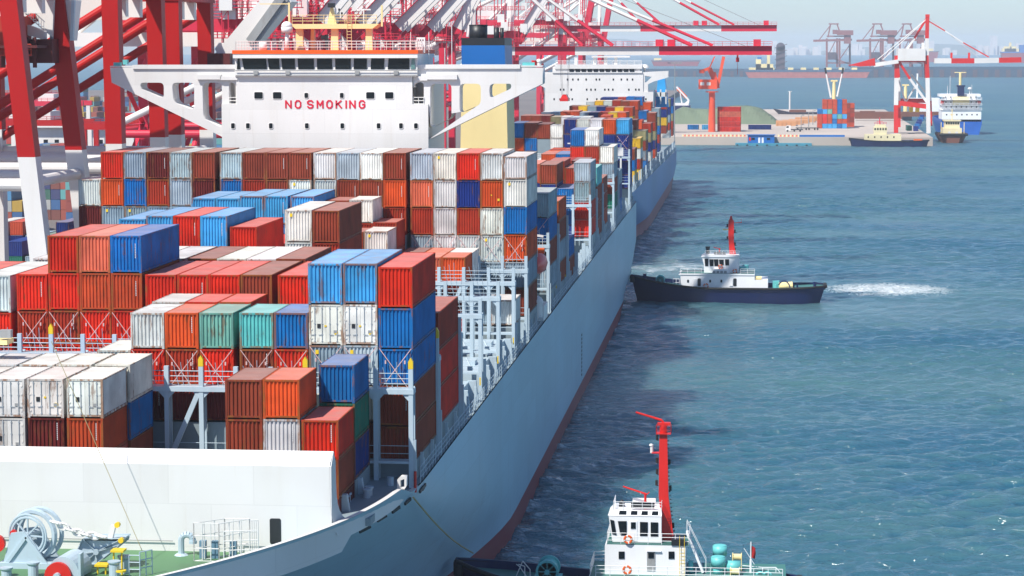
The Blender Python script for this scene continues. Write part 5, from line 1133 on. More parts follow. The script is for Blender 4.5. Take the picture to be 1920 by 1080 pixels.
    mf = N(t, 'ShaderNodeMix', data_type='RGBA'); L(add(f1, mul(f2, .55)), mf.inputs[0]); mf.clamp_factor = True; L(mix2.outputs[2], mf.inputs[6]); mf.inputs[7].default_value = (.74, .78, .79, 1)
    L(mf.outputs[2], b.inputs['Base Color'])
    # waves too small to model blur the far reflections
    rd_ = N(t, 'ShaderNodeMapRange'); rd_.inputs[1].default_value = 250; rd_.inputs[2].default_value = 1300; rd_.inputs[3].default_value = .15; rd_.inputs[4].default_value = .42; L(sep.outputs[1], rd_.inputs[0])
    rr_ = N(t, 'ShaderNodeMix'); L(f1, rr_.inputs[0]); L(rd_.outputs[0], rr_.inputs[2]); rr_.inputs[3].default_value = .8; L(rr_.outputs[0], b.inputs['Roughness'])
    return m
M_WATER = water_mat()
import numpy as np
def sea_mesh():
    rg = np.random.default_rng(3); nw = 110; lam = np.exp(rg.uniform(np.log(1.1), np.log(7.5), nw)); th = rg.normal(-.35, .75, nw)   # travelling roughly towards +x, -y
    kx = 2*np.pi/lam*np.sin(th); ky = 2*np.pi/lam*np.cos(th); ph = rg.uniform(0, 6.283, nw); lam[:8] = rg.uniform(9, 24, 8); kx = 2*np.pi/lam*np.sin(th); ky = 2*np.pi/lam*np.cos(th)
    slope = .031*np.where(lam > 8, .62, 1.0); am = slope*lam/(2*np.pi)
    V = []; Fc = []; base = 0
    def band(x0, x1, y0, y1, dx, dy, lmin, fade):
        nonlocal base
        nx = int((x1-x0)/dx)+1; ny = int((y1-y0)/dy)+1; X, Y = np.meshgrid(np.linspace(x0, x1, nx), np.linspace(y0, y1, ny))
        Z = np.zeros_like(X)
        gust = .85+.42*np.sin(X*.031+Y*.013+1)*np.sin(Y*.023-X*.012)+.28*np.sin(X*.07+Y*.05+np.sin(X*.03))*np.sin(Y*.09-X*.02)
        for a, kx_, ky_, p, l in zip(am, kx, ky, ph, lam):
            if l < lmin: continue
            s_ = np.sin(X*kx_+Y*ky_+p+.6*np.sin(X*.05+p)); Z += a*(s_+.25*np.cos(2*(X*kx_+Y*ky_+p)))
        Z *= np.clip(gust, .3, 1.12); e = np.minimum(1, np.minimum((X-x0)/4, (x1-X)/4)); 
        if fade: e = np.minimum(e, (y1-Y)/40)
        Z *= np.clip(e, 0, 1)
        V.append(np.stack([X.ravel(), Y.ravel(), Z.ravel()], 1)); i = np.arange(nx*ny).reshape(ny, nx); q = np.stack([i[:-1, :-1], i[:-1, 1:], i[1:, 1:], i[1:, :-1]], -1).reshape(-1, 4)+base; Fc.append(q); base += nx*ny
    band(-34, 60, 150, 380, .30, .34, 1.1, False); band(-34, 120, 380, 760, .75, .8, 2.0, False); band(-34, 220, 760, 1180, 1.5, 1.5, 4.0, True)
    for r_ in ((-9000, -34, -400, 1180), (-34, 9000, -400, 150), (60, 9000, 150, 380), (120, 9000, 380, 760), (220, 9000, 760, 1180), (-9000, 9000, 1180, 16000)):
        V.append(np.array([(r_[0], r_[2], 0), (r_[1], r_[2], 0), (r_[1], r_[3], 0), (r_[0], r_[3], 0)], float)); Fc.append(np.array([[base, base+1, base+2, base+3]])); base += 4
    V = np.concatenate(V); Fc = np.concatenate(Fc); me = bpy.data.meshes.new('sea'); me.vertices.add(len(V)); me.vertices.foreach_set('co', V.ravel())
    me.loops.add(Fc.size); me.loops.foreach_set('vertex_index', Fc.ravel().astype(np.int32)); me.polygons.add(len(Fc)); me.polygons.foreach_set('loop_start', np.arange(0, Fc.size, 4, dtype=np.int32)); me.polygons.foreach_set('use_smooth', np.ones(len(Fc), bool)); me.update(calc_edges=True); me.validate()
    me.materials.append(M_WATER); o = bpy.data.objects.new('sea', me); C.objects.link(o); tag(o, 'blue green sea with small waves filling the harbour', 'water', kind='structure')
sea_mesh()
# thin foam line where hulls meet the water is built as small tufts of wash
# ------------------------------------------------------------------ container terminal on the left
ZQ = 4.5
b = MB(); b.box(-900, -73.8, -200, 2400, -3, ZQ); tag(b.build('quay', M_ASPH), 'paved container terminal quay left of the ships', 'ground', kind='structure')
G3 = 'ship-to-shore gantry cranes on the quay'
def sts(Y0, Y1, label, red, white, lean=0., zw=36.5, lowwhite=True, xw=-76.5, xl=-107., zg=50., boom='up', ang=60, reach=76, bands=None, apex=78, lw=2.0, wall=True, rail=True, aframe=True):
    """crane legs in the planes y=Y0 and y=Y1, boom along +x"""
    r = empty('gantry_crane', ((xw+xl)/2, (Y0+Y1)/2, ZQ), label, 'crane', G3)
    def lx(x, z): return x-lean*(z-zw)
    for x in (xw, xl):
        for Y in (Y0, Y1):
            b = MB(); k = lw/2-.03; le = lean if x == xw else 0
            def q(z): xx = x-le*(z-zw); return [(xx-k, Y-k, z), (xx+k, Y-k, z), (xx+k, Y+k, z), (xx-k, Y+k, z)]
            fs = [(0, 1, 2, 3), (4, 5, 6, 7), (0, 1, 5, 4), (1, 2, 6, 5), (2, 3, 7, 6), (3, 0, 4, 7)]
            b.mi = 0; b.add(q(ZQ+1.2)+q(zw), fs); b.mi = 1; b.add(q(zw+.003)+q(zg+2.5), fs)
            b.build('leg', [white, red] if lowwhite else [red, white], r)
    b = MB()
    for x in (xw, xl): b.box(x-1, x+1, Y0-3, Y1+3, ZQ+1.2, ZQ+3.2); [b.box(x-.6, x+.6, y-2.4, y+2.4, ZQ, ZQ+1.4) for y in (Y0, Y1)]
    b.each('bogie_beam', red, r)
    b = MB()
    for Y in (Y0, Y1):
        b.tube((xl, Y, 33.5), (lx(xw, 33.5), Y, 33.5), .68, 14)
    for x in (xw, xl): b.tube((x-lean*(-3) if x == xw else x, Y0, 33.8), (x-lean*(-3) if x == xw else x, Y1, 33.8), .62, 14)
    b.tube((xl, Y0, 12), (xl, Y1, 32), .6, 10); b.tube((xl, Y1, 12), (xl, Y0, 32), .6, 10)
    b.each('tie_beam', white if lowwhite else red, r)
    b = MB()
    for Y in (Y0, Y1): b.tube((xl, Y, 35), (lx(xw, zg), Y, zg-1), .6, 14)
    b.each('diagonal_brace', red if lowwhite else white, r)
    b = MB()
    for x in (xw, xl): b.box(lx(x, zg)-1.15 if x == xw else x-1.15, lx(x, zg)+1.15 if x == xw else x+1.15, Y0-1.15, Y1+1.15, zg, zg+2.53)
    for Y in (Y0, Y1): b.box(xl, lx(xw, zg), Y-.9, Y+.9, zg+.2, zg+2.2)
    b.build('portal_beam', red, r)
    Ym = (Y0+Y1)/2; b = MB()
    for dy in (-3.4, 3.4): b.box(xl-14, lx(xw, zg), Ym+dy-.6, Ym+dy+.6, zg-2.4, zg-.02)
    b.each('main_girder', white, r)
    xa = lx(xw, zg)-1; b = MB()
    if not aframe: apex = zg+4
    for dy in (-5, 5): b.bar((xa, Ym+dy, zg+2), (xa+1, Ym+dy*.25, apex), 1.3, 1.3); b.tube((xl+4, Ym+dy, zg+2), (xa+.5, Ym+dy*.3, apex-1), .55, 8)
    b.box(xa-.5, xa+2, Ym-2.5, Ym+2.5, apex-1, apex+1); b.build('a_frame', white, r)
    if wall:
        b = MB(); b.box(xl-8, xl+8, Ym-4.5, Ym+4.5, zg+2.6, zg+8.5); mh = b.build('machinery_house', white, r)
        b = MB(); b.rail([(xl-8, Ym-5.2, zg+2.5), (xl+8, Ym-5.2, zg+2.5), (xw, Ym-5.2, zg+2.5)], 1.2, .06, 2.5, 2); b.build('walkway_rail', red, r)
    # stairs and cables
    b = MB()
    for k in range(7):
        z0 = ZQ+3+k*5.5; b.bar((xl+1.6, Y0+2+(k % 2)*9, z0), (xl+1.6, Y0+11-(k % 2)*9, z0+5.5), .8, .18)
        b.box(xl+1.1, xl+2.1, Y0+1, Y0+12, z0-.08, z0)
    b.build('stairs', red, r)
    if not lowwhite:
        rq = random.Random(int(Y0)); b = MB(); w2 = MB()
        for k in range(5):      # ladder towers and platforms round the upper legs
            x = lx(xw, zg)+rq.uniform(-14, 3); y = Y0-1.5-rq.random()*2; z0 = zg-6; z1 = zg+rq.uniform(10, 22)
            for dx in (0, 1.1):
                for dy in (0, 1.1): b.bar((x+dx, y+dy, z0), (x+dx, y+dy, z1), .16, .16)
            for j in range(int((z1-z0)/1.6)): z = z0+j*1.6; b.bar((x, y, z), (x+1.1, y, z+1.6 if j % 2 else z), .1, .1); b.bar((x+1.1, y, z), (x+1.1, y+1.1, z), .1, .1)
            for j in range(3): z = z0+5+j*5; b.box(x-2, x+3, y-.3, y+1.5, z-.08, z+.08); b.rail([(x-2, y-.3, z), (x+3, y-.3, z)], 1.1, .06, 1.2, 2)
            xx = x+rq.uniform(-4, 4); zz = zg+rq.uniform(1.2, 8); w2.box(xx, xx+2.2, y-.5, y+1.2, zz, zz+2.6)
        b.build('ladder_tower', red, r); w2.each('switch_cabin', white, r)
        w2 = MB()
        for k in range(2): dy = (-6.2, 6.2)[k]; w2.tube((xl+2, Ym+dy, zg+2.5), (xa, Ym+dy*.6, apex-6-8*k), .6, 10); w2.tube((xl-10, Ym+dy*.6, zg), (xa, Ym+dy*.3, apex-2), .35, 8)
        w2.each('back_stay', white, r)
    H = Vector((lx(xw, zg)+1.2, Ym, zg-1.2)); a = 0 if boom == 'down' else R_(ang); D = Vector((math.cos(a), 0, math.sin(a))); U_ = Vector((-math.sin(a), 0, math.cos(a)))
    bands = bands or [(0, .3, 1), (.3, .62, 0), (.62, 1, 1)]
    b = MB()
    for dy in (-3.4, 3.4):
        for t0, t1, w_ in bands:
            b.mi = w_; b.bar(H+D*(reach*t0)+Vector((0, dy, 0)), H+D*(reach*t1-.02)+Vector((0, dy, 0)), 1.3, 2.4, U_)
    b.mi = 1
    for k in range(9): p = H+D*(reach*k/8*.99+.4); b.bar(p-Vector((0, 3.4, 0)), p+Vector((0, 3.4, 0)), .35, .6, U_)
    if boom == 'none': return r, H, Ym
    bo = b.build('boom', [white, red], r)
    if rail:
        b = MB()
        for dy in (-4.4,):
            b.bar(H+U_*1.2+Vector((0, dy, 0)), H+D*reach+U_*1.2+Vector((0, dy, 0)), .9, .1, U_)
            n = int(reach/2.2)
            for k in range(n+1): p = H+D*(reach*k/n)+U_*1.2+Vector((0, dy-.4, 0)); b.tube(p, p+U_*1.2, .05, 4)
            for z in (.6, 1.2): b.tube(H+U_*(1.2+z)+Vector((0, dy-.4, 0)), H+D*reach+U_*(1.2+z)+Vector((0, dy-.4, 0)), .05, 4)
        for k, t in enumerate((.62, .66, .95)): p = H+D*reach*t+U_*1.2; b.box(p.x-1, p.x+1, Ym-3, Ym+3, p.z, p.z+1.8) if boom == 'down' else None
        b.build('boom_walkway', red, bo)
    b = MB()
    if boom == 'down':
        for t, rr_ in ((.36, .42), (.46, .42), (.73, .5), (.80, .4)):
            for dy in (-2.2, 2.2):
                S0 = Vector((xa+1, Ym+dy*.4, apex-.5)); S1 = H+D*reach*t+U_*1.4+Vector((0, dy*1.3, 0)); n = 4
                for k in range(n): b.mi = k % 2; b.tube(S0.lerp(S1, k/n), S0.lerp(S1, (k+1)/n), rr_, 6)
    else:
        for t in (.35, .75): 
            S0 = Vector((xa+1, Ym, apex-.5)); S1 = H+D*reach*t; b.mi = 0; b.tube(S0, S1, .25, 6)
    b.build('forestay', [white, red], r)
    b = MB()
    for k in range(3): b.tube((xl-12, Ym-1+k, zg+.2), (xa, Ym, apex), .08, 4)
    for dy in (-1.5, 0, 1.5): S0 = Vector((xa+1, Ym+dy, apex+.6)); b.tube(S0, H+D*reach*.95+Vector((0, dy, 0)), .07, 4)
    b.build('wire_rope', M_STEEL, r)
    return r, H, Ym
c1, H1, Y1m = sts(245.0, 262.5, 'bright red crane with slanting legs at the left picture edge', M_RED, M_CWHITE, lean=.10, boom='none', zg=54.2, aframe=False)
REF[:] = [60, 80]
# dark machinery and stairs at the boom foot of the nearest crane
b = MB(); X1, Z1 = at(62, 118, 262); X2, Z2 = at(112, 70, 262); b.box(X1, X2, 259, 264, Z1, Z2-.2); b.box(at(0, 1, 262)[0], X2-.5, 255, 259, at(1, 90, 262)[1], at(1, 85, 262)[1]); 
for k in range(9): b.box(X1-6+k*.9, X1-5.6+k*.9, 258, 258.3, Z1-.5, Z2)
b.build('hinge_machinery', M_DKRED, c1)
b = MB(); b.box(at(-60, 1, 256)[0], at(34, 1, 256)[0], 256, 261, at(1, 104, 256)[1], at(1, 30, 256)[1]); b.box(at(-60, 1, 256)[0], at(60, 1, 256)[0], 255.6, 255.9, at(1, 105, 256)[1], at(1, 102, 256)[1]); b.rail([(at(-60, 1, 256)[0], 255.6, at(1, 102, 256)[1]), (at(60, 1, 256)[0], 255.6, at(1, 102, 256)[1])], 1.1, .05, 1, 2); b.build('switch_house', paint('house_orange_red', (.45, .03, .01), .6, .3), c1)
b = MB(); q = [at(*p, 260.5) for p in ((68, 0), (101, 0), (98, 70), (80, 55), (66, 25))]; b.prism(q, 'y', 260.5, 261); q = [at(*p, 260) for p in ((46, 44), (86, 58), (86, 75), (50, 65))]; b.prism(q, 'y', 259.5, 260.4); q = [at(*p, 262) for p in ((98, 0), (141, 0), (133, 76), (95, 76))]; b.prism(q, 'y', 262, 264.5)
b.build('hinge_plate', M_CWHITE, c1)
b = MB()
for px in (97, 135): p0, p1 = at(px+3, 0, 261.5), at(px, 76, 261.5); b.bar((p0[0], 261.5, p0[1]), (p1[0], 261.5, p1[1]), .35, .5)
b.build('boom_flange', M_GREYP, c1)
b = MB(); a, c_ = at(40, 18, 258), at(84, 58, 258)
for dz in (0, 1.0): b.tube((a[0], 258, a[1]+dz), (c_[0], 258, c_[1]+dz), .05, 5)
for k in range(10): t = k/9; b.box(lerp(a[0], c_[0], t), lerp(a[0], c_[0], t)+.35, 257.6, 258.4, lerp(a[1], c_[1], t)-.05, lerp(a[1], c_[1], t)); b.tube((lerp(a[0], c_[0], t), 257.7, lerp(a[1], c_[1], t)), (lerp(a[0], c_[0], t), 257.7, lerp(a[1], c_[1], t)+1), .03, 4)
b.rail([(at(36, 1, 258)[0], 257.6, at(1, 18, 258)[1]), (at(58, 1, 258)[0], 257.6, at(1, 18, 258)[1])], 1.2, .05, .5); b.build('stair_flight', M_CWHITE, c1)
b = MB(); p0 = at(-2, 638, 160); p1 = at(32, 638, 160); b.box(p0[0]-3, p1[0]-.4, 159, 160.5, p0[1]-.2, p0[1]+.15); b.rail([(p0[0]-3, 159, p0[1]+.15), (p1[0]-1.1, 159, p0[1]+.15)], 1.0, .05, .8, 2); yp = b.build('access_platform', M_CREAM)
tag(yp, 'cream yellow railed platform poking in at the left picture edge', 'platform'); b = MB(); b.box(p1[0]-.9, p1[0]-.1, 158.9, 159.4, p0[1]+.3, p0[1]+.85); b.build('floodlight', M_STEEL, yp)
c2, H2, Y2m = sts(279.5, 300.5, 'bright red crane with white leg feet, second from the left', M_RED, M_CWHITE, lean=.012, boom='none', zg=54.2, aframe=False, lw=2.05)
c3, H3, Y3m = sts(309.5, 328.0, 'red crane behind the bridge wing with grey boom raised at a slant', M_RED, M_CWHITE, lean=.008, boom='none', zg=54.2, aframe=False, lw=2.0)
REF[:] = [420, 110]
b = MB(); YC = 318; A = at(426, 118, YC); Bq = at(535, -12, YC); b.bar((A[0], YC, A[1]), (Bq[0], YC, Bq[1]), 3.4, 4.6, (0, 1, 0)); b.prism([at(*p, YC) for p in ((408, 92), (416, 80), (440, 82), (436, 116), (425, 116))], 'y', YC-1.8, YC+1.8); bo = b.build('boom', M_CWHITE, c3)
b = MB(); A2 = at(470, 78, YC-2); B2 = at(530, -5, YC-2); b.bar((A2[0], YC-2.4, A2[1]), (B2[0], YC-2.4, B2[1]), 1.1, 1.1, (0, 1, 0)); A2 = at(480, 82, YC-2); B2 = at(540, -3, YC-2); b.bar((A2[0], YC-2.4, A2[1]), (B2[0], YC-2.4, B2[1]), .5, .5, (0, 1, 0)); b.build('boom_rail', M_STEEL, bo)
MB().prism([at(*p, YC) for p in ((475, 18), (486, 14), (483, 27), (474, 22))], 'y', YC-1.85, YC-1.7).build('flag_mark', M_SIGRED, bo)
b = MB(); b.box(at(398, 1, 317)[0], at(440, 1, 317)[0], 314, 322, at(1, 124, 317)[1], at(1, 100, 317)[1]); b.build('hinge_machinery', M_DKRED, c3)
for Ya, Yb_, lb_, ang, zz in ((392, 410, 'white tubed crane, boom raised, first one behind the ship bridge', 50, 50), (432, 450, 'white and rose crane just right of the radar mast with raised boom', 46, 50), (478, 496, 'white and rose crane standing left of the blue funnel', 44, 50), (528, 546, 'white and rose crane rising right above the blue funnel', 48, 50), (582, 600, 'white and rose crane close behind the blue funnel', 62, 50)):
    sts(Ya, Yb_, lb_, M_PINK, M_CWHITE, zw=49.0, lowwhite=False, boom='up', ang=ang, zg=50.6, apex=84, lw=1.7, bands=[(0, .05, 1), (.05, .55, 0), (.55, .7, 1), (.7, 1, 0)])
sts(640, 658, 'rose and white crane with its low boom reaching over both ships', M_PINK, M_CWHITE, zw=48.5, lowwhite=False, boom='down', zg=48.2, reach=80, apex=76, bands=[(0, .13, 0), (.13, .335, 1), (.335, .62, 0), (.62, 1, 1)])
sts(745, 763, 'rose and white crane with raised boom above the second ship', M_PINK, M_CWHITE, zw=50, lowwhite=False, boom='up', ang=58, zg=50.6, apex=80, bands=[(0, .05, 1), (.05, .6, 0), (.6, 1, 1)])
sts(940, 958, 'farthest lowered boom crane, white and red, above the second ship', M_PINK, M_CWHITE, zw=53, lowwhite=False, boom='down', zg=56.5, reach=84, apex=92, bands=[(0, .17, 1), (.17, .36, 0), (.36, .52, 1), (.52, .74, 0), (.74, 1, 1)])
sts(1050, 1068, 'distant crane with raised boom at the far end of the quay', M_PINK, M_CWHITE, zw=53, lowwhite=False, boom='up', ang=80, zg=52, apex=84, rail=False)
sts(1180, 1198, 'most distant quay crane with raised boom', M_PINK, M_CWHITE, zw=53, lowwhite=False, boom='up', ang=80, zg=52, apex=84, rail=False)
REF[:] = [1060, 150]
# spreader with cables hanging over the blue ship
x, z = at(1059, 186, 652); sp = empty('container_spreader', (x, 652, z), 'red spreader hanging on wires under the lowered crane boom', 'spreader')
b = MB(); b.box(x-1.1, x+1.1, 648.5, 655.5, z-.5, z+.3); b.prism([(x-1, z+.3), (x+1, z+.3), (x+.5, z+1.3), (x-.5, z+1.3)], 'y', 650, 654); b.build('frame', M_SIGRED, sp)
b = MB()
for dx in (-1.2, 1.2):
    for dy in (-2, 2): b.tube((x+dx*.6, 652+dy, z+1), (x+dx, 652+dy, 46.5), .05, 4)
b.build('hoist_wire', M_STEEL, sp)
x2, z2 = at(1383, 112, 650); hk = empty('hanging_hook', (x2, 649, z2), 'red hook block hanging from the lowered boom tip', 'hook'); b = MB(); b.tube((x2, 649, z2), (x2, 649, 46.5), .25, 6); b.cb((x2, 649, z2), (.9, .6, 1.2)); b.tube((x2, 649, z2-4.0), (x2, 649, z2), .05, 4); b.build('hook_block', M_SIGRED, hk)
# yard gantries
def rtg(x, y, w_, h, m, label, m2=None):
    r = empty('yard_gantry', (x, y, ZQ), label, 'gantry', 'gantries over the container yard')
    for sx in (-1, 1):
        for dy in (0, 12): b = MB(); b.box(x+sx*w_/2-.7, x+sx*w_/2+.7, y+dy-.6, y+dy+.6, ZQ, ZQ+h); b.build('leg', m2 or m, r)
    b = MB()
    for dy in (0, 12): b.box(x-w_/2-1.5, x+w_/2+1.5, y+dy-.7, y+dy+.7, ZQ+h, ZQ+h+1.8)
    b.build('top_beam', m, r)
    b = MB()
    for sx in (-1, 1): b.box(x+sx*w_/2-.8, x+sx*w_/2+.8, y-2, y+14, ZQ+.3, ZQ+1.8)
    b.build('bogie_beam', m, r); b = MB(); b.box(x-3, x+3, y+1, y+11, ZQ+h+1.8, ZQ+h+4.4); b.build('trolley', m2 or m, r)
    b = MB(); b.rail([(x-w_/2, y-.8, ZQ+h+1.8), (x+w_/2, y-.8, ZQ+h+1.8)], 1.1, .07, 2.4, 2); b.build('railing', m, r)
for i, (x, y, w_, h, m, lb_) in enumerate(((-215, 700, 24, 20, M_RED, 'nearest red gantry over the yard, behind the second crane'), (-172, 640, 24, 21, M_RED, 'red gantry seen through the white bridge wing'), (-262, 860, 26, 22, M_PINK, 'rose gantry left of the second crane leg'), (-300, 960, 26, 23, M_RED, 'red gantry near the left picture edge'), (-190, 930, 26, 23, M_PINK, 'distant rose gantry behind the bridge wing openings'), (-235, 1120, 26, 24, M_RED, 'farthest red gantry in the yard'))):
    rtg(x, y, w_, h, m, lb_, M_CWHITE if i % 2 == 0 else None)
b = MB(); b.box(-238, -202, 760, 775, ZQ, 22); b.box(-236, -204, 758, 759.8, 22, 23.2); wh = tag(b.build('warehouse', M_CWHITE), 'pale grey tall shed beyond the container yard', 'building')
b = MB()
for k in range(9): b.box(-236+k*3.7, -234.6+k*3.7, 759.9, 760.02, 16, 18)
b.build('window', M_GLASS, wh)
# yard stacks: the nearest are separate, the far mass is one object
yr = random.Random(11); G4 = 'containers in the yard beside the quay'
yc = 'UNoBGwrEBNURGBoU'
n0 = 0
for Y, xs, k in ((395, range(-140, -112, 3), 4), (440, range(-160, -128, 3), 4), (505, range(-186, -108, 3), 4)):
    for j, x in enumerate(xs):
        for h in range(yr.randint(3, k)):
            if n0 >= 78: break
            if Y == 505 and h == 0: continue
            ch = yr.choice(yc); n0 += 1
            container(x, Y, ZQ+2.6*(h+1), ch, ST, F40, '', True, f"{COL[ch][1]} container, {ORD[h]} tier up, {ORD[j]} stack from left, {'nearest' if Y == 395 else 'second' if Y == 440 else 'third'} yard row", G4, yr)
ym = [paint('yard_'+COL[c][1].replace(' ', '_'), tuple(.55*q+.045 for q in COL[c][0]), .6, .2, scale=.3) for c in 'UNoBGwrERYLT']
b = MB()
for Y in (540, 585, 630, 680, 735, 795, 860, 930, 1010, 1100, 1200, 1320, 1450, 1600):
    xlim = -1415*Y/FPX-6; x = xlim
    while x < -1415*Y/FPX+460*Y/FPX and x < -112:
        if yr.random() < .07: x += 2.6*yr.randint(2, 4); continue
        hh = yr.randint(3, 6 if Y > 700 else 5); side = False
        for h in range(hh): b.mi = yr.randrange(len(ym)) if yr.random() > .35 else yr.choice((0, 1, 3, 3, 2)); b.box(x+.06, x+2.44, Y, Y+F40, ZQ+2.6*h+.05, ZQ+2.6*(h+1)-.03)
        x += 2.52
tag(b.build('shipping_containers', ym), 'hundreds of stacked containers filling the yard behind the cranes', 'containers', kind='stuff')
# ------------------------------------------------------------------ the pier on the right
REF[:] = [1500, 240]
ZP = 4.0
def G_(px, py, z=ZP): return onz(px, py, z)
f0 = G_(1250, 256); f1 = G_(1757, 258); k0 = G_(1250, 216); k1 = G_(1722, 206)
pier = MB(); poly = [(f0.x-60, f0.y), (f1.x-2, f0.y-6), (f1.x+3, k1.y+10), (k0.x-120, k1.y+20)]
pier.prism(poly, 'z', -3, ZP); tag(pier.build('pier', M_CONC), 'pale concrete pier across the harbour', 'ground', kind='structure')
YPF = f0.y
def PP(px, py, Y): return at(px, py, Y)
def thing_mesh(name, b, m, label, cat, group=None): return tag(b.build(name, m), label, cat, group)
# fenders along the edge
b = MB()
for k in range(9): x = lerp(f0.x, f1.x, (k+.5)/9); b.box(x-.9, x+.9, YPF-.5, YPF-.01, .2, 3.4)
thing_mesh('pier_fender', b, M_BROWN, 'row of brown frame fenders on the pier face', 'fender')
# orange and white barriers
for k in range(60):
    px = 1282+k*3.7
    if 1400 < px < 1456 or px > 1498: continue
    p = G_(px, 254.0); b = MB(); b.tube((p.x, YPF+3, ZP), (p.x, YPF+3, ZP+.9), .42, 6, .25)
    tag(b.build('barrier', M_ORANGE if k % 2 else M_CREAM), ('orange' if k % 2 else 'cream')+' barrier block in the line along the pier edge', 'barrier', 'barrier blocks along the pier edge')
# red stack (sides towards us)
G5 = 'red containers in the stack on the pier'; p = G_(1372, 247); s5 = ['ground level', 'second from the ground', 'middle', 'second from the top', 'topmost']
for rowi in range(2):
    for h in range(5):
        if rowi and h > 4: continue
        c_ = container(0, 0, ZP+2.6*(h+1), 'R' if (h != 3) else 'S', ST, F40, '', True, rot_free=True, rnd=yr, group=G5, label= f"bright red container, {s5[h]} of the {'front' if not rowi else 'rear'} red stack on the pier")
        c_.rotation_euler.z = R_(-90); x0 = at(1345, 245, p.y)[0]; c_.location = (x0, p.y+rowi*2.6+1.2, ZP+2.6*h)
for i, (px, code, lb_) in enumerate(((1289, 'U', 'blue office container with sign at the foot of the green heap'), (1316, 'L', 'light blue office container beside the blue one'), (1403, 'N', 'long navy container right of the red stack on the pier'))):
    p2 = G_(px, 243); c_ = container(0, 0, ZP+2.6, code, ST, F40 if i == 2 else F20, '', True, lb_, 'single containers on the pier', yr, rot_free=True); c_.rotation_euler.z = R_(-90); c_.location = (at(px, 243, p2.y)[0], p2.y+1.2, ZP)
# multicoloured pile
G6 = 'containers in the coloured pile on the pier'
rowsP = ['oLLLUL', 'oRoUoo', 'oRoLtL', 'ULtoUo', '.oooUo', '.oooUo']; pz = G_(1565, 241); s_ = FPX/pz.y
for h, rw in enumerate(rowsP):
    for i, ch in enumerate(rw):
        if ch == '.': continue
        x = at(1532+9.25*(i+1), 241, pz.y)[0]; nm = COL[ch][1]
        container(x, pz.y, ZP+2.6*(h+1), ch, ST, F40, '', True, f"{nm} container, {ORD[h]} tier up, {ORD[i]} column from left, coloured pile on pier", G6, yr)
for h in range(5):
    for i, ch in enumerate('oB'): x = at(1594+8*i, 225, pz.y+24)[0]; container(x, pz.y+24, ZP+2.6*(h+1), yr.choice('oBr'), ST, F40, '', True, f"rusty container, {ORD[h]} tier up, {ORD[i]} column behind the coloured pile on pier", G6, yr)
# green covered heaps
def heap(cx_, cy_, L, W_, H, m, label, seed):
    r_ = random.Random(seed); n, k = 40, 14; vs = []
    for i in range(n+1):
        for j in range(k+1):
            u, v = i/n*2-1, j/k*2-1; e = max(0, 1-max(abs(u)**3.2, abs(v)**1.6)); z = H*min(1, e*1.35)*(1-.12*math.sin(u*5+seed))+.5*math.sin(u*23+v*9)*e; vs.append((cx_+u*L/2, cy_+v*W_/2, ZP+max(0, z)))
    b = MB().add(vs, [(i*(k+1)+j, (i+1)*(k+1)+j, (i+1)*(k+1)+j+1, i*(k+1)+j+1) for i in range(n) for j in range(k)]); return thing_mesh('cargo_heap', b, m, label, 'heap')
hp = G_(1380, 232); xl_, xr_ = at(1240, 1, hp.y)[0], at(1462, 1, hp.y)[0]; heap((xl_+xr_)/2, hp.y+18, xr_-xl_, 52, 8.6, M_CARGO, 'long heap under dull green tarpaulin behind the red stack', 3)
hp = G_(1480, 226); 
for i in range(6):
    p = G_(1462+i*12, 236-i*2.2); b = MB(); b.box(p.x-2, p.x+9, p.y, p.y+16, ZP, ZP+2.6-.25*(i % 3)); [b.box(p.x-2+k*2.4, p.x-1.2+k*2.4, p.y-.4, p.y, ZP, ZP+2) for k in range(4)]
    thing_mesh('timber_pile', b, M_TAN, ['nearest', 'second', 'third', 'fourth', 'fifth', 'farthest'][i]+' tan cargo pile in the row between heap and coloured pile', 'pile', 'tan cargo piles on the pier')
b = MB(); p = G_(1600, 222); b.box(p.x-5, p.x+70, p.y+38, p.y+46, ZP, ZP+3); thing_mesh('cargo_shed', b, M_BROWN, 'long low rusty cargo row at the far pier edge', 'cargo')
b = MB(); p = G_(1660, 226); b.box(p.x-18, p.x+10, p.y, p.y+6, ZP+1, ZP+4.5); b.box(p.x-15, p.x-6, p.y+1, p.y+5, ZP+4.5, ZP+5.6); thing_mesh('scrap_wagon', b, M_BROWN, 'rusty red wagon load left of the portal crane', 'wagon')
# kiosk pontoon
p = G_(1427, 268, 0.5); px0, px1 = at(1402, 262, YPF-6)[0], at(1452, 262, YPF-6)[0]
kp = empty('floating_office', ((px0+px1)/2, YPF-6, 1), 'bright blue office hut with two white doors on its pontoon', 'hut')
b = MB(); b.box(px0, px1, YPF-8, YPF-3, 1.2, 5.0); b.build('hut_wall', M_BLUEF, kp); b = MB(); b.box(px0-.4, px1+.4, YPF-8.5, YPF-2.6, 5.01, 5.3); b.build('roof', M_BLUEF, kp)
b = MB(); b.box(px0-6, px1+18, YPF-10, YPF-2.2, -.8, 1.18); b.build('pontoon', paint('pontoon_teal', (.05, .25, .34), .6, .3), kp)
for k in range(8): x = px0-5+k*4.8; MB().tube((x, YPF-10.3, .1), (x, YPF-10.01, .1), .55, 10).build('fender', M_RUBBER, kp)
for t, m in ((.43, M_WHITE), (.56, M_WHITE)): x = lerp(px0, px1, t); MB().box(x-.5, x+.5, YPF-8.06, YPF-8.0, 1.3, 3.9).build('door', m, kp)
for t, m in ((.2, M_GLASS), (.78, M_GLASS)): x = lerp(px0, px1, t); MB().box(x-.8, x+.8, YPF-8.06, YPF-8.0, 2.7, 3.8).build('window', m, kp)
x = lerp(px0, px1, .08); MB().box(x-.5, x+.5, YPF-8.06, YPF-8.0, 2.3, 4).build('red_board', M_SIGRED, kp)
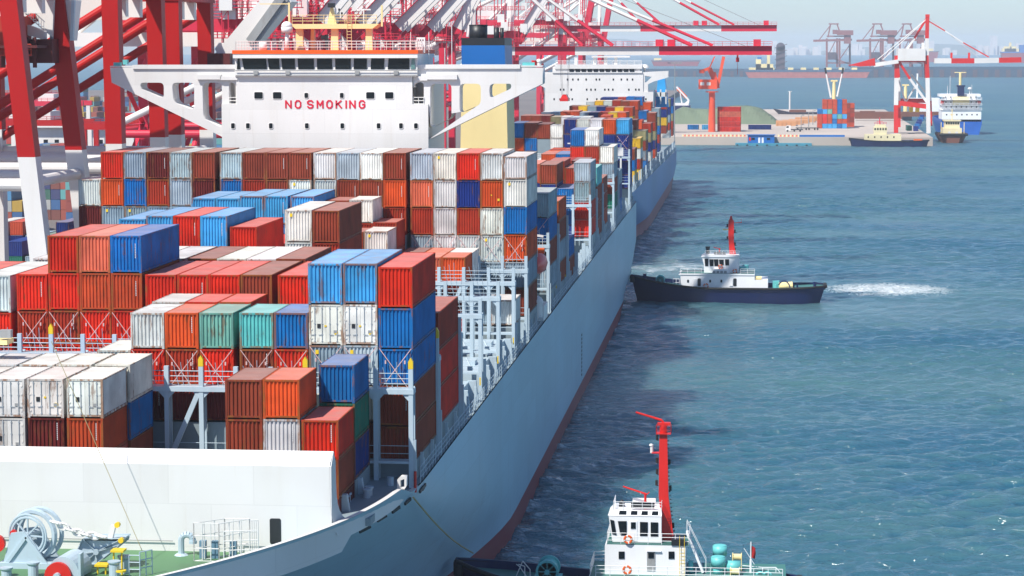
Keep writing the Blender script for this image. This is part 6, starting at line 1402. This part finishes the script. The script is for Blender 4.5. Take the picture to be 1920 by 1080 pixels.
b = MB(); xa, xb_ = at(1499, 1, YPF)[0], at(1584, 1, YPF)[0]; b.box(xa, xb_, YPF-.8, YPF-.2, 2.6, 5.0); thing_mesh('gangway', b, M_BLUEF, 'bright blue gangway along the pier edge right of the hut', 'gangway')
# truck, trailers, lamps
p = G_(1473, 247); tr = empty('truck', (p.x, p.y, ZP), 'small white truck on the pier road', 'truck')
b = MB(); b.prism([(p.x, ZP+.6), (p.x+2.6, ZP+.6), (p.x+2.6, ZP+3.2), (p.x+.5, ZP+3.2), (p.x, ZP+1.9)], 'y', p.y, p.y+2.4); b.build('cab', M_WHITE, tr); MB().box(p.x+2.7, p.x+9, p.y, p.y+2.4, ZP+.8, ZP+1.3).build('load_bed', M_BLACK, tr)
for dx in (1, 4.5, 7.5): MB().tube((p.x+dx, p.y-.05, ZP+.5), (p.x+dx, p.y+.3, ZP+.5), .5, 12).build('wheel', M_RUBBER, tr)
MB().prism([(p.x+.25, ZP+2), (p.x+1.6, ZP+2), (p.x+1.6, ZP+2.9), (p.x+.55, ZP+2.9)], 'y', p.y-.02, p.y+.02).build('window', M_GLASS, tr)
for i, px in enumerate((1492, 1508)):
    p = G_(px, 244); t_ = empty('trailer', (p.x, p.y, ZP), ['left', 'right'][i]+' one of two empty dark trailers beside the white truck', 'trailer', 'empty trailers'); MB().box(p.x, p.x+8, p.y, p.y+2.3, ZP+.9, ZP+1.35).build('bed', M_BLACK, t_)
    for dx in (1, 5.5, 7): MB().tube((p.x+dx, p.y-.02, ZP+.5), (p.x+dx, p.y+.3, ZP+.5), .48, 10).build('wheel', M_RUBBER, t_)
def lamp(px, pyb, pyt, label, heads=1, Y=None):
    p = G_(px, pyb) if Y is None else Vector((*at(px, pyb, Y)[:1], Y, ZP)); z = at(px, pyt, p.y)[1]; r = empty('lamp_post', (p.x, p.y, ZP), label, 'lamp', 'lamp posts'); b = MB(); b.tube((p.x, p.y, ZP), (p.x, p.y, z), .28, 6, .16); b.build('pole', M_STEEL, r)
    b = MB(); [b.cb((p.x+dx, p.y, z), (1.3, .8, .5)) for dx in ((1.0,) if heads == 1 else (-2.6, -1, .8, 2.4))]; b.build('lamp_head', M_STEEL, r)
lamp(1502, 243, 216, 'shortest lamp post, left of three by the coloured pile'); lamp(1516, 238, 210, 'middle lamp post of three left of the coloured pile'); lamp(1524, 234, 207, 'right lamp post of three touching the coloured pile')
lamp(1265, 186, 118, 'tall mast with several lamps beyond the blue ship', 4, 1090)
# ---- portal crane, red and white
REF[:] = [1712, 120]
YPC = G_(1690, 252).y
pc = empty('portal_crane', (at(1712, 250, YPC)[0], YPC, ZP), 'red and white portal crane with level boom standing on the pier', 'crane')
def K(px, py, Y=None): Y = Y or YPC; x, z = at(px, py, Y); return Vector((x, Y, z))
def seg(b, pts, w_, mis, dy=0):
    for a, c_, mi in zip(pts, pts[1:], mis): b.mi = mi; b.bar(K(*a)+Vector((0, dy, 0)), K(*c_)+Vector((0, dy, 0)), w_, w_)
for pts, w_, mis, dy in ((((1680, 249), (1680, 197), (1681, 146), (1681, 104)), 2.1, (1, 0, 1), 0), (((1688, 240), (1688, 194), (1687, 146), (1684, 106)), 1.9, (1, 0, 1), 14), (((1741, 250), (1739, 146), (1737, 104)), 2.0, (0, 1), 0), (((1748, 238), (1747, 190), (1741, 146), (1739, 106)), 1.9, (1, 0, 1), 14)):
    b = MB(); seg(b, pts, w_, mis, dy); b.build('leg', [M_CWHITE, M_SIGRED], pc)
b = MB(); b.bar(K(1684, 193), K(1740, 200), 1.2, 2.4); b.bar(K(1690, 190)+Vector((0, 14, 0)), K(1740, 190)+Vector((0, 14, 0)), 1.2, 2.2); b.bar(K(1682, 112), K(1738, 112), 1.4, 2.4); b.each('cross_beam', M_SIGRED, pc)
b = MB(); seg(b, ((1684, 113), (1706, 148), (1741, 196)), 1.2, (1, 0)); seg(b, ((1712, 140), (1745, 182)), .9, (0,), 14); seg(b, ((1686, 150), (1698, 190)), .7, (0,), 4); seg(b, ((1716, 165), (1700, 192)), .7, (0,), 6); b.build('diagonal_brace', [M_CWHITE, M_SIGRED], pc)
b = MB(); a, c_ = K(1683, 114), K(1735, 92); b.box(a.x, c_.x, YPC-2, YPC+12, a.z, c_.z+.3); b.box(K(1728, 1).x, K(1733, 1).x, YPC, YPC+4, c_.z, c_.z+3.2); b.build('machinery_house', M_CWHITE, pc)
b = MB(); seg(b, ((1738, 110), (1738, 72), (1739, 30)), 1.8, (0, 1)); seg(b, ((1688, 110), (1715, 72), (1738, 34)), 1.1, (0, 1), 2); b.mi = 1; p = K(1739, 30); b.cb(p, (2, 2, 1.6)); b.build('mast', [M_CWHITE, M_SIGRED], pc)
b = MB()
for dy in (-1.5, 3): seg(b, ((1638, 122), (1684, 115)), 1.9, (0,), dy); seg(b, ((1752, 114), (1783, 114), (1826, 114), (1872, 113), (1914, 112)), 2.5, (0, 1, 0, 1), dy)
b.mi = 1; b.prism([(K(*p).x, K(*p).z) for p in ((1590, 122.5), (1612, 117), (1640, 109), (1641, 123), (1612, 124.5))], 'y', YPC-2.5, YPC+4)
for px in (1784, 1817): p = K(px, 110); b.box(p.x-.5, p.x+.5, YPC, YPC+1, p.z, p.z+3)
b.build('boom', [M_CWHITE, M_SIGRED], pc)
b = MB(); seg(b, ((1742, 40), (1772, 58), (1806, 80), (1854, 107)), .55, (1, 0, 1)); b.mi = 0; b.tube(K(1737, 36), K(1645, 112), .22, 5); b.tube(K(1735, 38), K(1655, 112), .22, 5); b.tube(K(1742, 34), K(1835, 108), .1, 4); b.build('stay', [M_CWHITE, M_SIGRED], pc)
b = MB(); 
for px in (1709, 1721): p = K(px, 196); p2_ = K(px, 216); b.box(p.x-1, p.x+1, YPC+2, YPC+4, p2_.z+1.5, p2_.z+4)
b.build('grab', M_YELLOW, pc)
p = K(1708, 236); container(p.x+1.2, YPC+10, ZP+2.6+1.4, 'E', ST, F40, '', True, 'green container under the portal crane', 'single containers on the pier', yr)
MB_ = MB(); 
for i in range(6):
    p = G_(1722+i*2.2, 246-i*4.5); container(p.x, p.y, ZP+2.6, 'NUNNUN'[i], ST, F20, '', True, f"{['navy','blue','navy','navy','blue','navy'][i]} short container, {ORD[i]} nearest in the line beside the portal crane leg", 'short containers beside the portal crane', yr)
# ---- ships on the right
def bigtug(name, X0, X1, Y, hullm, supm, label, cat, bowdir=-1):
    pass
# blue and white ship seen from astern
REF[:] = [1800, 200]
YS = 1315; S_ = FPX/YS
bs = empty('cargo_ship', (at(1803, 240, YS)[0], YS, 0), 'white ship with blue hull and black funnel seen from its stern', 'ship')
xl_, xr_ = at(1765, 240, YS)[0], at(1841, 240, YS)[0]; zd_ = at(1800, 224, YS)[1]
cxs, bw = (xl_+xr_)/2, (xr_-xl_)/2
def hb3(Y, z): return bw*(1-max(0, (Y-YS-60)/40)**2)*(.86+.14*clamp(z/6)) if Y < YS+99 else .2
hull_mesh(hb3, cxs, [YS+5*i for i in range(21)][::-1], lambda Y: [-1+(zd_+1)*k/6 for k in range(7)], paint('hull_royal_blue', (.012, .11, .46), .4, .15), bs, 'hull')
b = MB()
for a, c_, y0_, y1_, d0 in ((1766, 1840, 228, 206, 0), (1768, 1838, 206, 197, 3), (1766, 1840, 197, 187, 5), (1774, 1832, 187, 177, 8), (1764, 1842, 182, 177, 9)):
    x0, z0 = at(a, y0_, YS); x1, z1 = at(c_, y1_, YS); b.box(x0, x1, YS+d0, YS+24, z0, z1-.03)
b.build('superstructure', M_TUGW, bs)
for py in (201, 192, 183, 215):
    for k in range(7): x, z = at(1775+k*9.5, py, YS); MB().box(x-.35, x+.35, YS+(-.03 if py > 206 else 2.97 if py > 197 else 4.97 if py > 187 else 7.97), YS+6, z-.4, z+.4).build('window', M_GLASS, bs)
b = MB(); 
for py in (206, 197, 187): x0, z0 = at(1765, py, YS); x1, _ = at(1841, py, YS); b.rail([(x0, YS-.4, z0), (x1, YS-.4, z0)], 1.1, .08, 2.5, 2); b.box(x0, x1, YS-.5, YS+9, z0-.15, z0)
b.build('railing', M_TUGW, bs)
b = MB(); x, z0 = at(1803.5, 180, YS); z1 = at(1, 163, YS)[1]; b.box(x-1.8, x+1.8, YS+6, YS+9, z0, z1); b.box(x-2.3, x+2.3, YS+5.8, YS+9.2, z1, z1+.8); b.build('funnel', M_NAVY, bs)
b = MB(); zt = at(1, 137, YS)[1]; b.tube((x, YS+12, z0), (x, YS+12, zt), .75, 8); b.box(x-3.2, x+3.2, YS+11.6, YS+12.4, zt, zt+.4); b.box(x-4.5, x+4.5, YS+4, YS+6, z0-6, z0-.5); b.build('mast', M_CREAM, bs)
b = MB()
for px, pt in ((1785, 143), (1780, 162), (1826, 160)): x, zt = at(px, pt, YS); b.tube((x, YS+12, z0-2), (x, YS+12, zt), .14, 5)
x, z = at(1822, 168, YS); b.dome((x, YS+12, z), 1.2); b.tube((x, YS+12, z0-1), (x, YS+12, z), .3, 6); b.each('antenna', M_WHITE, bs)
for px in (1768, 1837): x, z = at(px, 192, YS); b = MB(); b.bar((x, YS+1, z), (x, YS+7, z), 1.5, 1.5); b.build('lifeboat', M_DKRED if False else M_SIGRED, bs)
# small brown tug in front of it
YB_ = 1200; bt = empty('tugboat', (at(1787, 260, YB_)[0], YB_, 0), 'small rusty brown tug moored bow-on before the blue ship', 'tugboat')
xl_, xr_ = at(1760, 250, YB_)[0], at(1816, 250, YB_)[0]; cxb, bw2 = (xl_+xr_)/2, (xr_-xl_)/2
def hb4(Y, z): return bw2*(1-clamp((YB_+12-Y)/12)**3*.5)*(.72+.28*clamp(z/4))
hull_mesh(hb4, cxb, [YB_+i for i in range(28)][::-1], lambda Y: [-1+(4.6+1)*k/5 for k in range(6)], M_BROWN, bt, 'hull')
b = MB()
for dy in range(28): pass
b.tube((xl_+.3, YB_-.2, 4.2), (xr_-.3, YB_-.2, 4.2), .7, 8); b.box(xl_+.6, xr_-.6, YB_+.1, YB_+27, 4.3, 4.6); b.build('fender', M_RUBBER, bt)
x0, z1 = at(1774, 228, YB_); x1, _ = at(1802, 228, YB_); b = MB(); b.box(x0-1, x1+1, YB_+6, YB_+20, 4.6, 7.2); b.box(x0, x1, YB_+7, YB_+15, 7.21, z1); b.box(x0-.6, x1+.6, YB_+6.5, YB_+15.5, z1+.01, z1+.5); b.build('deckhouse', M_PALE, bt)
for k in range(6): x = lerp(x0+.8, x1-.8, k/5); MB().box(x-.45, x+.45, YB_+6.95, YB_+7.05, z1-1.6, z1-.5).build('window', M_GLASS, bt)
b = MB(); xm_ = (x0+x1)/2; b.tube((xm_, YB_+10, z1), (xm_, YB_+10, z1+6), .25, 6); b.box(xm_-1.2, xm_+1.2, YB_+10, YB_+10.3, z1+3, z1+3.3); [b.tube((q, YB_+5, 4.6), (q, YB_+5, z1-.5), .2, 6) for q in (x0-2, x1+2)]; b.build('mast', M_CREAM, bt)
for q in (-1.8, 1.8): MB().box(cxb+q-.6, cxb+q+.6, YB_+3, YB_+4, 4.6, 5.6).build('bow_winch', M_WHITE, bt)
REF[:] = [1660, 245]
# cream tug at the pier front
YC_ = YPF-14; ct = empty('tugboat', (at(1668, 268, YC_)[0], YC_, 0), 'cream tugboat with navy hull lying along the pier front', 'tugboat')
x0, x1 = at(1592, 266, YC_)[0], at(1741, 266, YC_)[0]; sh3 = tug_hull((x0+x1)/2, YC_, x1-x0, 9, ct, 4.2, 2.9)
def V(px, py): return at(px, py, YC_-3)
b = MB(); q0, q1 = V(1621, 262), V(1690, 252); b.box(q0[0], q1[0], YC_-3, YC_+3, 2, q1[1]); q0, q1 = V(1638, 252), V(1664, 238); b.prism([(q0[0]+.3, q0[1]-.2), (q1[0]-.3, q0[1]-.2), (q1[0], q1[1]), (q0[0], q1[1])], 'y', YC_-2.5, YC_+2.5); b.box(q0[0]+.8, q1[0]-.8, YC_-2, YC_+2, q1[1], q1[1]+1.2); b.build('deckhouse', M_PALE, ct)
for k in range(5): x, z = V(1641+k*5, 242); MB().box(x-.35, x+.35, YC_-2.56, YC_-2.4, z-.5, z+.5).build('window', M_GLASS, ct)
for k in range(5): x, z = V(1628+k*12, 257); MB().box(x-.3, x+.3, YC_-3.06, YC_-2.9, z-.4, z+.4).build('window', M_GLASS, ct)
b = MB(); x, z = V(1650, 228); b.tube((x, YC_, 8), (x, YC_, z+2), .25, 6); b.box(x-1.5, x+1.5, YC_, YC_+.3, z-.2, z); b.rail([(V(1640, 1)[0], YC_-2, q1[1]+1.2), (V(1662, 1)[0], YC_-2, q1[1]+1.2)], 1, .07, 1.3, 2); b.build('mast', M_PINK, ct)
b = MB(); x, z = V(1722, 262); b.box(x-2, x+2, YC_-1, YC_+1, 2.4, 3.6); b.build('deck_gear', M_ORANGE, ct)
REF[:] = [1560, 200]
# black freighter behind the pier
YK = 1560; kf = empty('cargo_ship', (at(1560, 215, YK)[0], YK, 0), 'low dark hulled freighter with masts lying behind the pier', 'ship')
x0, x1 = at(1449, 215, YK)[0], at(1710, 215, YK)[0]; b = MB(); zt = at(1, 207, YK)[1]; zt2 = at(1, 211, YK)[1]; vs = []; n = 30
for s_ in (-1, 1):
    for i in range(n+1):
        t = i/n; hw = 8*min(1, (t/.16))**.6; zz = zt2+(zt-zt2+1)*max(0, 1-t/.12)
        for k in range(4): q = k/3; vs.append((lerp(x0, x1, t)+(1-q)*9*max(0, 1-t/.12), YK+8+s_*max(.1, hw*(.7+.3*q)), -1+(zz+1)*q))
m_ = 4
b.add(vs, [(s_*(n+1)*m_+i*m_+k, s_*(n+1)*m_+(i+1)*m_+k, s_*(n+1)*m_+(i+1)*m_+k+1, s_*(n+1)*m_+i*m_+k+1) for s_ in (0, 1) for i in range(n) for k in range(3)]+[(i*m_+3, (i+1)*m_+3, (n+1)*m_+(i+1)*m_+3, (n+1)*m_+i*m_+3) for i in range(n)])
b.build('hull', paint('freighter_hull', (.03, .035, .06), .6, .3), kf)
b = MB(); xq, zq = at(1467, 217, YK); [b.box(xq+k*1.5, xq+k*1.5+1.0, YK-.45, YK-.35, zq-.5, zq+.6) for k in range(5)]; b.build('name_mark', M_WHITE, kf)
b = MB(); x, z = at(1481, 171, YK+8); b.tube((x, YK+8, 5), (x, YK+8, z), .55, 6); b.box(x-1.4, x+1.4, YK+8, YK+8.4, z-.3, z); b.build('mast', M_CWHITE, kf)
b = MB(); x, z = at(1494, 206, YK+8); b.box(x-5, x+6, YK+4, YK+12, 4, z); b.build('hatch_house', M_BROWN, kf)
for px, top, label in ((1564, 150, 'left'), (1698, 158, 'right')):
    cr = bpy.data.objects.new('deck_crane', None); C.objects.link(cr); cr.parent = kf; x, z = at(px, top, YK+8); cr.location = Vector((x, YK+8, 5))-Vector(kf.location)
    b = MB(); b.tube((x, YK+8, 4), (x, YK+8, z), 1.3, 12, 1.0); b.box(x-2.2, x+2.2, YK+7, YK+9, z-1, z); b.build('post', M_CREAM, cr)
    if px < 1600:
        b = MB()
        for a, c_ in (((1558, 183), (1549, 138)), ((1570, 181), (1579, 138))): p_, q_ = at(*a, YK+8), at(*c_, YK+8); b.tube((p_[0], YK+8, p_[1]), (q_[0], YK+8, q_[1]), .75, 8, .5)
        b.build('derrick_boom', M_CWHITE, cr); b = MB()
        for a, c_ in (((1549, 138), (1547, 127)), ((1579, 138), (1581, 127))): p_, q_ = at(*a, YK+8), at(*c_, YK+8); b.tube((p_[0], YK+8, p_[1]), (q_[0], YK+8, q_[1]), .7, 8)
        b.build('boom_head', M_BLACK, cr)
b = MB(); x, z = at(1716, 190, YK); b.box(x-3, x+16, YK+2, YK+16, 5, z+2); x2_, z2_ = at(1722, 138, YK); b.tube((x2_, YK+8, 6), (x2_, YK+8, z2_), .6, 8); b.build('superstructure', M_TUGW, kf)
REF[:] = [1330, 150]
# orange floating crane
YO = 1230; oc = empty('jib_crane', (at(1334, 204, YO)[0], YO, ZP), 'orange jib crane on round column behind the tarpaulin heap', 'crane')
def O(px, py): x, z = at(px, py, YO+8); return Vector((x, YO+8, z))
b = MB(); p = O(1335, 206); q = O(1335, 173); b.tube((p.x, p.y, ZP), q, 1.9, 16, 1.6); b.tube(q, q+Vector((0, 0, .5)), 3.4, 16); b.build('column', M_ORANGE if False else paint('jib_orange', (.74, .085, .03), .45, .15), oc); MJ = bpy.data.materials['jib_orange']
b = MB(); b.box(O(1310, 1).x, O(1345, 1).x, YO+5, YO+11, O(1, 167).z, O(1, 149).z); b.build('machinery_house', MJ, oc)
for px in (1317, 1329): x, z = O(px, 157).x, O(px, 157).z; MB().box(x-1, x+1, YO+4.95, YO+5.0, z-.8, z+.8).build('window', M_WHITE, oc)
b = MB(); b.bar(O(1345, 165), O(1357, 106), 1.6, 1.8); b.bar(O(1340, 150), O(1330, 128), 1.6, 2.6); b.bar(O(1330, 128), O(1317, 133), 1.5, 1.5); b.bar(O(1330, 128), O(1340, 106), .7, .7); b.cb(O(1316, 134), (2.6, 2, 1.8)); b.bar(O(1348, 165), O(1340, 135), 1, 1); b.build('jib', MJ, oc)
# ------------------------------------------------------------------ the far side
YFT = 3700; REF[:] = [1500, 100]
def Fp(px, py, Y=YFT): return at(px, py, Y)
b = MB(); x0, z0 = Fp(1600, 130); b.box(x0, x0+700, YFT+60, YFT+100, -2, at(1700, 125.5, YFT+60)[1]); b.box(x0-900, x0, YFT+140, YFT+160, -2, at(1500, 129, YFT+140)[1]); tag(b.build('far_pier', paint('far_pier_blue', (.03, .07, .12), .8, .3)), 'long dark loading pier on the far side of the harbour', 'pier', kind='structure')
b = MB()
for k in range(60): x = x0-880+k*15; b.box(x, x+5, YFT+139, YFT+139.9, 0, 9)
for k in range(40): x = x0+k*17; b.box(x, x+7, YFT+59, YFT+59.9, 0, 12)
tag(b.build('pier_pile', M_COALD), 'pale piles standing under the far pier deck', 'piles', kind='stuff')
def unloader(px0, px1, label):
    Y = YFT+70; s_ = FPX/Y; r = empty('ship_unloader', (at((px0+px1)/2, 130, Y)[0], Y, 10), label, 'crane', 'hazy ore unloader cranes')
    def q(u, py): return Vector((at(px0+(px1-px0)*u, py, Y)[0], Y, at(px0, py, Y)[1]))
    for u, dy in ((.35, 0), (.62, 0), (.7, 30), (.97, 30)): b = MB(); b.bar(q(u, 126)+Vector((0, dy, 0)), q(u, 72)+Vector((0, dy, 0)), 3, 3); b.build('leg', M_FARRED, r)
    b = MB(); b.bar(q(0, 76.5), q(1.0, 74.5), 4, 3.4); b.bar(q(.35, 68), q(.97, 68), 4, 2); b.bar(q(.35, 118), q(.97, 118), 3, 2); b.build('boom', M_FARRED, r)
    b = MB(); b.box(q(.62, 1).x, q(1.03, 1).x, Y-6, Y+20, q(0, 66).z, q(0, 57).z); b.box(q(.5, 1).x, q(.62, 1).x, Y-6, Y+10, q(0, 64).z, q(0, 56).z); b.box(q(.8, 1).x, q(.97, 1).x, Y-4, Y+14, q(0, 82).z, q(0, 66).z); b.build('machinery_house', M_FARRED, r)
    b = MB(); b.bar(q(.38, 70), q(.45, 46), 2, 2); b.bar(q(.68, 58), q(.62, 46), 2, 2); b.bar(q(.4, 45), q(.66, 45), 3, 2); b.bar(q(.44, 48), q(.14, 76), 1.4, 1.4); b.bar(q(.38, 104), q(.58, 76), 1.4, 1.4); b.bar(q(.68, 112), q(.95, 84), 1.4, 1.4); b.bar(q(.45, 108), q(.95, 120), 3, 2); b.build('a_frame', M_FARRED, r)
    b = MB(); b.box(q(.38, 1).x, q(.6, 1).x, Y-4, Y+8, q(0, 112).z, q(0, 98).z); b.build('hopper', M_COALD, r)
unloader(1525, 1597, 'hazy ore unloader crane farthest left on the far pier'); unloader(1606, 1679, 'hazy ore unloader crane in the middle of the three'); unloader(1662, 1734, 'hazy ore unloader crane behind the portal crane')
b = MB(); x, z0 = Fp(1455, 128, YFT+40); x1 = Fp(1472, 1, YFT+40)[0]; zt = Fp(1, 88, YFT+40)[1]; b.box(x, x1, YFT+40, YFT+55, 0, zt); b.tube(((x+x1)/2, YFT+40, zt), ((x+x1)/2, YFT+55, zt), (x1-x)/2, 14); [b.bar((x-2, YFT+39, 10+k*9), (x1+3, YFT+39, 16+k*9), 1, 1) for k in range(5)]; thing_mesh('loading_tower', b, M_COALD, 'dark hazy loading tower with rounded top behind the bulk carrier', 'tower')
def farship(px0, px1, pw, ptop, label, hullc, boot, sup=(), Y=YFT, pm=None):
    r = empty('bulk_carrier', (at((px0+px1)/2, pw, Y)[0], Y, 0), label, 'ship'); x0, x1 = at(px0, pw, Y)[0], at(px1, pw, Y)[0]; zt = at(px0, ptop, Y)[1]; zm = at(px0, pm or (ptop+pw)/2, Y)[1]
    d = 6; b = MB(); b.prism([(x0, zm), (x1-1, zm), (x1+d*.6, zt), (x0-d*.3, zt)], 'y', Y, Y+40); b.build('hull', hullc, r)
    b = MB(); b.prism([(x0+d, -1), (x1-d, -1), (x1-1, zm-.02), (x0, zm-.02)], 'y', Y+.3, Y+40); b.build('boot_top', boot, r)
    b = MB()
    for a, c_, t in sup: q0, q1 = at(a, ptop, Y), at(c_, t, Y); b.box(q0[0], q1[0], Y+5, Y+35, zt, q1[1])
    if sup: b.build('superstructure', M_CREAM, r)
    return r
fs = farship(1397, 1632, 143.5, 131, 'long bulk carrier with rusty red boot-top under the unloader cranes', paint('far_hull_blue', (.05, .10, .17), .5, .1), paint('far_boot_red', (.40, .12, .10), .6, .2), ((1404, 1452, 127), (1417, 1450, 120), (1417, 1427, 111), (1438, 1444, 103)), pm=135)
b = MB(); q0, q1 = Fp(1420, 113), Fp(1428, 107); b.box(q0[0], q1[0], YFT+8, YFT+20, q0[1], q1[1]); b.build('funnel', M_BLUEF, fs)
b = MB(); [b.box(Fp(1478+k*24, 1)[0], Fp(1488+k*24, 1)[0], YFT+8, YFT+30, Fp(1, 131)[1], Fp(1, 127)[1]) for k in range(6)]; b.build('hatch', M_CREAM, fs)
fs2 = farship(1878, 1990, 101, 97, 'white superstructured tanker on the horizon at the right edge', M_BLUEF, M_BOOT, ((1880, 1911, 91), (1884, 1906, 87), (1894, 1897, 80)), Y=7000)
b = MB(); q0, q1 = at(1912, 98, 7000), at(1922, 84, 7000); b.box(q0[0], q1[0], 7005, 7030, q0[1], q1[1]); b.build('funnel', M_BLUEF, fs2)
farship(1222, 1312, 118, 113, 'faint ship with pinkish hull beyond the lowered boom tip', paint('faint_hull', (.10, .06, .10), .6, .1), M_BOOT, ((1226, 1240, 109),), Y=6000)
farship(1690, 1760, 99, 96, 'faint ship on the horizon behind the portal crane mast', paint('faint_hull_two', (.10, .08, .10), .6, .1), M_BOOT, ((1736, 1750, 91),), Y=7500)
# far shore with its town
b = MB(); fr_ = random.Random(4); vs = []
n = 90
for i in range(n+1): x = -3000+i*90; h = 30+60*max(0, math.sin(i*.11))*fr_.uniform(.7, 1)+20*math.sin(i*.31); vs += [(x, 13600, 0), (x, 13900, max(8, h)), (x, 15500, max(8, h*1.3))]
b.add(vs, [q for i in range(n) for q in ((3*i, 3*i+3, 3*i+4, 3*i+1), (3*i+1, 3*i+4, 3*i+5, 3*i+2))]); tag(b.build('far_hills', paint('hill_green', (.10, .13, .10), .9, .2, scale=.002, streak=False)), 'low hills on the far shore lost in haze', 'hills', kind='structure')
b = MB()
for i in range(170): x = fr_.uniform(-800, 3600); h = fr_.uniform(22, 85)*(1.3 if 1200 < x < 1900 else 1); w_ = fr_.uniform(14, 40); b.box(x, x+w_, 13500+fr_.uniform(-40, 60), 13600, 0, h)
tag(b.build('distant_town', paint('town_pale', (.62, .56, .52), .8, .1)), 'pale distant town buildings faint in the haze', 'town', kind='stuff')
# navigation buoy far right
# ------------------------------------------------------------------ haze: the harbour air
hz_ = MB().box(-2600, 3800, -60, 14600, -4.5, 112).build('haze', [])
hm = bpy.data.materials.new('harbour_haze'); hm.use_nodes = True; t = hm.node_tree; t.nodes.clear(); o_ = N(t, 'ShaderNodeOutputMaterial'); pv = N(t, 'ShaderNodeVolumePrincipled')
pv.inputs['Color'].default_value = (.80, .88, 1.0, 1); pv.inputs['Density'].default_value = .000085; pv.inputs['Anisotropy'].default_value = 0; t.links.new(pv.outputs[0], o_.inputs['Volume'])
hz_.data.materials.append(hm); tag(hz_, 'thin pale harbour haze', 'haze', kind='stuff'); hz_.display_type = 'WIRE'
if STUFF.v:
    sm = []
    for ch in STUFF_C: sm.append(paint('stack_'+COL[ch][1].replace(' ', '_').replace('-', '_'), COL[ch][0], .55, .35, scale=.5))
    tag(STUFF.build('shipping_containers', sm), 'remaining small or mostly hidden containers of the ship stacks and pier', 'containers', kind='stuff')
REF[:] = [1280, 190]
# another vessel's stern behind the tarpaulin heap
YZ = 1560; vz = empty('cargo_ship', (at(1278, 205, YZ)[0], YZ, 0), 'dark blue ship stern with white ramp and orange boat beyond the heap', 'ship')
x0, z1 = at(1235, 198, YZ); x1, _ = at(1294, 198, YZ); MB().prism([(x0, -1), (x1-1.5, -1), (x1, z1-3), (x1, z1), (x0, z1)], 'y', YZ, YZ+16).build('hull', M_NAVY, vz)
b = MB()
for dy in (2, 8): p0, p1, p2, p3 = at(1268, 163, YZ), at(1291, 188, YZ), at(1289, 200, YZ), at(1279, 200, YZ); b.bar((p0[0], YZ+dy, p0[1]), (p1[0], YZ+dy, p1[1]), .8, 1); b.bar((p1[0], YZ+dy, p1[1]), (p2[0], YZ+dy, p2[1]), 1, 1); b.bar((p1[0], YZ+dy, p1[1]), (p3[0], YZ+dy, p3[1]), .8, .8); b.bar((at(1275, 172, YZ)[0], YZ+dy, at(1, 174, YZ)[1]), (p3[0], YZ+dy, p3[1]), .6, .6)
b.box(x1-12, x1-1, YZ+1, YZ+9, z1, z1+1.6); b.build('boat_ramp', M_WHITE, vz)
lb2 = empty('lifeboat', (at(1277, 172, YZ)[0], YZ+5, 20), 'small orange lifeboat on the white ramp above the dark stern', 'lifeboat')
b = MB(); p0, p1 = at(1270, 166, YZ), at(1286, 183, YZ); b.bar((p0[0], YZ+5, p0[1]), (p1[0], YZ+5, p1[1]), 2.4, 2.2); b.build('hull', M_ORANGE, lb2)
print('containers', NC[0], 'objects', len(bpy.data.objects))
